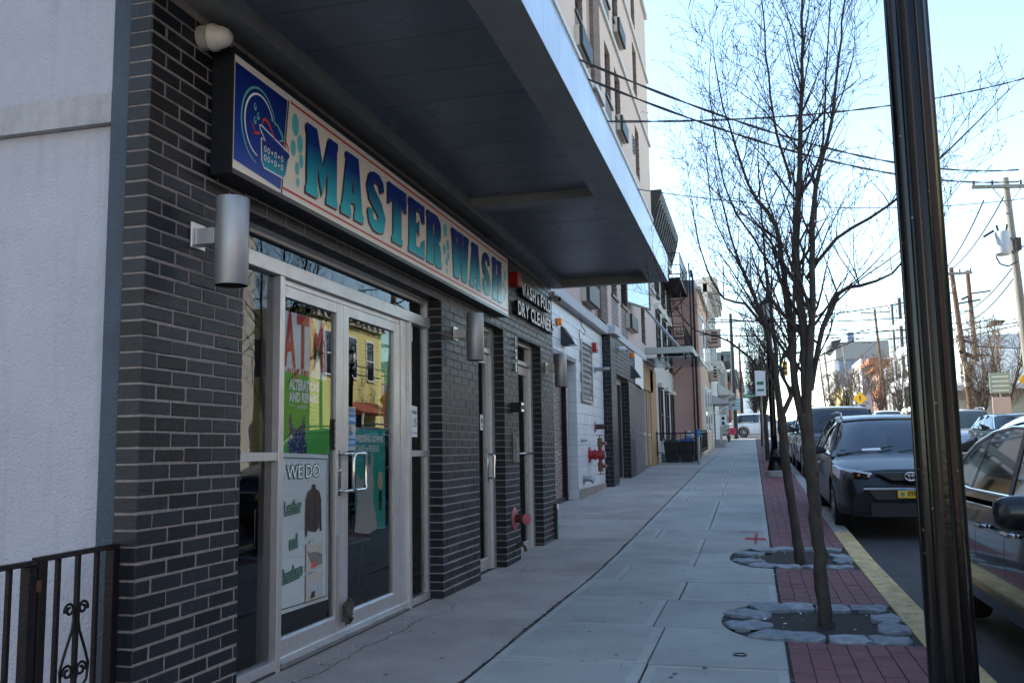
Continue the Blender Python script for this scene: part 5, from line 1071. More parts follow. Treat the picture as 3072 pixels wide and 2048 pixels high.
def stub(name, label, y, z, r, m, m2, L_=.16, dz=0):
    t = thing(name, label, 'pipe', (WX, y, z)); mb = MB(); mb.lathe([(r * 2, 0), (r * 2, .012), (r * 1.6, .02)], (WX, y, z), (1, 0, 0), 14); obj('collar', mb, m2, t); mb = MB(); mb.tube([(WX + .01, y, z), (WX + L_ * .7, y, z), (WX + L_, y + .02, z + dz)], r, 10); obj('pipe', mb, m, t, smooth=True, auto=40)
stub('wall_pipe', 'grey pipe stub low under the red standpipe valves', 17.3, .60, .05, M['zinc'], M['zinc'], .2, -.05); stub('wall_hydrant_outlet', 'dark brass outlet with red collar above the standpipe valves', 18.75, 1.62, .055, M['leather'], M['pinkred'], .2)
stub('conduit_fitting', 'small galvanised fitting right of the louvre', 18.9, 2.83, .04, M['zinc'], M['zinc'], .32); stub('faucet_pair', 'little grey faucet left of the standpipe valves', 17.15, 1.33, .022, M['zinc'], M['zinc'], .1)
mb = MB(); mb.tube([(WX + .01, 17.35, 3.70), (WX + .03, 17.3, 3.55), (WX + .12, 17.25, 3.42), (WX + .10, 17.2, 3.35), (WX + .02, 17.15, 3.45), (WX + .01, 17.2, 3.3)], .008, 5); tag(obj('loose_cable', mb, M['wire'], smooth=True), 'loose looped cable dangling above the louvre', 'cable')

# ================================================================== BUILDINGS FURTHER UP THE LEFT SIDE
def simple_bldg(name, label, xf, y0, y1, ztop, m, side=1, depth=10, zb=-.3, wins=(), fm='offwhite', gm='wglass_d', cornice=None, cd=.3, ch=.3, door=None, sidewins=()):
    """side +1: front faces +x (left of the street), -1: front faces -x"""
    zg = gz(y0); t = thing(name, label, 'building', (xf, (y0 + y1) / 2, zg)); s = side
    mb = MB(); mb.box(min(xf, xf - s * depth), max(xf, xf - s * depth), y0, y1, zg + zb, ztop); obj('wall', mb, M[m] if isinstance(m, str) else m, t)
    for (a, b, c, d) in wins:
        e_ = .05; mb = MB(); X = lambda u, v: (min(xf + s * u, xf + s * v), max(xf + s * u, xf + s * v)); q = .08
        p, r_ = X(.003, .06); mb.box(p, r_, a - q, a, c - q, d + q); mb.box(p, r_, b, b + q, c - q, d + q); mb.box(p, r_, a, b, d, d + q); p2, r2 = X(.003, .10); mb.box(p2, r2, a, b, c - q, c); mb.box(p, r_ - .01, a, b, (c + d) / 2 - .03, (c + d) / 2 + .03)
        w = obj('window', mb, M[fm], t); mb = MB(); p, r_ = X(.004, .02); mb.box(p, r_, a, b, c, d); obj('pane', mb, M[gm], w)
    for (a, b, c, d) in sidewins:   # on the face towards the camera: x range, z range
        mb = MB(); q = .08; mb.box(a - q, b + q, y0 - .06, y0 - .003, c - q, c); mb.box(a - q, b + q, y0 - .06, y0 - .003, d, d + q); mb.box(a - q, a, y0 - .06, y0 - .003, c, d); mb.box(b, b + q, y0 - .06, y0 - .003, c, d); w = obj('window', mb, M[fm], t)
        mb = MB(); mb.box(a, b, y0 - .02, y0 - .004, c, d); obj('pane', mb, M[gm], w)
    if cornice:
        mb = MB(); a_, b_ = min(xf - s * .2, xf + s * cd), max(xf - s * .2, xf + s * cd); mb.box(a_, b_, y0 - .05, y1 + .05, ztop - ch * .35, ztop + .08); a_, b_ = min(xf - s * .2, xf + s * cd * .5), max(xf - s * .2, xf + s * cd * .5); mb.box(a_, b_, y0, y1, ztop - ch, ztop - ch * .35); c_ = obj('cornice', mb, M[cornice], t)
        n = max(3, int((y1 - y0) / .6)); me = None
        for k in range(n):
            yy = y0 + .2 + (y1 - y0 - .4) * k / (n - 1); mb = MB(); a_, b_ = min(xf, xf + s * cd * .85), max(xf, xf + s * cd * .85); mb.box(a_, b_, yy - .07, yy + .07, ztop - ch * .95, ztop - ch * .36); obj('bracket', mb, M[cornice], c_)
    if door:
        a, b, c, d, mm = door; p, r_ = (min(xf + s * .003, xf + s * .05), max(xf + s * .003, xf + s * .05)); mb = MB(); mb.box(p, r_, a, b, c, d); obj('door', mb, M[mm], t)
    return t
g = lambda y: gz(y)
B2 = simple_bldg('row_house', 'off white row house with dark windows, black cornice and iron fire escape', -3.2, 31.45, 39.2, 10.1, 'offwhite', wins=[(y, y + 1.05, z, z + 1.7) for y in (32.6, 35.0, 37.4) for z in (1.5, 4.3, 6.7)], fm='cornice', cornice=None)
mb = MB()
prof = [(px_ * .58 if px_ > 0 else px_, 8.6 + (z_ - 9.3) * .727) for px_, z_ in [(-.1, 9.3), (.10, 9.3), (.12, 9.55), (.18, 9.65), (.2, 10.1), (.35, 10.5), (.45, 10.65), (.72, 11.15), (.78, 11.25), (.80, 11.5), (-.1, 11.5)]]
mb.add([(-3.2 + px_, y, z) for y in (31.5, 39.15) for px_, z in prof], [(i, (i + 1) % 11, 11 + (i + 1) % 11, 11 + i) for i in range(11)] + [tuple(range(11)), tuple(11 + i for i in reversed(range(11)))])
co = obj('cornice', mb, M['cornice'], B2)
for k in range(13):
    y = 31.7 + .6 * k; mb = MB(); mb.hexa([(-3.1, y, 8.95), (-3.02, y, 9.0), (-3.02, y + .2, 9.0), (-3.1, y + .2, 8.95)], [(-3.1, y, 9.85), (-2.78, y, 9.85), (-2.78, y + .2, 9.85), (-3.1, y + .2, 9.85)]); obj('bracket', mb, M['bracket'], co)
    mb = MB(); mb.box(-3.2, -3.08, y + .28, y + .5, 8.95, 9.35); obj('cornice_panel', mb, M['tile'], co)
for z in (4.3, 6.7, 1.5):
    for y in (32.6, 35.0, 37.4): mb = MB(); mb.box(-3.2, -3.05, y - .15, y + 1.2, z + 1.8, z + 1.95); obj('window_hood', mb, M['offwhite'], B2)
# fire escape
fe = thing('fire_escape', 'black iron fire escape with platforms and ladder on the off white row house', 'fire escape', (-3.2, 37, 5))
def platform(z, y0, y1, x1, hr=.95):
    mb = MB(); mb.box(-3.19, x1, y0, y1, z - .05, z - .03) if False else None
    k = 0; y = y0
    while y < y1: mb.box(-3.19, x1, y, y + .035, z - .04, z); y += .09
    for yy in (y0, y1 - .04): mb.box(-3.19, x1, yy, yy + .04, z - .09, z - .041)
    mb.box(x1 - .04, x1, y0, y1, z - .10, z - .041); mb.box(-3.19, -3.15, y0, y1, z - .10, z - .041)
    obj('platform', mb, M['iron'], fe); mb = MB()
    for h in (hr, hr * .5, .12): mb.tube([(-3.19, y0, z + h), (x1, y0, z + h), (x1, y1, z + h), (-3.19, y1, z + h)], .018, 5)
    for yy in [y0 + (y1 - y0) * i / 12 for i in range(13)]: mb.tube([(x1, yy, z), (x1, yy, z + hr)], .010, 4)
    for xx in [-3.19 + (x1 + 3.19) * i / 5 for i in range(6)]: mb.tube([(xx, y0, z), (xx, y0, z + hr)], .010, 4); mb.tube([(xx, y1, z), (xx, y1, z + hr)], .010, 4)
    obj('guard_rail', mb, M['iron'], fe)
    mb = MB()
    for yy in (y0 + .1, y1 - .1): mb.tube([(-3.19, yy, z - .8), (x1 - .1, yy, z - .1)], .02, 5)
    obj('brace', mb, M['iron'], fe)
platform(7.60, 34.6, 38.9, -2.42); platform(4.95, 35.4, 38.9, -2.36, .85)
mb = MB()
for x in (-2.95, -2.52): mb.tube([(x, 38.0, 4.95), (x - .12, 37.2, 7.6)], .022, 5)
for k in range(9): f = k / 8.5; mb.tube([(-2.95 - .12 * f, 38.0 - .8 * f, 5.0 + 2.6 * f), (-2.52 - .12 * f, 38.0 - .8 * f, 5.0 + 2.6 * f)], .016, 5)
obj('ladder', mb, M['iron'], fe)
mb = MB(); mb.tube([(-2.32, 38.6, 1.5), (-2.32, 38.6, 8.9)], .035, 6); mb.tube([(-2.20, 38.9, 1), (-2.20, 38.9, 8.5)], .05, 6); mb.box(-2.28, -2.18, 38.55, 38.65, 8.3, 8.6); obj('drop_ladder', mb, M['iron'], fe)
# tan building with salmon side wall
TB = thing('corner_tenement', 'tan stucco house with salmon side wall and quoined corner beyond the fire escape', 'building', (-2.06, 44, g(44)))
mb = MB(); mb.box(-12, -2.10, 39.22, 39.4, .3, 7.75); obj('side_wall', mb, M['salmon'], TB); mb = MB(); mb.box(-12, -2.06, 39.401, 47.9, .3, 7.9); obj('wall', mb, M['tan'], TB)
for k in range(9):
    w = .22 if k % 2 else .10; mb = MB(); mb.box(-2.10 - w, -2.085, 39.19, 39.3, .8 + .78 * k, .8 + .78 * k + .76); obj('quoin', mb, M['salmon'], TB)
for y, z0, z1 in [(41.2, 1.95, 3.75), (43.6, 1.95, 3.75), (41.2, 5.0, 6.9), (43.6, 5.0, 6.9), (46, 5.0, 6.9), (46, 2.2, 3.9)]:
    mb = MB(); mb.box(-2.058, -1.98, y - .12, y + 1.1, z0 - .1, z1 + .1); w = obj('window', mb, M['white'], TB); mb = MB(); mb.box(-1.979, -1.97, y, y + .98, z0, z1); obj('pane', mb, M['wglass'], w)
mb = MB(); mb.box(-2.2, -1.9, 39.2, 48, 7.85, 8.0); obj('roof_edge', mb, M['offwhite'], TB); mb = MB(); mb.box(-2.9, -2.15, 39.25, 40.1, 7.75, 8.3); obj('chimney', mb, M['bluegrey'], TB)
WB = simple_bldg('clapboard_house', 'white clapboard house with window sleeves beyond the tan house', -2.0, 47.95, 58, 9.9, mat('white_clapboard_lap', (.60, .59, .56), .8), wins=[(y, y + 1.0, z, z + 1.6) for y in (49, 52, 55) for z in (5.6, 8.0)] , cornice='offwhite', cd=.5, ch=.7, door=(49.5, 50.5, g(49.5), g(49.5) + 2.2, 'leather'))
mb = MB()
for k in range(46): z = 1.0 + .195 * k; mb.hexa([(-2.0, 47.95, z), (-1.975, 47.95, z), (-1.975, 58, z), (-2.0, 58, z)], [(-2.0, 47.95, z + .19), (-1.997, 47.95, z + .19), (-1.997, 58, z + .19), (-2.0, 58, z + .19)])
obj('clapboard', mb, M['clap'], WB, stuff=True)
def awn(name, label, x, y0, y1, z, dep, drop, m):
    t = thing(name, label, 'awning', (x, (y0 + y1) / 2, z)); mb = MB(); mb.hexa([(x, y0, z - drop - .02), (x + dep, y0, z - drop - .02), (x + dep, y1, z - drop - .02), (x, y1, z - drop - .02)], [(x, y0, z), (x + dep, y0, z - drop), (x + dep, y1, z - drop), (x, y1, z)]); obj('canvas', mb, M[m], t)
    mb = MB()
    for y in (y0, y1): mb = MB(); mb.tube([(x, y, z - drop - .5), (x + dep * .9, y, z - drop - .04)], .02, 5); obj('arm', mb, M['white'], t)
awn('door_awning', 'grey canvas awning over the doorway of the white clapboard house', -1.97, 48.6, 51.4, 3.85, 1.1, .45, 'awning'); awn('shop_awning', 'white pitched awning further along over the corner shop', -1.95, 56.5, 62.3, 5.0, 1.0, .7, 'offwhite')
simple_bldg('corner_shop', 'low stone fronted corner shop before the cross street', -2.0, 58.05, 62.6, 6.4, mat('stone_facing', (.30, .24, .16), .9, noise=.4, nscale=5), wins=[(59, 61, 2.9, 4.0)], cornice='offwhite', cd=.3, ch=.4)
t = thing('hanging_shop_sign', 'small pale blue sign hanging over the corner shop', 'sign', (-1.2, 62, 4.2)); mb = MB(); mb.box(-1.45, -.75, 62.0, 62.06, 3.55, 4.3); obj('panel', mb, mat('pale_sign', (.35, .5, .55), .5), t); mb = MB(); 
for k in range(3): mb.box(-1.40, -.80, 61.99, 62.0, 3.68 + .2 * k, 3.75 + .2 * k)
obj('lettering_bars', mb, M['white'], t)
t = thing('wall_notice', 'small white notice on the corner shop wall', 'notice', (-1.9, 58, 2.4)); mb = MB(); mb.box(-1.98, -1.55, 57.9, 57.95, 2.4, 3.1); obj('panel', mb, M['white'], t); mb = MB(); mb.box(-1.85, -1.68, 57.88, 57.89, 2.5, 2.7); mb.box(-1.85, -1.68, 57.88, 57.89, 2.8, 3.0); obj('print', mb, M['plastic'], t)
for y, z, lab in ((45.8, 6.6, 'upper'), (47.0, 5.0, 'lower')):
    t = thing('window_air_conditioner', 'boxy %s air conditioner sticking out of the tan house' % lab, 'air conditioner', (-1.9, y, z)); mb = MB(); mb.box(-1.97, -1.35 if lab == 'upper' else -1.6, y, y + .8, z - .5, z + .35 if lab == 'upper' else z); obj('case', mb, mat('weathered_box', (.42, .33, .27), .8), t); mb = MB()
    for k in range(4): mb.box(-1.80, -1.5 if lab == 'upper' else -1.65, y - .02, y - .001, z - .35 + .16 * k, z - .27 + .16 * k)
    obj('slots', mb, M['plastic'], t)
# steps
mb = MB(); mb.box(-2.0, -1.45, 48.7, 50.4, g(49) - .1, g(49) + .22); mb.box(-2.0, -1.7, 48.8, 50.3, g(49) + .22, g(49) + .4); tag(obj('door_step', mb, M['grey'], bevel=.01), 'grey stone doorstep under the grey canvas awning', 'step')
# areaway enclosure with bins in front of the row house
rl = thing('areaway_railing', 'low black railing with brick base enclosing bins before the fire escape house', 'railing', (-2.3, 33, g(33)))
mb = MB(); x0, x1, y0, y1 = -3.1, -1.85, 30.6, 38.8; z0 = g(31)
for h, pts in ((1.05, None),):
    pass
pth = [(x0, y0), (x1, y0), (x1, y1)]
for (a, b) in zip(pth, pth[1:]):
    za, zb = g(a[1]), g(b[1]); m1 = MB()
    m1.tube([(a[0], a[1], za + 1.02), (b[0], b[1], zb + 1.02)], .022, 6); m1.tube([(a[0], a[1], za + .38), (b[0], b[1], zb + .38)], .015, 6); obj('top_rail', m1, M['iron'], rl)
    n = int(hypot(b[0] - a[0], b[1] - a[1]) / .14)
    for k in range(n + 1): f = k / n; m1 = MB(); xx_, yy_ = a[0] + (b[0] - a[0]) * f, a[1] + (b[1] - a[1]) * f; m1.tube([(xx_, yy_, za + (zb - za) * f + .30), (xx_, yy_, za + (zb - za) * f + (1.02 if k % 6 else 1.1))], .009 if k % 6 else .02, 5); obj('baluster', m1, M['iron'], rl)
mb = MB(); mb.box(x0, x1 + .08, y0 - .08, y0 + .08, z0 - .1, z0 + .05); obj('kerb_base', mb, M['curb'], rl)
bk = MB()
for (a, b, c, d) in wall_bricks(x0 + .1, x1 - .15, z0 + .06, z0 + .34, .07, .2, .01): bk.box(a, b, y0 + .16, y0 + .26, c, d)
obj('brick_base', bk, M['brick'], rl, stuff=True)
tp = MB(); tp.tube([(-1.74, 30.3, g(30) - .05), (-1.74, 30.3, g(30) + .9)], .05, 12); t = thing('pipe_bollard', 'galvanised pipe bollard with blue top at the railing corner', 'bollard', (-1.74, 30.3, g(30))); obj('pipe', tp, M['zinc'], t); mb = MB(); mb.tube([(-1.74, 30.3, g(30) + .9), (-1.74, 30.3, g(30) + 1.14)], .054, 12); obj('blue_top', mb, M['p_blue'], t)
for k, (x, y, h, lid, lab) in enumerate(((-2.7, 31.6, .78, 'bin', 'wide black rubbish bin behind the low railing, left one'), (-2.2, 31.7, .82, 'binblue', 'black bin with blue lid in the middle of the railed yard'), (-2.05, 33.2, .95, 'bin', 'tall black bin against the right railing'))):
    t = thing('rubbish_bin', lab, 'bin', (x, y, g(y)), 'rubbish bins in the railed yard'); z = g(y); mb = MB(); mb.hexa([(x - .2, y - .2, z), (x + .2, y - .2, z), (x + .2, y + .2, z), (x - .2, y + .2, z)], [(x - .27, y - .27, z + h - .1), (x + .27, y - .27, z + h - .1), (x + .27, y + .27, z + h - .1), (x - .27, y + .27, z + h - .1)]); obj('bin_body', mb, M['bin'], t, bevel=.02)
    mb = MB(); mb.hexa([(x - .29, y - .29, z + h - .099), (x + .29, y - .29, z + h - .099), (x + .29, y + .29, z + h - .099), (x - .29, y + .29, z + h - .099)], [(x - .22, y - .2, z + h), (x + .22, y - .2, z + h), (x + .22, y + .2, z + h), (x - .22, y + .2, z + h)]); obj('lid', mb, M[lid], t, bevel=.01)
t = thing('white_rubbish_sack', 'white and blue rubbish sack on top of the bins in the railed yard', 'sack', (-2.2, 32.2, g(32) + 1.0)); mb = MB(); mb.lathe([(.05, .80), (.16, .83), (.19, .91), (.14, 1.01), (.05, 1.05)], (-2.15, 32.2, g(32)), (0, 0, 1), 12); obj('sack_body', mb, mat('sack_plastic', (.45, .5, .6), .3, noise=.5, nscale=8, bump=1, bscale=12), t, smooth=True)
mb = MB(); mb.lathe([(.05, 1.04), (.02, 1.06), (.04, 1.10)], (-2.15, 32.2, g(32)), (0, 0, 1), 8); obj('knot', mb, M['white'], t)

# ================================================================== STREET TREES (bare)
def tree(name, label, x, y, limbs, trunk, seed, reach=1.6, dens=1.0, twigmat='twig', minr=.0022, sides=4, group='bare street trees', levels=3):
    """trunk: [(pos, r)...]; limbs: list of [(pos, r)...] main stems; twigs grow from them"""
    rr = random.Random(seed); z = gz(y); t = thing(name, label, 'tree', (x, y, z), group)
    tm = MB(); pts = [Vector(p) for p, r in trunk]; rs = [r for p, r in trunk]
    P2, R2 = [], []
    for i in range(len(pts) - 1):
        for k in range(6):
            f = k / 6; P2.append(pts[i].lerp(pts[i + 1], f) + Vector((rr.gauss(0, .004), rr.gauss(0, .004), 0))); R2.append((rs[i] * (1 - f) + rs[i + 1] * f) * rr.uniform(.94, 1.07))
    P2.append(pts[-1]); R2.append(rs[-1]); tm.tube(P2, R2, 12); obj('trunk', tm, M['bark'], t, smooth=True)
    br = MB(); tw = MB(); limbs = [[(p, r * (.72 if group == 'bare street trees' and reach > 1.2 else 1)) for p, r in lb] for lb in limbs]
    def grow(p, d, L, r, lev):
        n = max(3, int(L / .11)); P = [Vector(p)]; R_ = [r]; q = Vector(p); dd = d.normalized(); step = L / n
        bend = Vector((rr.gauss(0, .10), rr.gauss(0, .10), .10))
        for k in range(n):
            dd = (dd + bend * (.5 if lev else .35) * step * 3 + Vector((rr.gauss(0, .10), rr.gauss(0, .10), rr.gauss(0, .07)))).normalized(); q = q + dd * step; P.append(q.copy()); R_.append(max(minr * .6, r * (1 - .78 * (k + 1) / n)))
            if lev < levels:
                pr = (1.75 if lev == 0 else 1.25 if lev == 1 else .85) * dens * (.3 + k / n)
                c = int(pr) + (1 if rr.random() < pr - int(pr) else 0)
                for _ in range(c):
                    o = Vector((rr.gauss(0, 1), rr.gauss(0, 1), rr.gauss(.1, .6))); o = (o - dd * o.dot(dd)).normalized()
                    nd = (dd * rr.uniform(.45, .95) + o * rr.uniform(.5, .95) + Vector((0, 0, .18))).normalized()
                    nl = L * rr.uniform(.28, .52) * (1.1 - .5 * k / n); nr = R_[-1] * rr.uniform(.5, .75)
                    if nl > .05: grow(q, nd, nl, max(minr, nr), lev + 1)
            elif rr.random() < .5 * dens:
                o = Vector((rr.gauss(0, 1), rr.gauss(0, 1), rr.gauss(0, 1))).normalized(); tw.tube([q, q + (o + dd * .5) * rr.uniform(.012, .035)], [minr * .9, minr * .8], 3, cap=False)
        m = br if R_[0] > .009 else tw
        m.tube(P, R_, 7 if R_[0] > .012 else (sides if R_[0] > .005 else 3), cap=False)
        if lev >= 2 and R_[-1] > 0: tw.tube([P[-1], P[-1] + dd * .02], [minr * 1.5, minr * .4], 3, cap=False)
    for lb in limbs:
        pts = [Vector(p) for p, r in lb]; rs = [r for p, r in lb]; P2, R2 = [], []
        for i in range(len(pts) - 1):
            seg = (pts[i + 1] - pts[i]).length; n = max(2, int(seg / .12))
            for k in range(n):
                f = k / n; a = pts[max(i - 1, 0)]; b = pts[i]; c = pts[i + 1]; d = pts[min(i + 2, len(pts) - 1)]
                q = .5 * ((2 * b) + (c - a) * f + (2 * a - 5 * b + 4 * c - d) * f * f + (3 * b - a - 3 * c + d) * f ** 3)
                P2.append(q + Vector((rr.gauss(0, .004),) * 3)); R2.append(rs[i] * (1 - f) + rs[i + 1] * f)
        P2.append(pts[-1]); R2.append(rs[-1]); br.tube(P2, R2, 8, cap=False)
        n = len(P2)
        for i in range(2, n - 1):
            fr_ = i / n; dd = (P2[i + 1] - P2[i - 1]).normalized()
            for _ in range(3):
                if rr.random() < (.30 + .50 * fr_) * dens:
                    o = Vector((rr.gauss(0, 1), rr.gauss(0, 1), 0)).normalized(); nd = (o * rr.uniform(.45, .9) + Vector((0, 0, rr.uniform(.5, 1.1))) + dd * .3).normalized()
                    grow(P2[i], nd, reach * rr.uniform(.35, .85) * (1 - .35 * fr_), R2[i] * rr.uniform(.30, .55), 0 if rr.random() < .55 else 1)
        grow(P2[-1], (P2[-1] - P2[-3]).normalized(), reach * .5, R2[-1], 1)
    obj('crown', br, M['bark'], t, smooth=True, fixn=False); obj('twigs', tw, M[twigmat], t, fixn=False, stuff=True)
    return t
a = lambda x, z, r, y=0: ((x, 6.46 + y, z), r)
tree('street_tree', 'nearest bare street tree with forked bark trunk growing from the granite pit', .40, 6.46,
     [[a(.345, 1.25, .046), a(.30, 1.5, .036, .03), a(.27, 2.1, .030, .08), a(.22, 2.7, .022, .10), a(.05, 3.05, .014, .15), a(-.1, 3.6, .008, .1)],
      [a(.35, 1.30, .05), a(.365, 1.9, .042), a(.345, 2.5, .034, .02), a(.40, 3.1, .026, .05), a(.46, 3.9, .016, .1), a(.50, 4.7, .008)],
      [a(.35, 1.3, .045), a(.375, 1.6, .036, -.03), a(.43, 2.1, .03, -.06), a(.47, 2.8, .024, -.05), a(.62, 3.4, .015), a(.75, 4.2, .008)],
      [a(.40, 1.55, .026), a(.46, 1.85, .024, .06), a(.60, 2.19, .020, .05), a(.75, 2.24, .016, .02), a(.95, 2.30, .010, -.03), a(1.2, 2.62, .006)],
      [a(.40, 2.3, .020), a(.60, 2.55, .017, -.06), a(.95, 2.75, .013, -.1), a(1.35, 3.1, .008, -.1)],
      [a(.40, 2.9, .016), a(.55, 3.2, .013, .1), a(.62, 3.8, .008, .15), a(.7, 4.5, .006, .2)],
      [a(.30, 2.2, .014, .06), a(.12, 2.55, .011, .2), a(-.12, 3.1, .008, .3), a(-.2, 3.8, .005, .3)],
      [a(.34, 3.0, .015, .05), a(.24, 3.5, .011, 0), a(.2, 4.3, .006, -.05)]],
     [((.405, 6.46, -.06), .062), ((.40, 6.46, .02), .050), ((.385, 6.46, .45), .042), ((.365, 6.465, .92), .044), ((.35, 6.46, 1.25), .046), ((.348, 6.46, 1.38), .036)], 11, reach=1.25, dens=.95)
a = lambda x, z, r, y=0: ((x, 9.5 + y, z), r)
tree('street_tree', 'second bare street tree with thin leaning trunk behind the nearest tree', .39, 9.5,
     [[a(.28, 1.45, .05), a(.23, 1.96, .036), a(.15, 2.47, .030, .05), a(.04, 2.82, .022, .1), a(-.12, 3.3, .014, .1), a(-.24, 3.9, .008)],
      [a(.15, 2.40, .024), a(-.02, 2.60, .020, -.1), a(-.22, 2.66, .016, -.15), a(-.42, 3.1, .011, -.2), a(-.5, 3.7, .006, -.2)],
      [a(.06, 2.0, .018, .1), a(-.2, 2.25, .014, .1), a(-.55, 2.38, .009, .05), a(-.8, 2.75, .005)],
      [a(.28, 1.45, .04), a(.42, 1.8, .03, .1), a(.46, 2.5, .022, .15), a(.5, 3.3, .014, .2), a(.55, 4.2, .007, .2)],
      [a(.26, 1.6, .032), a(.25, 2.3, .026, .1), a(.2, 3.1, .018, .2), a(.18, 4.2, .008, .2)],
      [a(.2, 2.2, .016), a(.0, 2.9, .012, .15), a(-.3, 3.6, .008, .2), a(-.35, 4.3, .005, .2)]],
     [((.40, 9.5, -.05), .062), ((.39, 9.5, .02), .052), ((.35, 9.5, .45), .044), ((.30, 9.5, .96), .044), ((.28, 9.5, 1.42), .046), ((.27, 9.5, 1.55), .034)], 23, reach=1.3, dens=.85)
def far_tree(label, x, y, h, seed, tw='twig', grp='bare street trees', dens=.6, spread=1.0, br=1.3, mr=.006, lv=2):
    z = gz(y); rr = random.Random(seed); L = []
    for k in range(5):
        an = 2 * pi * k / 5 + rr.random(); c, s_ = cos(an) * spread, sin(an) * spread
        L.append([((x, y, z + br), .04), ((x + .18 * c, y + .18 * s_, z + br + .25 * (h - br)), .034), ((x + .45 * c, y + .45 * s_, z + br + .55 * (h - br)), .022), ((x + .62 * c, y + .62 * s_, z + h * .95), .010)])
    return tree('street_tree', label, x, y, L, [((x, y, z - .05), .085), ((x, y, z + .7), .07), ((x, y, z + br), .065)], seed, reach=h * .26, dens=dens, twigmat=tw, minr=mr, sides=3, group=grp, levels=lv)
far_tree('slim bare tree beyond the street lamp on the near kerb', .45, 33.5, 5.6, 31, br=1.6)
far_tree('bare tree with dense dark crown before the cross street corner', .5, 41, 5.8, 32, dens=.8, br=1.5)
far_tree('bare tree at the kerb just before the green street sign', .45, 50, 6.0, 33, dens=.8, br=1.5)
far_tree('bare tree across the intersection on the near side of the street', .3, 86, 6.5, 34, mr=.012)
far_tree('furthest bare tree on the near side beyond the intersection', .3, 100, 7, 35, mr=.014)
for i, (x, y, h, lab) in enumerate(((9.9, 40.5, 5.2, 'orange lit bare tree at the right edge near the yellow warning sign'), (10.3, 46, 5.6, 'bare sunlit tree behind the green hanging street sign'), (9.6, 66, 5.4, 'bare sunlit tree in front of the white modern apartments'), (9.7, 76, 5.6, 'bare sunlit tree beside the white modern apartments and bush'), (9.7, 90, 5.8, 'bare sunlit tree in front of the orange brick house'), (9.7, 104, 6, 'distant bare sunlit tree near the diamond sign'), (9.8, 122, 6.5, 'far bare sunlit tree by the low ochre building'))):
    far_tree(lab, x, y, h, 50 + i, 'twig_w', 'sunlit bare trees across the street', dens=.75, spread=1.6, mr=.007 + .00008 * y)

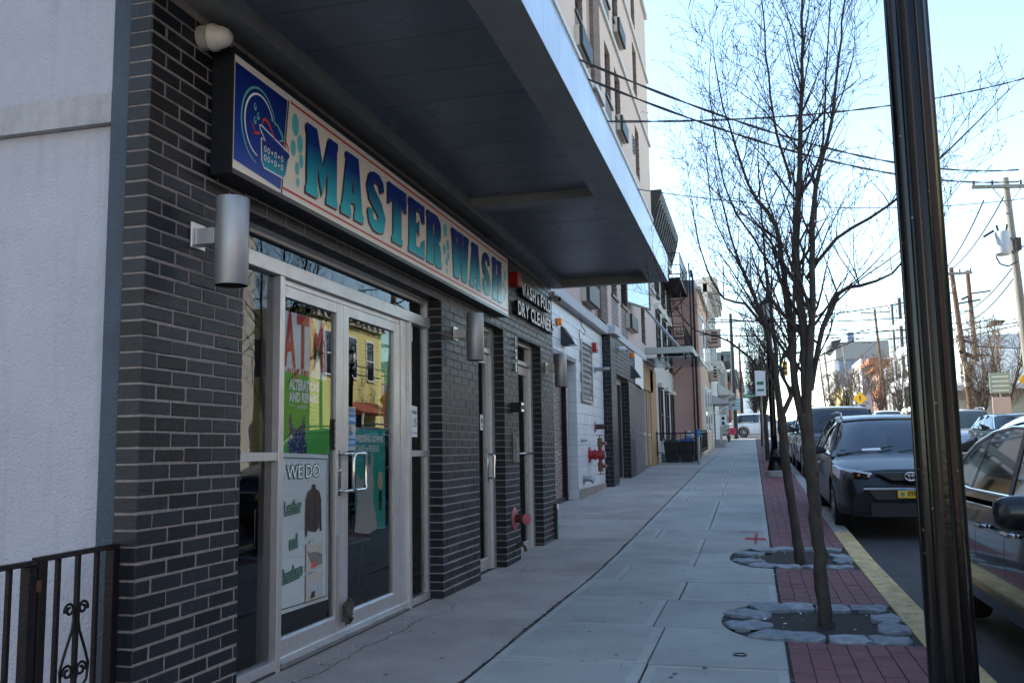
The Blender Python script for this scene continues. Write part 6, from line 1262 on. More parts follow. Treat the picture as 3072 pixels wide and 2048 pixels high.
# ================================================================== VEHICLES
def car(name, label, x, y, rz=0, L=4.6, W=1.85, H=1.65, hood=1.02, belt=1.05, s1=1.15, s2=1.95, s3=3.7, s4=4.4, clr=.2, wr=.34, wf=.85, wb=3.55, paint='car_grey', glass='carglass', boxy=0, rails=True, cat='car', front='suv', grp='cars parked along the kerb', detail=1, rear_drop=0):
    z = gz(y) - .11; t = thing(name, label, cat, (0, 0, 0), grp); t.location = (x, y, z); t.rotation_euler = (radians(1.5 if y > 10 and abs(rz) < .1 else 0), 0, rz)
    h2 = W / 2; sm = lambda a, b, x_: (lambda q: q * q * (3 - 2 * q))(min(1, max(0, (x_ - a) / (b - a))))
    def ztop(s):   # bonnet / belt / tail
        if s < s1: f = s / s1; base = hood - (.21 if front == 'crossover' else .27) * (1 - f) ** 1.6 * (1 if not boxy else .25); q = base * 1.0; return q - (.20 if not boxy else .06) * (1 - sm(0, .10, s))
        if s < s4: return hood + (belt - hood) * sm(s1, s1 + .6, s)
        return belt - (.10 + rear_drop) * sm(s4, L, s)
    def hw(s):
        k = 1.0
        if s < .7: k = .80 + .20 * sin(pi / 2 * min(1, s / .7)) ** .8 if not boxy else .93 + .07 * min(1, s / .3)
        if s > L - .45: k = .88 + .12 * sin(pi / 2 * (L - s) / .45)
        return h2 * k
    N = 64; rows = []
    st = sorted(set([0, .02, .06, .12] + [L * i / N for i in range(N + 1)] + [L - .02]))
    for s in st:
        w = hw(s); zt = ztop(s); zf = clr + (.16 * (1 - sm(0, .12, s))) * 0 + (.10 if s > L - .1 else 0); arch = 0
        for c in (wf, wb):
            d = abs(s - c); R0 = wr + .07
            if d < R0: arch = max(arch, sqrt(R0 * R0 - d * d) + wr)
        zs = clr + .03; zl = max(zs, arch); zl = min(zl, zt - .08)
        top = zt; crown = .035 if s < s1 + .2 else .02
        rows.append([(0, s, max(zf, .18)), (.70 * w, s, max(zf, .18)), (.70 * w, s, max(zf + .01, zl)), (w * .965, s, zl), (w * .995, s, max(zl + .01, .36 * 1.0)) if zl < .36 else (w * .99, s, zl + .012), (w, s, max(zl + .02, min(.62, top - .3))), (w * .985, s, max(zl + .03, top - .16)), (w * .955, s, max(zl + .04, top - .055)), (w * .88, s, top - .012), (w * .62, s, top + crown * .6), (w * .3, s, top + crown), (0, s, top + crown)])
    mb = MB(); full = []
    for r_ in rows: full.append([(-p[0], p[1], p[2]) for p in reversed(r_[1:])] + r_)
    mb.grid([[(p[0], p[1] - 0, p[2]) for p in r_] for r_ in full]); 
    n0 = len(full[0]); mb.f.append(tuple(range(n0))); mb.m.append(0); b_ = (len(full) - 1) * n0; mb.f.append(tuple(b_ + i for i in reversed(range(n0)))); mb.m.append(0)
    P = M[paint]; obj('body', mb, P, t, smooth=True, auto=32)
    # greenhouse
    def zr(s):
        if s < s2: f = (s - s1) / (s2 - s1); return ztop(s1) + (H - .05 - ztop(s1)) * (1 - (1 - f) ** 1.18)
        if s < s3: return H - .05 + .05 * sin(pi * (s - s2) / (s3 - s2)) ** .7
        f = (s - s3) / (s4 - s3); return H - .05 - (H - .05 - belt) * f ** 1.25
    g_ = []; tp = []
    ss = [s1 + (s2 - s1) * i / 8 for i in range(9)] + [s2 + (s3 - s2) * i / 10 for i in range(1, 11)] + [s3 + (s4 - s3) * i / 6 for i in range(1, 7)]
    def sec(s, off=0):
        zb = min(ztop(s), belt) - .02; zt = max(zr(s), zb + .005); f = (zt - zb) / (H - belt); wbel = hw(s) * .945 + off; wt = wbel - (.20 if not boxy else .12) * min(1, f)
        return wbel, zb, wt, zt
    for s in ss:
        wbel, zb, wt, zt = sec(s); r_ = [(wbel, s, zb), (wt + (wbel - wt) * .45, s, zb + (zt - zb) * .6), (wt, s, zt - min(.06, (zt - zb) * .3)), (wt * .92, s, zt - .012), (wt * .5, s, zt + .006), (0, s, zt + .012)]
        g_.append(r_)
    mb = MB(); mb.grid([[(-p[0], p[1], p[2]) for p in reversed(r_[1:])][:] + r_ if False else r_ + [(-p[0], p[1], p[2]) for p in reversed(r_[:-1])] for r_ in g_]); obj('glasshouse', mb, M[glass] if detail < 2 else P, t, smooth=True, auto=50)
    mb = MB(); rf = []
    for s in [s2 - .04] + [s for s in ss if s2 <= s <= s3] + [s3 + .10]:
        wbel, zb, wt, zt = sec(min(s, s4 - .01)); rf.append([(wt + .012, s, zt - .065), (wt - .022, s, zt - .026), (wt * .90, s, zt + .002), (wt * .5, s, zt + .020), (0, s, zt + .026)])
    mb.grid([r_ + [(-p[0], p[1], p[2]) for p in reversed(r_[:-1])] for r_ in rf]); n0 = 9; mb.f.append(tuple(range(n0))); mb.m.append(0); b_ = (len(rf) - 1) * n0; mb.f.append(tuple(b_ + i for i in reversed(range(n0)))); mb.m.append(0); obj('roof', mb, P, t, smooth=True, auto=50)
    for sg_ in (-1, 1):
        mb = MB()
        def pil(sa, sb, w_):   # strip from belt point at sa to roof at sb
            A, B = sec(sa, .004), sec(sb, .004); k = 5; L_ = []
            for i in range(k + 1):
                f = i / k; s = sa + (sb - sa) * f; wbel, zb, wt, zt = sec(min(max(s, s1), s4)); zz = A[1] + (B[3] - .03 - A[1]) * f; ff = min(1, max(0, (zz - zb) / max(.02, (H - belt)))); xx = wbel + (wbel - (.20 if not boxy else .12) - wbel) * ff + .010
                L_.append((s, zz, xx))
            for (p, q) in zip(L_, L_[1:]): mb.hexa([(sg_ * (p[2] - .03), p[0] - w_, p[1]), (sg_ * p[2], p[0] - w_, p[1]), (sg_ * p[2], p[0] + w_, p[1]), (sg_ * (p[2] - .03), p[0] + w_, p[1])], [(sg_ * (q[2] - .03), q[0] - w_, q[1]), (sg_ * q[2], q[0] - w_, q[1]), (sg_ * q[2], q[0] + w_, q[1]), (sg_ * (q[2] - .03), q[0] + w_, q[1])])
        md = (s2 + s3) / 2 - .1
        if detail < 2: pil(s1 + .05, s2 + .02, .045); o = obj('windscreen_pillar', mb, P, t); mb = MB()
        if detail < 2: pil(md, md + .06, .045); obj('door_pillar', mb, M['plastic'], t); mb = MB(); pil(s3 - .35, s3 - .25, .045); obj('door_pillar', mb, M['plastic'], t); mb = MB(); pil(s4 - .12, s3 + .02, .10); obj('rear_pillar', mb, P, t)
        if detail == 2:   # one long side window band with chrome surround
            def SX_(s, z, o_=0.0):
                wb_ = hw(s) * .945; zt_ = zr(min(max(s, s1 + .01), s4 - .01)); f_ = min(1, max(0, (z - belt) / max(.05, zt_ - belt))); return sg_ * (wb_ - .20 * f_ * min(1, (zt_ - belt) / (H - belt)) + .014 + o_)
            out = [(1.42, belt + .03), (1.75, belt + .22), (2.05, H - .17), (2.5, H - .115), (3.0, H - .10), (3.45, H - .125), (3.85, H - .20), (4.10, H - .30), (4.22, belt + .12), (4.12, belt + .055), (3.6, belt + .035)]
            mid_ = [(2.2, belt + .03), (2.9, belt + .03)]
            cx_, cz_ = 2.9, belt + .18; mb = MB(); ring_ = []; K = len(out); dens_ = []
            for q1, q2 in zip(out, out[1:] + out[:1]):
                for k in range(4): dens_.append((q1[0] + (q2[0] - q1[0]) * k / 4, q1[1] + (q2[1] - q1[1]) * k / 4))
            rows_ = []
            for f_ in (0, .35, .7, 1.0): rows_.append([(SX_(cx_ + (p[0] - cx_) * f_, cz_ + (p[1] - cz_) * f_), cx_ + (p[0] - cx_) * f_, cz_ + (p[1] - cz_) * f_) for p in dens_ + dens_[:1]])
            mb.grid(rows_); obj('side_window', mb, M['carglass'], t, smooth=True)
            mb = MB(); mb.tube([(SX_(p[0], p[1], .006), p[0], p[1]) for p in dens_ + dens_[:1]], .011, 6, cap=False); obj('window_chrome', mb, M['chrome'], t, smooth=True)
            for (a0, a1, w_) in ((2.62, 2.72, .045), (3.62, 3.52, .014)):
                mb = MB(); zt_ = H - .11 if a0 < 3 else H - .14; L_ = [(a0 + (a1 - a0) * k / 4, belt + .035 + (zt_ - belt - .035) * k / 4) for k in range(5)]; mb.grid([[(SX_(p[0] + d_, p[1], .005), p[0] + d_, p[1]) for d_ in (-w_, w_)] for p in L_]); obj('door_pillar', mb, M['black'], t, fixn=False)
        mb = MB(); mb.tube([(sg_ * (sec(s)[0] + .006), s, sec(s)[1] + .025) for s in ss[2:-1]], .010, 5); obj('belt_trim', mb, M['chrome'], t) if detail < 2 else None
        if detail == 2:
            sx = s1 + .40; hx = hw(sx); mb = MB(); rows_ = []
            for k in range(9):
                a_ = pi * k / 8 - pi / 2; cr_ = max(.02, cos(a_) ** .5 if cos(a_) > 0 else .02)
                rows_.append([(sg_ * (hx + .17 + .12 * sin(a_)), sx + .085 * cr_ * cos(b_ * pi / 8) * (1 if cos(b_ * pi / 8) > 0 else .75), belt + .015 + .085 * cr_ * sin(b_ * pi / 8) ) for b_ in range(17)])
            mb.grid(rows_); mb.box(min(sg_ * (hx - .03), sg_ * (hx + .08)), max(sg_ * (hx - .03), sg_ * (hx + .08)), sx - .03, sx + .03, belt - .04, belt + .0); obj('wing_mirror', mb, M['car_grey'], t, smooth=True, auto=60)
        mb = MB(); sx = s1 + .55; hx = hw(sx) + .0; mb.hexa([(sg_ * (hx - .03), sx - .03, belt + .0), (sg_ * (hx + .17), sx - .08, belt - .02), (sg_ * (hx + .17), sx + .08, belt - .02), (sg_ * (hx - .03), sx + .03, belt + .0)], [(sg_ * (hx - .03), sx - .02, belt + .05), (sg_ * (hx + .25), sx - .09, belt + .17), (sg_ * (hx + .25), sx + .08, belt + .17), (sg_ * (hx - .03), sx + .02, belt + .06)]); obj('wing_mirror', mb, M['plastic'], t, bevel=.025, seg=2) if detail < 2 else None
        for sh in (md + -.16, s3 - .38): mb = MB(); mb.tube([(sg_ * (hw(sh) - .0), sh - .10, belt - .17), (sg_ * (hw(sh) + .03), sh - .08, belt - .17), (sg_ * (hw(sh) + .03), sh + .08, belt - .17), (sg_ * (hw(sh) - .0), sh + .10, belt - .17)], .014, 6); obj('door_handle', mb, M['chrome'], t)
        for sh in (s1 + .35, md + .03, s3 - .12):
            mb = MB(); zm_ = min(.62, ztop(sh) - .3); zt_ = ztop(sh) - .16; w_ = hw(sh); pr_ = [(w_ * .99, clr + .14), (w_, zm_), (w_ * .985, zt_), (w_ * .955, ztop(sh) - .055)]
            mb.grid([[(sg_ * (p[0] + .0022), sh + d_, p[1]) for d_ in (0, .007)] for p in pr_]); obj('door_gap', mb, M['plastic'], t, fixn=False)
        if rails: mb = MB(); wt = sec((s2 + s3) / 2)[2]; mb.tube([(sg_ * wt * .93, s2 + .12, H - .02), (sg_ * wt * .93, s2 + .2, H + .05), (sg_ * wt * .93, (s2 + s3) / 2, H + .065), (sg_ * wt * .93, s3 - .1, H + .05), (sg_ * wt * .93, s3, H - .02)], .017, 6); obj('roof_rail', mb, M['rim'], t, smooth=True)
        for c in (wf, wb):
            wh = MB(); xo = sg_ * (h2 - .01); xi = sg_ * (h2 - .22); o_ = (xi, c, wr); wh.lathe([(wr * .62, 0), (wr * .97, .01), (wr, .04), (wr, .16), (wr * .96, .20), (wr * .66, .205)], o_, (sg_, 0, 0), 28); w_ = obj('wheel', wh, M['tyre'], t, smooth=True, auto=40)
            mb = MB(); mb.lathe([(wr * .66, 0), (wr * .66, .012), (wr * .60, .012), (wr * .58, -.03)], (xi + sg_ * .195, c, wr), (sg_, 0, 0), 24)
            for k in range(5):
                an = 2 * pi * k / 5 + .3; d1, d2 = (cos(an), sin(an)), (-sin(an), cos(an)); q = []
                for (rad, ww) in ((.03, .028), (wr * .63, .036)):
                    for sgn in (-1, 1): q.append((c + d1[0] * rad + d2[0] * ww * sgn, wr + d1[1] * rad + d2[1] * ww * sgn))
                X0, X1 = xi + sg_ * .18, xi + sg_ * .21; mb.hexa([(X0, q[0][0], q[0][1]), (X0, q[1][0], q[1][1]), (X0, q[3][0], q[3][1]), (X0, q[2][0], q[2][1])], [(X1, q[0][0], q[0][1]), (X1, q[1][0], q[1][1]), (X1 - sg_ * .01, q[3][0], q[3][1]), (X1 - sg_ * .01, q[2][0], q[2][1])])
            obj('rim', mb, M['rim'], w_)
    if front in ('crossover', 'truck'):
        mb = MB(); mb.box(-h2 * .86, h2 * .86, s1 + .02, s4 - .1, belt - .03, belt - .005 + .0); mb.hexa([(-h2 * .8, s1 + .05, belt - .01), (h2 * .8, s1 + .05, belt - .01), (h2 * .8, s1 + .55, belt - .01), (-h2 * .8, s1 + .55, belt - .01)], [(-h2 * .78, s1 + .12, belt + .05), (h2 * .78, s1 + .12, belt + .05), (h2 * .75, s1 + .5, belt + .10), (-h2 * .75, s1 + .5, belt + .10)]); obj('dashboard', mb, M['plastic'], t)
        for (xx_, ss_) in ((-.38, 2.25), (.38, 2.25), (-.38, 3.15), (.38, 3.15)):
            mb = MB(); mb.hexa([(xx_ - .24, ss_, belt), (xx_ + .24, ss_, belt), (xx_ + .24, ss_ + .12, belt), (xx_ - .24, ss_ + .12, belt)], [(xx_ - .19, ss_ + .08, belt + .20), (xx_ + .19, ss_ + .08, belt + .20), (xx_ + .19, ss_ + .17, belt + .20), (xx_ - .19, ss_ + .17, belt + .20)]); mb.box(xx_ - .13, xx_ + .13, ss_ + .09, ss_ + .18, belt + .23, belt + .41); obj('seat', mb, M['plastic'], t, bevel=.03, seg=2)
        mb = MB(); mb.tube([(-.38 + .18 * cos(k * pi / 8), s1 + .62 + .05 * sin(k * pi / 8), belt + .08 + .15 * sin(k * pi / 8)) for k in range(17)], .014, 6, cap=False); obj('steering_wheel', mb, M['black'], t)
        mb = MB(); mb.box(-.12, .12, s2 - .18, s2 - .15, H - .22, H - .14); obj('rear_view_mirror', mb, M['black'], t, bevel=.01)
    # ---- front
    zc = ztop(.1)
    if front == 'crossover':
        for sg_ in (-1, 1):
            A = lambda u: hw(u)
            mb = MB(); mb.hexa([(sg_ * .48, -.005, .70), (sg_ * (hw(.30) - .01), .24, .66), (sg_ * (hw(.55) + .004), .52, .73), (sg_ * .5, .3, .72)], [(sg_ * .43, .03, .755), (sg_ * (hw(.30) - .03), .25, .80), (sg_ * (hw(.6) - .002), .60, .845), (sg_ * .5, .4, .78)]); h_ = obj('headlight', mb, M['lens'], t, bevel=.012, seg=2)
            mb = MB(); mb.hexa([(sg_ * .50, -.012, .715), (sg_ * .66, .05, .695), (sg_ * .66, .06, .70), (sg_ * .5, .0, .72)], [(sg_ * .50, -.008, .745), (sg_ * .66, .06, .775), (sg_ * .66, .1, .775), (sg_ * .5, .02, .75)]); obj('lamp_unit', mb, M['black'], h_, bevel=.01)
            mb = MB(); mb.lathe([(.016, 0), (.018, .01), (.01, .02)], (sg_ * .60, .03, .73), (0, -1, 0), 10); obj('bulb', mb, M['amber'], h_)
            mb = MB(); mb.hexa([(sg_ * .45, .0, .34), (sg_ * .74, .08, .32), (sg_ * .74, .2, .32), (sg_ * .45, .1, .34)], [(sg_ * .60, .0, .50), (sg_ * .76, .08, .52), (sg_ * .76, .2, .52), (sg_ * .6, .1, .50)]); obj('fog_bezel', mb, M['plastic'], t, bevel=.01)
        mb = MB(); mb.hexa([(-.22, -.028, .66), (.22, -.028, .66), (.22, .06, .66), (-.22, .06, .66)], [(-.42, -.012, .765), (.42, -.012, .765), (.42, .06, .765), (-.42, .06, .765)]); obj('upper_grille', mb, M['plastic'], t, bevel=.012, seg=2)
        mb = MB(); mb.hexa([(-.42, -.035, .42), (.42, -.035, .42), (.40, .06, .42), (-.40, .06, .42)], [(-.55, -.02, .60), (.55, -.02, .60), (.55, .06, .60), (-.55, .06, .60)]); obj('lower_grille', mb, M['plastic'], t, bevel=.012, seg=2)
        mb = MB(); mb.box(-.56, .56, -.045, .0, .548, .575); obj('bumper_strip', mb, M['rim'], t, bevel=.006); mb = MB(); mb.box(-.50, .50, -.03, .03, .20, .40); obj('bumper_lower', mb, M['plastic'], t, bevel=.02)
        mb = MB(); mb.lathe([(.078, 0), (.078, .008), (.07, .012)], (0, -.030, .715), (0, -1, 0), 24); e0 = obj('badge', mb, M['black'], t)
        mb = MB(); T3 = lambda a_, b_, cz, r_=.008: mb.tube([(a_ * cos(k * pi / 12), -.044, .715 + cz + b_ * sin(k * pi / 12)) for k in range(25)], r_, 6, cap=False); T3(.072, .05, 0); T3(.024, .048, 0, .006); T3(.046, .02, .028, .006); obj('badge_ring', mb, M['chrome'], e0, smooth=True)
        mb = MB(); mb.box(-.165, .165, -.062, -.05, .455, .565); pl = obj('number_plate', mb, M['plate'], t)
        me = text_mesh('8989', .092, sx=.72, bold=.0015, mats=[M['black']]); me.transform(Matrix.Translation((-.055, -.0635, .475)) @ MY); o = bpy.data.objects.new('plate_number', me); link(o, pl)
        mb = MB(); mb.box(-.163, .163, -.0635, -.0622, .547, .565); obj('plate_band', mb, M['p_blue'], pl); mb = MB(); mb.prism(ellipse(-.11, .50, .028, .03, 10), lambda u, v, w: (u, -.0632, v), 0, 0); obj('plate_emblem', mb, M['pale_green'], pl); me = text_mesh('NEW JERSEY', .017, sx=.9, mats=[M['white']]); me.transform(Matrix.Translation((-.06, -.0642, .5505)) @ MY); link(bpy.data.objects.new('plate_state', me), pl)
        mb = MB(); mb.tube([(0.05, s1 - .01, hood + .04), (.35, s1 + .08, hood + .09), (.62, s1 + .16, hood + .14)], .008, 5); mb.tube([(-.65, s1 - .01, hood + .03), (-.3, s1 + .03, hood + .07), (-.02, s1 + .10, hood + .12)], .008, 5); obj('wiper', mb, M['black'], t)
        mb = MB(); mb.hexa([(-.42, s1 + .02, hood + .062), (-.18, s1 + .01, hood + .07), (-.18, s1 + .05, hood + .098), (-.42, s1 + .06, hood + .09)], [(-.42, s1 + .018, hood + .066), (-.18, s1 + .008, hood + .074), (-.18, s1 + .048, hood + .102), (-.42, s1 + .058, hood + .094)]); obj('dash_paper', mb, M['paper'], t)
    elif front == 'truck':
        for sg_ in (-1, 1):
            mb = MB(); mb.box(min(sg_ * .52, sg_ * .86), max(sg_ * .52, sg_ * .86), -.025, .08, .80, .99); h_ = obj('headlight', mb, M['lens'], t, bevel=.01); mb = MB(); mb.box(min(sg_ * .58, sg_ * .90), max(sg_ * .58, sg_ * .90), -.02, .12, .70, .79); obj('indicator', mb, M['amber'], t, bevel=.006); mb = MB(); mb.box(min(sg_ * .875, sg_ * .935), max(sg_ * .875, sg_ * .935), .02, .22, .72, .98); obj('side_indicator', mb, M['amber'], t, bevel=.006)
        mb = MB(); mb.box(-.50, .50, -.02, .06, .70, .99); gr = obj('grille', mb, M['black'], t); mb = MB(); mb.box(-.51, .51, -.045, -.02, .83, .87); obj('chrome_bar', mb, M['chrome'], gr, bevel=.005)
        for k in range(8): mb = MB(); mb.box(-.49, .49, -.03, -.02, .715 + .034 * k, .725 + .034 * k); obj('grille_slat', mb, M['rim'], gr)
        mb = MB(); mb.box(-.95, .95, -.14, .10, .42, .62); obj('chrome_bumper', mb, M['chrome'], t, bevel=.04, seg=3); mb = MB(); mb.box(-.8, .8, -.10, .1, .25, .415); obj('air_dam', mb, M['plastic'], t, bevel=.02)
        mb = MB(); mb.tube([(0.1, s1 - .02, hood + .05), (.6, s1 + .10, hood + .15)], .008, 5); mb.tube([(-.6, s1 - .02, hood + .04), (-.1, s1 + .10, hood + .15)], .008, 5); obj('wiper', mb, M['black'], t)
        for k in range(3): mb = MB(); mb.box(-.6 + .5 * k, -.5 + .5 * k, s2 + .1, s2 + .2, H + .02, H + .045); obj('cab_lamp', mb, M['plastic'], t, bevel=.01)
    else:
        for sg_ in (-1, 1): mb = MB(); mb.hexa([(sg_ * .45, -.0, .66), (sg_ * (hw(.2)), .16, .64), (sg_ * hw(.4), .36, .68), (sg_ * .5, .2, .68)], [(sg_ * .45, .04, .74), (sg_ * hw(.2) * .98, .18, .78), (sg_ * hw(.45) * .99, .42, .80), (sg_ * .5, .3, .74)]); obj('headlight', mb, M['lens'], t, bevel=.01)
        mb = MB(); mb.box(-.42, .42, -.02, .05, .52, .68); obj('grille', mb, M['plastic'], t, bevel=.01); mb = MB(); mb.box(-.6, .6, -.025, .05, .25, .42); obj('bumper_lower', mb, M['plastic'], t, bevel=.02)
    if front == 'crossover':
        for ch in t.children:
            if ch.name.split('.')[0] in ('headlight', 'upper_grille', 'lower_grille', 'bumper_strip', 'bumper_lower', 'badge', 'number_plate', 'fog_bezel'): ch.location.z += .065
    for sg_ in (-1, 1): mb = MB(); a_, b_ = sg_ * .50, sg_ * (hw(L - .12) + .006); mb.box(min(a_, b_), max(a_, b_), L - .22, L + .012, belt - .22, belt - .06); obj('tail_light', mb, M['redlens'], t, bevel=.015)
    if True: mb = MB(); mb.box(-.7, .7, L - .02, L + .01, belt - .03, belt - .01); obj('tail_trim', mb, M['chrome'], t)
    return t
car('crossover', 'dark grey crossover parked nose toward the camera with yellow plate ending 8989', 1.86, 12.3, L=4.6, W=1.76, H=1.54, hood=1.0, belt=1.03, clr=.27, front='crossover', paint='car_grey', glass='seethru', wb=3.5, detail=1)
car('old_pickup_suv', 'dark brown boxy old SUV parked behind the grey crossover', 2.12, 23.3, L=5.2, W=1.98, H=1.78, hood=1.13, belt=1.15, s1=1.35, s2=1.95, s3=4.5, s4=5.05, boxy=1, front='truck', paint='car_maroon', glass='seethru', wr=.38, wf=.85, wb=4.1, rails=True, clr=.3)
car('near_crossover', 'glossy black car cut off by the right edge beside the fluted lamp post', 2.34, 3.35, L=4.95, W=1.9, H=1.47, hood=.90, belt=.925, s1=1.15, s2=1.95, s3=3.5, s4=4.7, front='plain', paint='car_black', glass='carglass', wr=.34, wf=.85, wb=4.2, rails=False, detail=2)
car('parked_sedan', 'pale silver car parked behind the boxy brown SUV', 2.1, 30.2, L=4.7, H=1.5, paint='car_silver', rails=False, front='plain')
car('parked_hatchback', 'small dark blue car parked before the cross street on the near side', 2.1, 37, L=4.2, H=1.5, s3=3.2, s4=4.05, wb=3.2, paint='car_blue', rails=False, front='plain')
car('white_crossing_suv', 'white SUV crossing the intersection from left to right', 3.1, 71.5, rz=pi / 2, L=4.95, W=1.9, H=1.73, belt=1.08, hood=1.05, s3=4.2, s4=4.75, wf=.95, wb=3.8, wr=.37, paint='car_white', front='plain', grp=None)
for (x, y, L_, H_, p, lab, rl_) in ((7.9, 36, 4.9, 1.75, 'car_silver', 'silver blue minivan parked across the street right of the lamp post', True), (8.0, 29.5, 4.8, 1.5, 'car_blue', 'dark blue car parked across the street at the right edge', False), (7.9, 50, 4.7, 1.6, 'car_silver', 'pale hatchback across the street below the yellow green bush', False), (7.9, 57, 5.2, 1.8, 'car_white', 'white pickup parked across the street behind the grey crossover', False), (7.9, 64, 4.7, 1.65, 'car_silver', 'silver SUV across the street left of the white pickup', True),
                            (7.9, 84, 4.6, 1.6, 'car_black', 'small dark car across the street beyond the intersection', False), (7.9, 91, 4.8, 1.75, 'car_maroon', 'maroon SUV with roof rails far across the street', True), (7.9, 98, 4.8, 1.75, 'car_black', 'black SUV far across the street, furthest but one', True), (7.9, 105, 4.8, 1.75, 'car_red', 'dark red SUV furthest up the far kerb', True)):
    car('parked_car', lab, x, y, L=L_, H=H_, paint=p, rails=rl_, front='plain', grp='cars parked across the street', glass='carglass_b')
# red scooter by the corner
t = thing('red_scooter', 'red moped with pink box parked at the corner by the white SUV', 'scooter', (-1.5, 57.8, gz(57.8))); z = gz(57.8); x, y = -1.45, 57.8
for yy in (-.55, .55): mb = MB(); mb.lathe([(.12, -.04), (.2, -.03), (.2, .03), (.12, .04)], (x, y + yy, z + .2), (1, 0, 0), 14); obj('wheel', mb, M['tyre'], t)
mb = MB(); mb.tube([(x, y - .5, z + .45), (x, y - .38, z + .3), (x, y, z + .25), (x, y + .5, z + .4), (x, y + .6, z + .6)], [.10, .13, .14, .16, .08], 8); mb.tube([(x, y - .52, z + .25), (x, y - .40, z + .95)], .05, 6); obj('scooter_body', mb, M['car_red'], t, smooth=True)
mb = MB(); mb.tube([(x - .3, y - .36, z + 1.0), (x, y - .42, z + .95), (x + .3, y - .36, z + 1.0)], .018, 5); obj('handlebar', mb, M['black'], t); mb = MB(); mb.box(x - .12, x + .12, y + .0, y + .6, z + .66, z + .74); obj('seat', mb, M['black'], t, bevel=.02)
mb = MB(); mb.box(x + .0, x + .42, y - .1, y + .35, z + .45, z + .85); obj('pannier', mb, mat('pink_red_nylon', (.55, .05, .10), .7), t, bevel=.04); mb = MB(); mb.lathe([(.1, 0), (.14, .1), (.05, .2)], (x - .05, y - .2, z + .95), (0, 0, 1), 10); obj('white_windshield', mb, M['white'], t)

# ================================================================== ACROSS THE STREET
XR = 12.5
grid_w = lambda y0, y1, n, w, zs, h: [(y0 + (y1 - y0) * (i + .5) / n - w / 2, y0 + (y1 - y0) * (i + .5) / n + w / 2, z, z + h) for i in range(n) for z in zs]
def siding(t, x, y0, y1, z0, z1, side, m, co=.16, face='x', xa=0, xb=0):
    mb = MB(); z = z0
    while z < z1:
        zt = min(z + co, z1)
        if face == 'x': mb.hexa([(x, y0, z), (x + side * .02, y0, z), (x + side * .02, y1, z), (x, y1, z)], [(x, y0, zt), (x + side * .004, y0, zt), (x + side * .004, y1, zt), (x, y1, zt)])
        else: mb.hexa([(xa, x, z), (xb, x, z), (xb, x - .02, z), (xa, x - .02, z)], [(xa, x, zt), (xb, x, zt), (xb, x - .004, zt), (xa, x - .004, zt)])
        z += co
    obj('clapboard', mb, m, t, stuff=True)
# houses that stand beside and behind the camera and show in the glass, plus the ones in view
YH = simple_bldg('yellow_house', 'yellow clapboard house across the street reflected in the shop doors', XR, 34.2, 41.7, 7.3, 'yclap', side=-1, depth=13, wins=[(35.4, 36.4, 4.6, 6.4), (37.6, 38.6, 4.6, 6.4), (39.8, 40.7, 4.6, 6.4)], cornice='offwhite', cd=.35, ch=.35, fm='white', sidewins=[(14.5, 15.4, 4.4, 6.0), (18.5, 19.4, 4.4, 6.0), (16.5, 17.4, 1.5, 2.8)], door=(38.6, 39.6, .6, 2.9, 'leather'))
siding(YH, XR, 34.2, 41.7, .7, 6.9, -1, M['yclap'], .17)
siding(YH, 34.2, 0, 0, .7, 7.0, 1, M['yclap'], .17, face='y', xa=XR, xb=XR + 13)
awn_t = thing('porch_roof', 'red brown porch awning on the yellow clapboard house', 'awning', (XR, 38, 3)); mb = MB(); mb.hexa([(XR - 1.4, 36.4, 2.9), (XR - .03, 36.4, 2.9), (XR - .03, 41, 2.9), (XR - 1.4, 41, 2.9)], [(XR - 1.3, 36.5, 3.0), (XR - .03, 36.5, 3.5), (XR - .03, 41, 3.5), (XR - 1.3, 41, 3.0)]); obj('awning_roof', mb, mat('red_brown_awning', (.28, .07, .04), .8), awn_t); mb = MB(); mb.tube([(XR - 1.3, 36.6, .7), (XR - 1.3, 36.6, 2.9)], .05, 6); mb.tube([(XR - 1.3, 40.9, .7), (XR - 1.3, 40.9, 2.9)], .05, 6); obj('porch_post', mb, M['white'], awn_t)
cols = ['offwhite', 'grey', 'tan', 'salmon', 'bluegrey', 'yclap', 'orangebrick']
names = ['cream', 'grey', 'tan', 'salmon', 'blue grey', 'pale yellow', 'orange brick']
y = -34; i = 0
while y < 30:
    w = [7.5, 8.5, 7, 9][i % 4]; w = min(w, 31.5 - y)
    if w < 3: break
    simple_bldg('row_house', '%s house across the street, %s one behind the camera side' % (names[i % 7], ['first', 'second', 'third', 'fourth', 'fifth', 'sixth', 'seventh', 'eighth', 'ninth'][i]), XR + .2, y, y + w, 7 + (i * 37 % 5) * .7, cols[i % 7], side=-1, wins=grid_w(y, y + w, 3, 1.0, (1.3, 4.4), 1.7), cornice='offwhite', cd=.35, ch=.4); y += w + .02; i += 1
for k, (y0, y1, h, c) in enumerate(((-30, -20, 9, 'salmon'), (-19.9, -11, 10.5, 'grey'), (-10.9, -3.2, 8.5, 'offwhite'))):
    simple_bldg('row_house', ['salmon', 'grey', 'cream'][k] + ' row house behind the camera on the laundry side', -3.0, y0, y1, h, c, wins=grid_w(y0, y1, 3, 1.0, (1.3, 4.4), 1.7), cornice='offwhite', cd=.3, ch=.4)
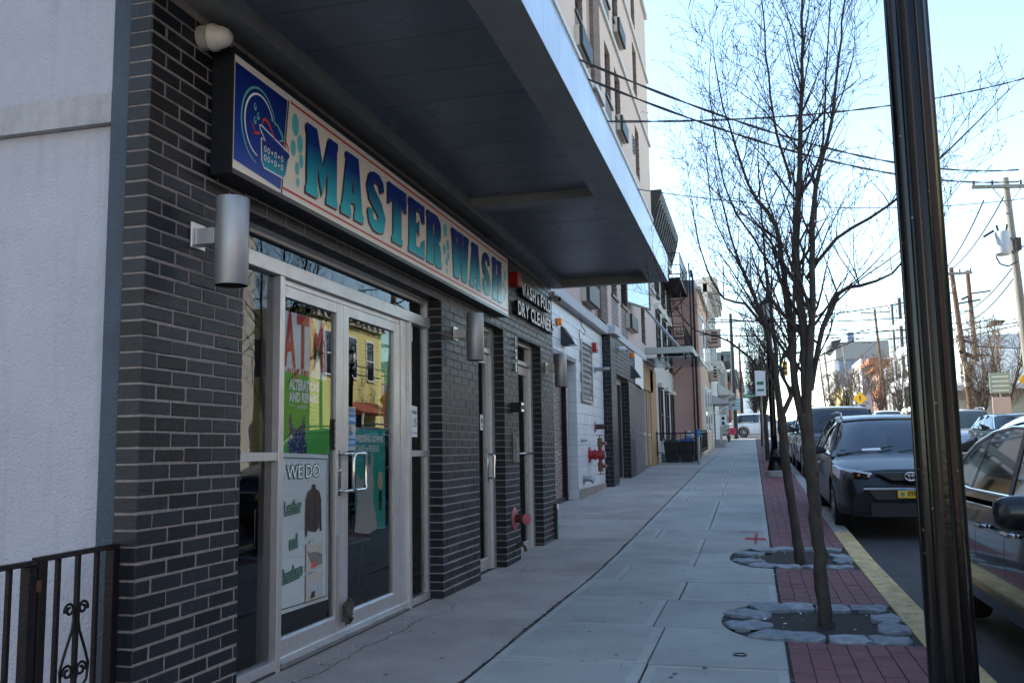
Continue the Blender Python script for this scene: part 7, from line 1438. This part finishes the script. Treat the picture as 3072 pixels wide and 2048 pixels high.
# garage-like low building, right edge
GB = simple_bldg('garage_building', 'low grey beige garage building with dark overhang behind the utility poles', 10.9, 55, 64, 4.3, mat('greige_metal', (.34, .31, .26), .7), side=-1, depth=13, wins=[(57, 58.5, 1.9, 3.2)], fm='plastic', gm='grey')
mb = MB(); mb.hexa([(10.2, 54.2, 4.0), (24, 54.2, 4.0), (24, 55.0, 4.0), (10.2, 55.0, 4.0)], [(10.4, 54.4, 4.3), (24, 54.4, 4.3), (24, 55, 4.5), (10.4, 55, 4.5)]); obj('overhang', mb, M['grey'], GB)
for k in range(5): mb = MB(); mb.box(11.1 + 1.75 * k, 12.75 + 1.75 * k, 54.93, 54.99, 1.4, 3.5); obj('garage_door', mb, mat('buff_door', (.42, .38, .28), .7) if k == 0 else bpy.data.materials['buff_door'], GB); mb = MB(); mb.box(11.8 + 1.75 * k, 11.85 + 1.75 * k, 54.90, 54.929, 1.4, 3.5); obj('door_post', mb, M['plastic'], GB)
simple_bldg('cream_apartment_block', 'pale multi storey block rising behind the garage at the right edge', 18.2, 88, 100, 10.6, 'modern', side=-1, depth=16, sidewins=[(19.2 + 2.2 * k, 20.2 + 2.2 * k, z, z + 1.5) for k in range(4) for z in (5.2, 8.0)], cornice='offwhite')
simple_bldg('white_house', 'plain white house wall above the grey garage behind the utility poles', XR + 1.5, 66, 69.9, 7.4, 'modern', side=-1, wins=[(67, 68, 4.9, 6.5)])
simple_bldg('brown_house', 'brown low house at the right edge behind bare trees', XR + .3, 41.8, 42.98, 5.2, 'tan', side=-1)
# modern white apartments with bay windows
MA = thing('modern_apartments', 'white modern four storey apartments with stacked bays behind the lamp post', 'building', (12, 74, g(74)))
mb = MB(); mb.box(12.6, 14.0, 70, 86, 1.2, 12.9); obj('wall', mb, M['modern'], MA)
for bi, y0 in enumerate((71, 75.2, 79.4, 83.2)):
    mb = MB(); mb.box(11.9, 12.6, y0, y0 + 2.1, 3.6, 13.3); obj('bay', mb, M['modern'], MA)
    for z in (4.0, 6.5, 9.0, 11.3):
        mb = MB(); mb.box(11.86, 11.9, y0 + .25, y0 + 1.85, z, z + 1.6); w = obj('window', mb, M['grille'], MA); mb = MB(); mb.box(11.85, 11.859, y0 + .32, y0 + 1.0, z + .05, z + 1.5); mb.box(11.85, 11.859, y0 + 1.06, y0 + 1.8, z + .05, z + 1.5); obj('pane', mb, M['wglass_d'], w)
        mb = MB(); mb.box(12.0, 12.5, y0 - .04, y0 - .0, z, z + 1.7); w = obj('window', mb, M['grille'], MA)
        mb = MB(); mb.box(12.56, 12.6, y0 + 2.6, y0 + 3.5, z, z + 1.6); w = obj('window', mb, M['white'], MA); mb = MB(); mb.box(12.55, 12.559, y0 + 2.66, y0 + 3.44, z + .06, z + 1.54); obj('pane', mb, M['wglass'], w)
OB = simple_bldg('orange_brick_house', 'orange brick house with curved wooden looking cornice past the white apartments', 12.4, 97, 104, 9.6, 'orangebrick', side=-1, wins=grid_w(97, 104, 3, .9, (4.2, 6.9), 1.6), cornice=None)
mb = MB(); mb.box(11.5, 12.5, 96.8, 104.2, 9.1, 9.7); mb.box(11.9, 12.5, 96.9, 104.1, 8.5, 9.1); obj('cornice', mb, M['orangebrick'], OB)
simple_bldg('grey_white_house', 'white sided house with grey side wall beyond the orange brick house', 11.9, 107, 117, 10.6, 'modern', side=-1, wins=grid_w(107, 117, 2, .9, (4.5, 7.5), 1.5)); simple_bldg('link_house', 'light grey house between the orange house and white apartments', 12.6, 87, 96.5, 8.4, 'grey', side=-1, wins=grid_w(87, 96.5, 3, .9, (4.2, 6.2), 1.4))
simple_bldg('ochre_building', 'low ochre building far up the street by the street lamp', 11.6, 126, 148, 8.8, 'yclap', side=-1, wins=grid_w(126, 148, 4, 1.2, (5.0,), 1.5), cornice='offwhite')
TT = thing('tall_tower', 'tall block with rooftop box, blue grey shade coloured on its front, rising behind the far houses', 'building', (16, 165, 10)); mb = MB(); mb.box(14.4, 27, 160, 185, 3, 15.2); obj('lower_wall', mb, M['bluegrey'], TT); mb = MB(); mb.box(13.9, 27.5, 159.5, 185.5, 15.201, 18.1); obj('upper_wall', mb, M['grey'], TT); mb = MB(); mb.box(13.6, 14.39, 160.5, 184, 3, 15.2); obj('sunlit_side', mb, M['modern'], TT); mb = MB(); mb.box(16.2, 17.2, 162, 164, 18.1, 20.0); obj('rooftop_box', mb, M['bluegrey'], TT)  # sunlit left side and shaded front are put into the wall colours
for z in (6, 9, 12):
    for k in range(4): mb = MB(); mb.box(15.2 + 2.8 * k, 16.6 + 2.8 * k, 159.9, 159.99, z, z + 1.6); w = obj('window', mb, M['wglass'], TT)
mb = MB(); mb.hexa([(13.2, 159, 17.4), (14.0, 159, 17.0), (14.0, 172, 17.0), (13.2, 172, 17.4)], [(13.3, 159, 18.3), (15, 159, 18.6), (15, 172, 18.6), (13.3, 172, 18.3)]); obj('dark_eave', mb, M['cornice'], TT)
# beyond the cross street, laundry side
for k, (y0, y1, h, c, xf) in enumerate(((80.5, 90, 9.3, 'tile', -2.2), (90.1, 104, 8.2, 'orangebrick', -2.0), (104.1, 122, 9.6, 'offwhite', -2.0), (122.1, 150, 10.5, 'salmon', -1.9), (150.1, 200, 13, 'grey', -1.9))):
    simple_bldg('corner_building' if k == 0 else 'row_house', ['dark green grey corner building with bracketed cornice past the cross street', 'orange brick row beyond the dark corner building', 'cream row further up the near side', 'salmon row far up the near side', 'grey block closing the far end of the near side'][k], xf, y0, y1, h, mat('green_grey_tin', (.16, .17, .15), .7) if k == 0 else c, wins=grid_w(y0, y1, 3, 1.1, (4.0, 6.4), 1.6), cornice='tile', cd=.6, ch=.8)
simple_bldg('distant_tower', 'pale distant block at the end of the street', 2, 290, 320, 20, 'modern', depth=14)
# utility poles
def upole(label, x, y, h, arm=2.4, lean=(0, 0), m='pole', xf=False, az=.0, extra=()):
    z = gz(y); t = thing('utility_pole', label, 'utility pole', (x, y, z), 'wooden utility poles'); top = (x + lean[0], y + lean[1], z + h)
    mb = MB(); mb.tube([(x, y, z - .2), ((x + top[0]) / 2, (y + top[1]) / 2, z + h / 2), top], [.17, .145, .11], 10); obj('pole_shaft', mb, M[m], t, smooth=True, auto=60)
    if arm:
        mb = MB(); c, s_ = cos(az), sin(az); zz = z + h - .35; hexa = []
        A = (top[0] - c * arm / 2, top[1] - s_ * arm / 2); B = (top[0] + c * arm / 2, top[1] + s_ * arm / 2); n = (-s_ * .06, c * .06)
        mb.hexa([(A[0] - n[0], A[1] - n[1] - .12, zz - .06), (B[0] - n[0], B[1] - n[1] - .12, zz - .06), (B[0] + n[0], B[1] + n[1] - .12, zz - .06), (A[0] + n[0], A[1] + n[1] - .12, zz - .06)], [(A[0] - n[0], A[1] - n[1] - .12, zz + .06), (B[0] - n[0], B[1] - n[1] - .12, zz + .06), (B[0] + n[0], B[1] + n[1] - .12, zz + .06), (A[0] + n[0], A[1] + n[1] - .12, zz + .06)]); obj('crossarm', mb, M['pole_g'], t)
        for f in (.04, .3, .7, .96): mb = MB(); p = (A[0] + (B[0] - A[0]) * f, A[1] + (B[1] - A[1]) * f - .12); mb.lathe([(.02, 0), (.05, .06), (.03, .1), (.05, .14), (.02, .18)], (p[0], p[1], zz + .06), (0, 0, 1), 8); obj('insulator', mb, M['plastic'], t)
        mb = MB(); mb.tube([(A[0] * .7 + B[0] * .3, A[1] * .7 + B[1] * .3 - .12, zz - .05), (top[0], top[1] - .1, zz - .75), (B[0] * .7 + A[0] * .3, B[1] * .7 + A[1] * .3 - .12, zz - .05)], .018, 5); obj('brace', mb, M['zinc'], t)
    for (dz, ax, ay, L_, r_) in extra: mb = MB(); mb.tube([(x + lean[0] * .8, y + lean[1] * .8, z + dz), (x + ax, y + ay, z + dz + L_)], r_, 6); obj('fitting', mb, M['plastic'], t)
    return t
p1 = upole('tall grey utility pole with transformer at the right edge', 9.72, 36, 10.05, 2.6, (-.35, 0), 'pole_g', az=.25)
mb = MB(); mb.lathe([(.22, 0), (.27, .05), (.27, .80), (.24, .86), (.10, .9)], (9.02, 35.7, 7.85), (0, 0, 1), 16); obj('transformer', mb, M['xfmr'], p1, smooth=True, auto=40)
mb = MB(); mb.tube([(8.9, 35.6, 8.7), (8.85, 35.6, 8.95)], .04, 6); mb.tube([(9.15, 35.6, 8.7), (9.2, 35.6, 8.95)], .04, 6); mb.tube([(9.02, 35.8, 8.5), (9.6, 36, 8.5)], .04, 6); mb.tube([(9.02, 35.8, 8.0), (9.6, 36, 8.0)], .04, 6); mb.tube([(8.75, 35.6, 7.8), (8.85, 35.5, 7.5), (9.1, 35.5, 7.4), (9.5, 35.8, 7.6)], .03, 6); mb.tube([(8.4, 35.6, 8.55), (8.75, 35.6, 8.75)], .05, 6); obj('transformer_fitting', mb, M['plastic'], p1)
mb = MB(); mb.box(9.45, 9.62, 35.6, 35.85, 8.0, 8.45); obj('arrester', mb, M['leather'], p1)
p2 = upole('brown utility pole with cable box just right of the lamp post', 10.72, 50, 8.9, 1.9, (-.55, 0), 'pole', extra=((7.0, .7, -.1, .15, .05), (5.2, .35, -.2, -.3, .08), (4.6, .2, -.2, -.4, .12), (4.3, .9, 0, .05, .06)))
mb = MB(); mb.box(10.35, 10.75, 49.6, 49.85, 3.95, 5.2); obj('cable_box', mb, mat('cream_box', (.5, .42, .28), .7), p2)
p3 = upole('second brown utility pole with small street lamp arm, right of the cable box pole', 12.1, 54.5, 9.3, 0, (-.2, 0), 'pole', extra=((8.0, .9, 0, .1, .05), (7.9, -.6, 0, -.2, .07), (6.3, .9, 0, .25, .03)))
mb = MB(); mb.hexa([(12.9, 54.3, 7.5), (13.5, 54.3, 7.6), (13.5, 54.7, 7.6), (12.9, 54.7, 7.5)], [(12.95, 54.35, 7.8), (13.6, 54.35, 7.75), (13.6, 54.65, 7.75), (12.95, 54.65, 7.8)]); obj('lamp_head', mb, M['grille'], p3)
upole('brown utility pole with crossarm above the orange brick house', 12.3, 92, 11.4, 2.6, (-.55, 0)); upole('pale leaning utility pole near the tall tower', 12.3, 120, 10.2, 0, (-1.0, 0), 'pole_g'); upole('thin far utility pole left of the pale leaning pole', 12.0, 148, 11.5, 2.2, (-.8, 0)); upole('furthest thin utility pole up the street', 12.2, 162, 11.5, 2.2, (-.8, 0)); upole('dark utility pole on the laundry side beyond the clapboard house', -1.15, 64, 8.6, 0, (0, 0), 'plastic'); upole('brown utility pole on the far near-side pavement', -1.0, 96, 9, 1.8)
# wires
def wire(label, a, b, sag, r=.011, twist=True, n=28):
    mb = MB(); A, B = Vector(a), Vector(b); k = 2 if twist else 1
    for j in range(k):
        P = []
        for i in range(n + 1):
            f = i / n; p = A.lerp(B, f); p.z -= sag * 4 * f * (1 - f); ph = f * 40 + pi * j; p += Vector((0, 0, 1)) * sin(ph) * r * (1.1 if twist else 0); P.append(p)
        mb.tube(P, r, 5, cap=False)
    tag(obj('overhead_cable', mb, M['wire'], smooth=True, fixn=False), label, 'cable', 'overhead cables')
wire('upper of two twisted cables falling from the apartment facade to the right', (-3.05, 17.0, 8.85), (9.4, 34.4, 10.6), .75, .016, n=80)
wire('lower twisted cable falling from the apartment facade, crossing the other one', (-3.05, 17.8, 8.78), (9.4, 34.5, 10.2), .70, .016, n=80)
wire('cable rising from the apartment facade to the upper right corner', (-3.05, 20.6, 8.83), (10.2, 35.2, 14.2), .45, .016, n=80)
wire('single cable nearly level from the low facade band across the street', (-3.05, 26.4, 8.81), (9.6, 34.8, 9.65), .45, .014, False)
far = [((9.4, 36, 10.3), (10.1, 50, 9.9)), ((8.6, 36, 10.0), (9.5, 50, 9.6)), ((9.5, 36, 7.6), (10.3, 50, 7.6)), ((9.5, 36, 7.2), (10.4, 50, 7.1)), ((10.3, 50, 9.6), (11.9, 92, 13.9)), ((10.3, 50, 7.6), (12, 92, 11)), ((10.4, 50, 7.0), (12.0, 92, 10.3)), ((11.9, 92, 13.8), (11.4, 120, 13.2)), ((11.9, 92, 11), (11.4, 120, 11)), ((11.9, 54.5, 8.4), (-1.9, 49, 7.9)), ((11.9, 92, 12.2), (-2, 84, 9.4)), ((10.3, 50, 8.8), (-1.9, 45, 7.2)), ((9.4, 36, 8.2), (22, 30, 7.6)), ((11.9, 92, 11.6), (-2, 88, 8.9)), ((11.4, 120, 12), (-2, 110, 9)), ((-1.15, 64, 9.9), (12, 72, 9.5)), ((-1.15, 64, 9.3), (12, 72, 8.9)), ((-3.0, 39, 6.0), (10.3, 50, 7.2)), ((-1.9, 44, 6.2), (-1.15, 64, 8.0)), ((12, 54.5, 6.4), (24, 52, 6.2)), ((10.3, 50, 6.8), (24, 44, 8.8)), ((10.3, 50, 6.4), (24, 45, 9.9))]
WL = ['upper thin wire between the transformer pole and the cable box pole', 'thin wire from the transformer pole crossarm end to the next pole', 'low wire from under the transformer to the cable box pole', 'lowest wire from the transformer pole to the cable box pole', 'top wire running from the cable box pole towards the orange brick house pole', 'middle wire from the cable box pole far up the street', 'lower wire from the cable box pole far up the street', 'top wire between the orange house pole and the pale leaning pole', 'lower wire between the orange house pole and the pale leaning pole', 'wire crossing the street from the brown twin pole to the clapboard house', 'far wire crossing from the orange house pole to the dark corner building', 'wire crossing the street from the cable box pole to the tan house', 'wire leaving the transformer pole towards the right edge', 'second far wire crossing above the dark corner building', 'furthest wire crossing the street by the pale leaning pole', 'upper wire over the intersection from the dark near side pole', 'lower wire over the intersection from the dark near side pole', 'wire running from the fire escape house to the cable box pole', 'wire along the tan and clapboard houses to the dark pole', 'low wire from the brown twin pole to the right edge', 'rising wire from the cable box pole to the right edge, lower one', 'rising wire from the cable box pole to the right edge, upper one']
for i, (a, b) in enumerate(far): wire(WL[i], a, b, .35, .020 + .0002 * a[1], False, 16)
# lamps, signs, signal, bush
lamp_post('street_lamp', 'black street lamp in front of the white modern apartments', 9.15, 58, fine=False); lamp_post('street_lamp', 'small far street lamp near the ochre building', 9.3, 98, fine=False); lamp_post('street_lamp', 'street lamp across the road reflected in the shop door', 9.2, 31, fine=False)
def diamond(label, x, y, z, s, post):
    t = thing('warning_sign', label, 'sign', (x, y, gz(y)), 'yellow diamond warning signs'); mb = MB(); h = s / sqrt(2); mb.prism([(x - h, z), (x, z - h), (x + h, z), (x, z + h)], lambda u, v, w: (u, y + w, v), -.01, .01); obj('diamond_plate', mb, M['signy'], t)
    mb = MB(); mb.prism([(x - .05, z - .2), (x + .05, z - .2), (x + .05, z + .1), (x + .13, z + .1), (x, z + .24), (x - .13, z + .1), (x - .05, z + .1)], lambda u, v, w: (u, y - .012, v), 0, 0); obj('arrow_mark', mb, M['black'], t)
    mb = MB(); mb.tube([(x, y + .04, gz(y)), (x, y + .04, z + h)], .03, 6); obj('sign_post', mb, M['zinc'], t)
diamond('yellow diamond sign cut off at the right edge of the picture', 10.2, 37.5, 3.45, .80, 1); diamond('distant yellow diamond sign between bare trees', 9.2, 85, 5.15, .85, 1)
t = thing('green_notice_sign', 'pale green and white sign board by the bare trees at the right edge', 'sign', (9.3, 39, g(39))); mb = MB(); mb.box(9.0, 9.75, 38.98, 39.02, 3.05, 3.85); obj('board', mb, mat('pale_green_board', (.30, .38, .33), .6), t); mb = MB(); mb.box(9.05, 9.7, 38.98, 39.02, 2.2, 2.9); obj('lower_board', mb, mat('pale_pink_board', (.55, .42, .40), .6), t); mb = MB(); mb.tube([(9.37, 39.05, g(39)), (9.37, 39.05, 3.8)], .04, 6); obj('sign_post', mb, M['zinc'], t)
for k in range(4): mb = MB(); mb.box(9.08, 9.67, 38.97, 38.979, 3.12 + .18 * k, 3.18 + .18 * k); obj('printed_line', mb, M['white'], t)
t = thing('billboard', 'plain white board fixed beside the brown utility poles', 'sign', (12.2, 53.9, 4.5)); mb = MB(); mb.box(11.25, 12.95, 53.9, 53.98, 4.15, 5.5); obj('board', mb, M['white'], t); mb = MB(); mb.box(11.5, 11.6, 53.99, 54.1, 2.0, 5.4); obj('bracket', mb, M['zinc'], t)
t = thing('street_name_sign', 'green street name sign at the near corner of the intersection', 'sign', (.2, 63, g(63))); mb = MB(); mb.box(-.55, .45, 62.98, 63.02, g(63) + 2.75, g(63) + 3.0); obj('name_plate', mb, M['signg'], t); mb = MB(); mb.tube([(.42, 63.04, g(63)), (.42, 63.04, g(63) + 3)], .03, 6); obj('sign_post', mb, M['zinc'], t)
mb = MB()
for k in range(7): mb.box(-.45 + .12 * k, -.37 + .12 * k, 62.97, 62.979, g(63) + 2.84, g(63) + 2.92)
obj('lettering_bars', mb, M['white'], t)
t = thing('traffic_signal', 'yellow traffic signal hanging over the intersection', 'traffic light', (2.6, 66, 6.6)); mb = MB()
for xx_ in (2.35, 2.85): mb.box(xx_ - .17, xx_ + .17, 65.85, 66.15, 6.0, 7.0)
obj('signal_housing', mb, M['signy'], t, stuff=False, bevel=.03); mb = MB()
for xx_ in (2.35, 2.85):
    for k in range(3): mb.lathe([(.11, 0), (.12, .12)], (xx_, 65.84, 6.18 + .32 * k), (0, -1, 0), 10)
obj('visor', mb, M['black'], t); mb = MB(); mb.tube([(.6, 66, g(66)), (.6, 66, 7.4), (3.4, 66, 7.6)], .07, 6); obj('mast_arm', mb, M['zinc'], t)
t = thing('parking_sign', 'thin kerbside post with white parking sign beyond the street lamp', 'sign', (.62, 27.5, g(27))); mb = MB(); mb.tube([(.62, 27.5, g(27)), (.62, 27.5, g(27) + 2.9)], .028, 6); obj('sign_post', mb, M['iron'], t); mb = MB(); mb.box(.48, .78, 27.45, 27.47, g(27) + 1.95, g(27) + 2.85); obj('plate', mb, M['paper'], t)
t = thing('kerb_sign', 'white parking sign left of the street lamp among tree stems', 'sign', (.25, 30, g(30))); mb = MB(); mb.tube([(.30, 30, g(30)), (.30, 30, g(30) + 2.9)], .028, 6); obj('sign_post', mb, M['zinc'], t); mb = MB(); mb.box(.13, .45, 29.95, 29.97, g(30) + 2.15, g(30) + 2.95); obj('plate', mb, M['paper'], t); mb = MB(); mb.box(.19, .39, 29.94, 29.949, g(30) + 2.3, g(30) + 2.36); mb.box(.19, .39, 29.94, 29.949, g(30) + 2.5, g(30) + 2.6); obj('print', mb, M['signg'], t)
t = thing('parking_meter', 'blue grey parking meter post before the cross street', 'parking meter', (.45, 36, g(36))); mb = MB(); mb.tube([(.42, 35, g(35)), (.42, 35, g(35) + 1.1)], .035, 8); obj('meter_post', mb, M['zinc'], t); mb = MB(); mb.lathe([(.07, 0), (.11, .06), (.11, .28), (.06, .36)], (.42, 35, g(35) + 1.1), (0, 0, 1), 12); obj('meter_head', mb, M['bluegrey'], t, smooth=True, auto=40)
# bush
rr = random.Random(8); mb = MB()
for _ in range(2600):
    u, v, w = rr.gauss(0, .38), rr.gauss(0, .5), abs(rr.gauss(.45, .35)); c = Vector((10.1 + u * (1.3), 66.5 + v * 2.2, g(66) + .1 + w * 1.2)); a = Vector((rr.gauss(0, 1), rr.gauss(0, 1), rr.gauss(0, 1))).normalized() * .07; b = a.orthogonal().normalized() * .045
    mb.add([c - a, c + b, c + a, c - b], [(0, 1, 2, 3)])
t = thing('bush', 'rounded yellow green bush in front of the modern apartments', 'bush', (10.1, 66.5, g(66))); obj('leaves', mb, M['bush'], t, fixn=False, stuff=True); mb = MB(); mb.tube([(10.1, 66.5, g(66)), (10.1, 66.5, g(66) + .8)], .06, 6); obj('stem', mb, M['bark'], t)
# roll-up leaves and dirt at the grille foot
mb = MB()
for _ in range(45): chip(mb, -3.0 + rnd.uniform(-.1, .5), rnd.uniform(12.5, 16.5), rnd.uniform(.01, .04), 1)
o = obj('dead_leaves', mb, [M['paper'], M['leather']], fixn=False, stuff=True); tag(o, 'brown dead leaves gathered at the foot of the roller grille', 'leaves')
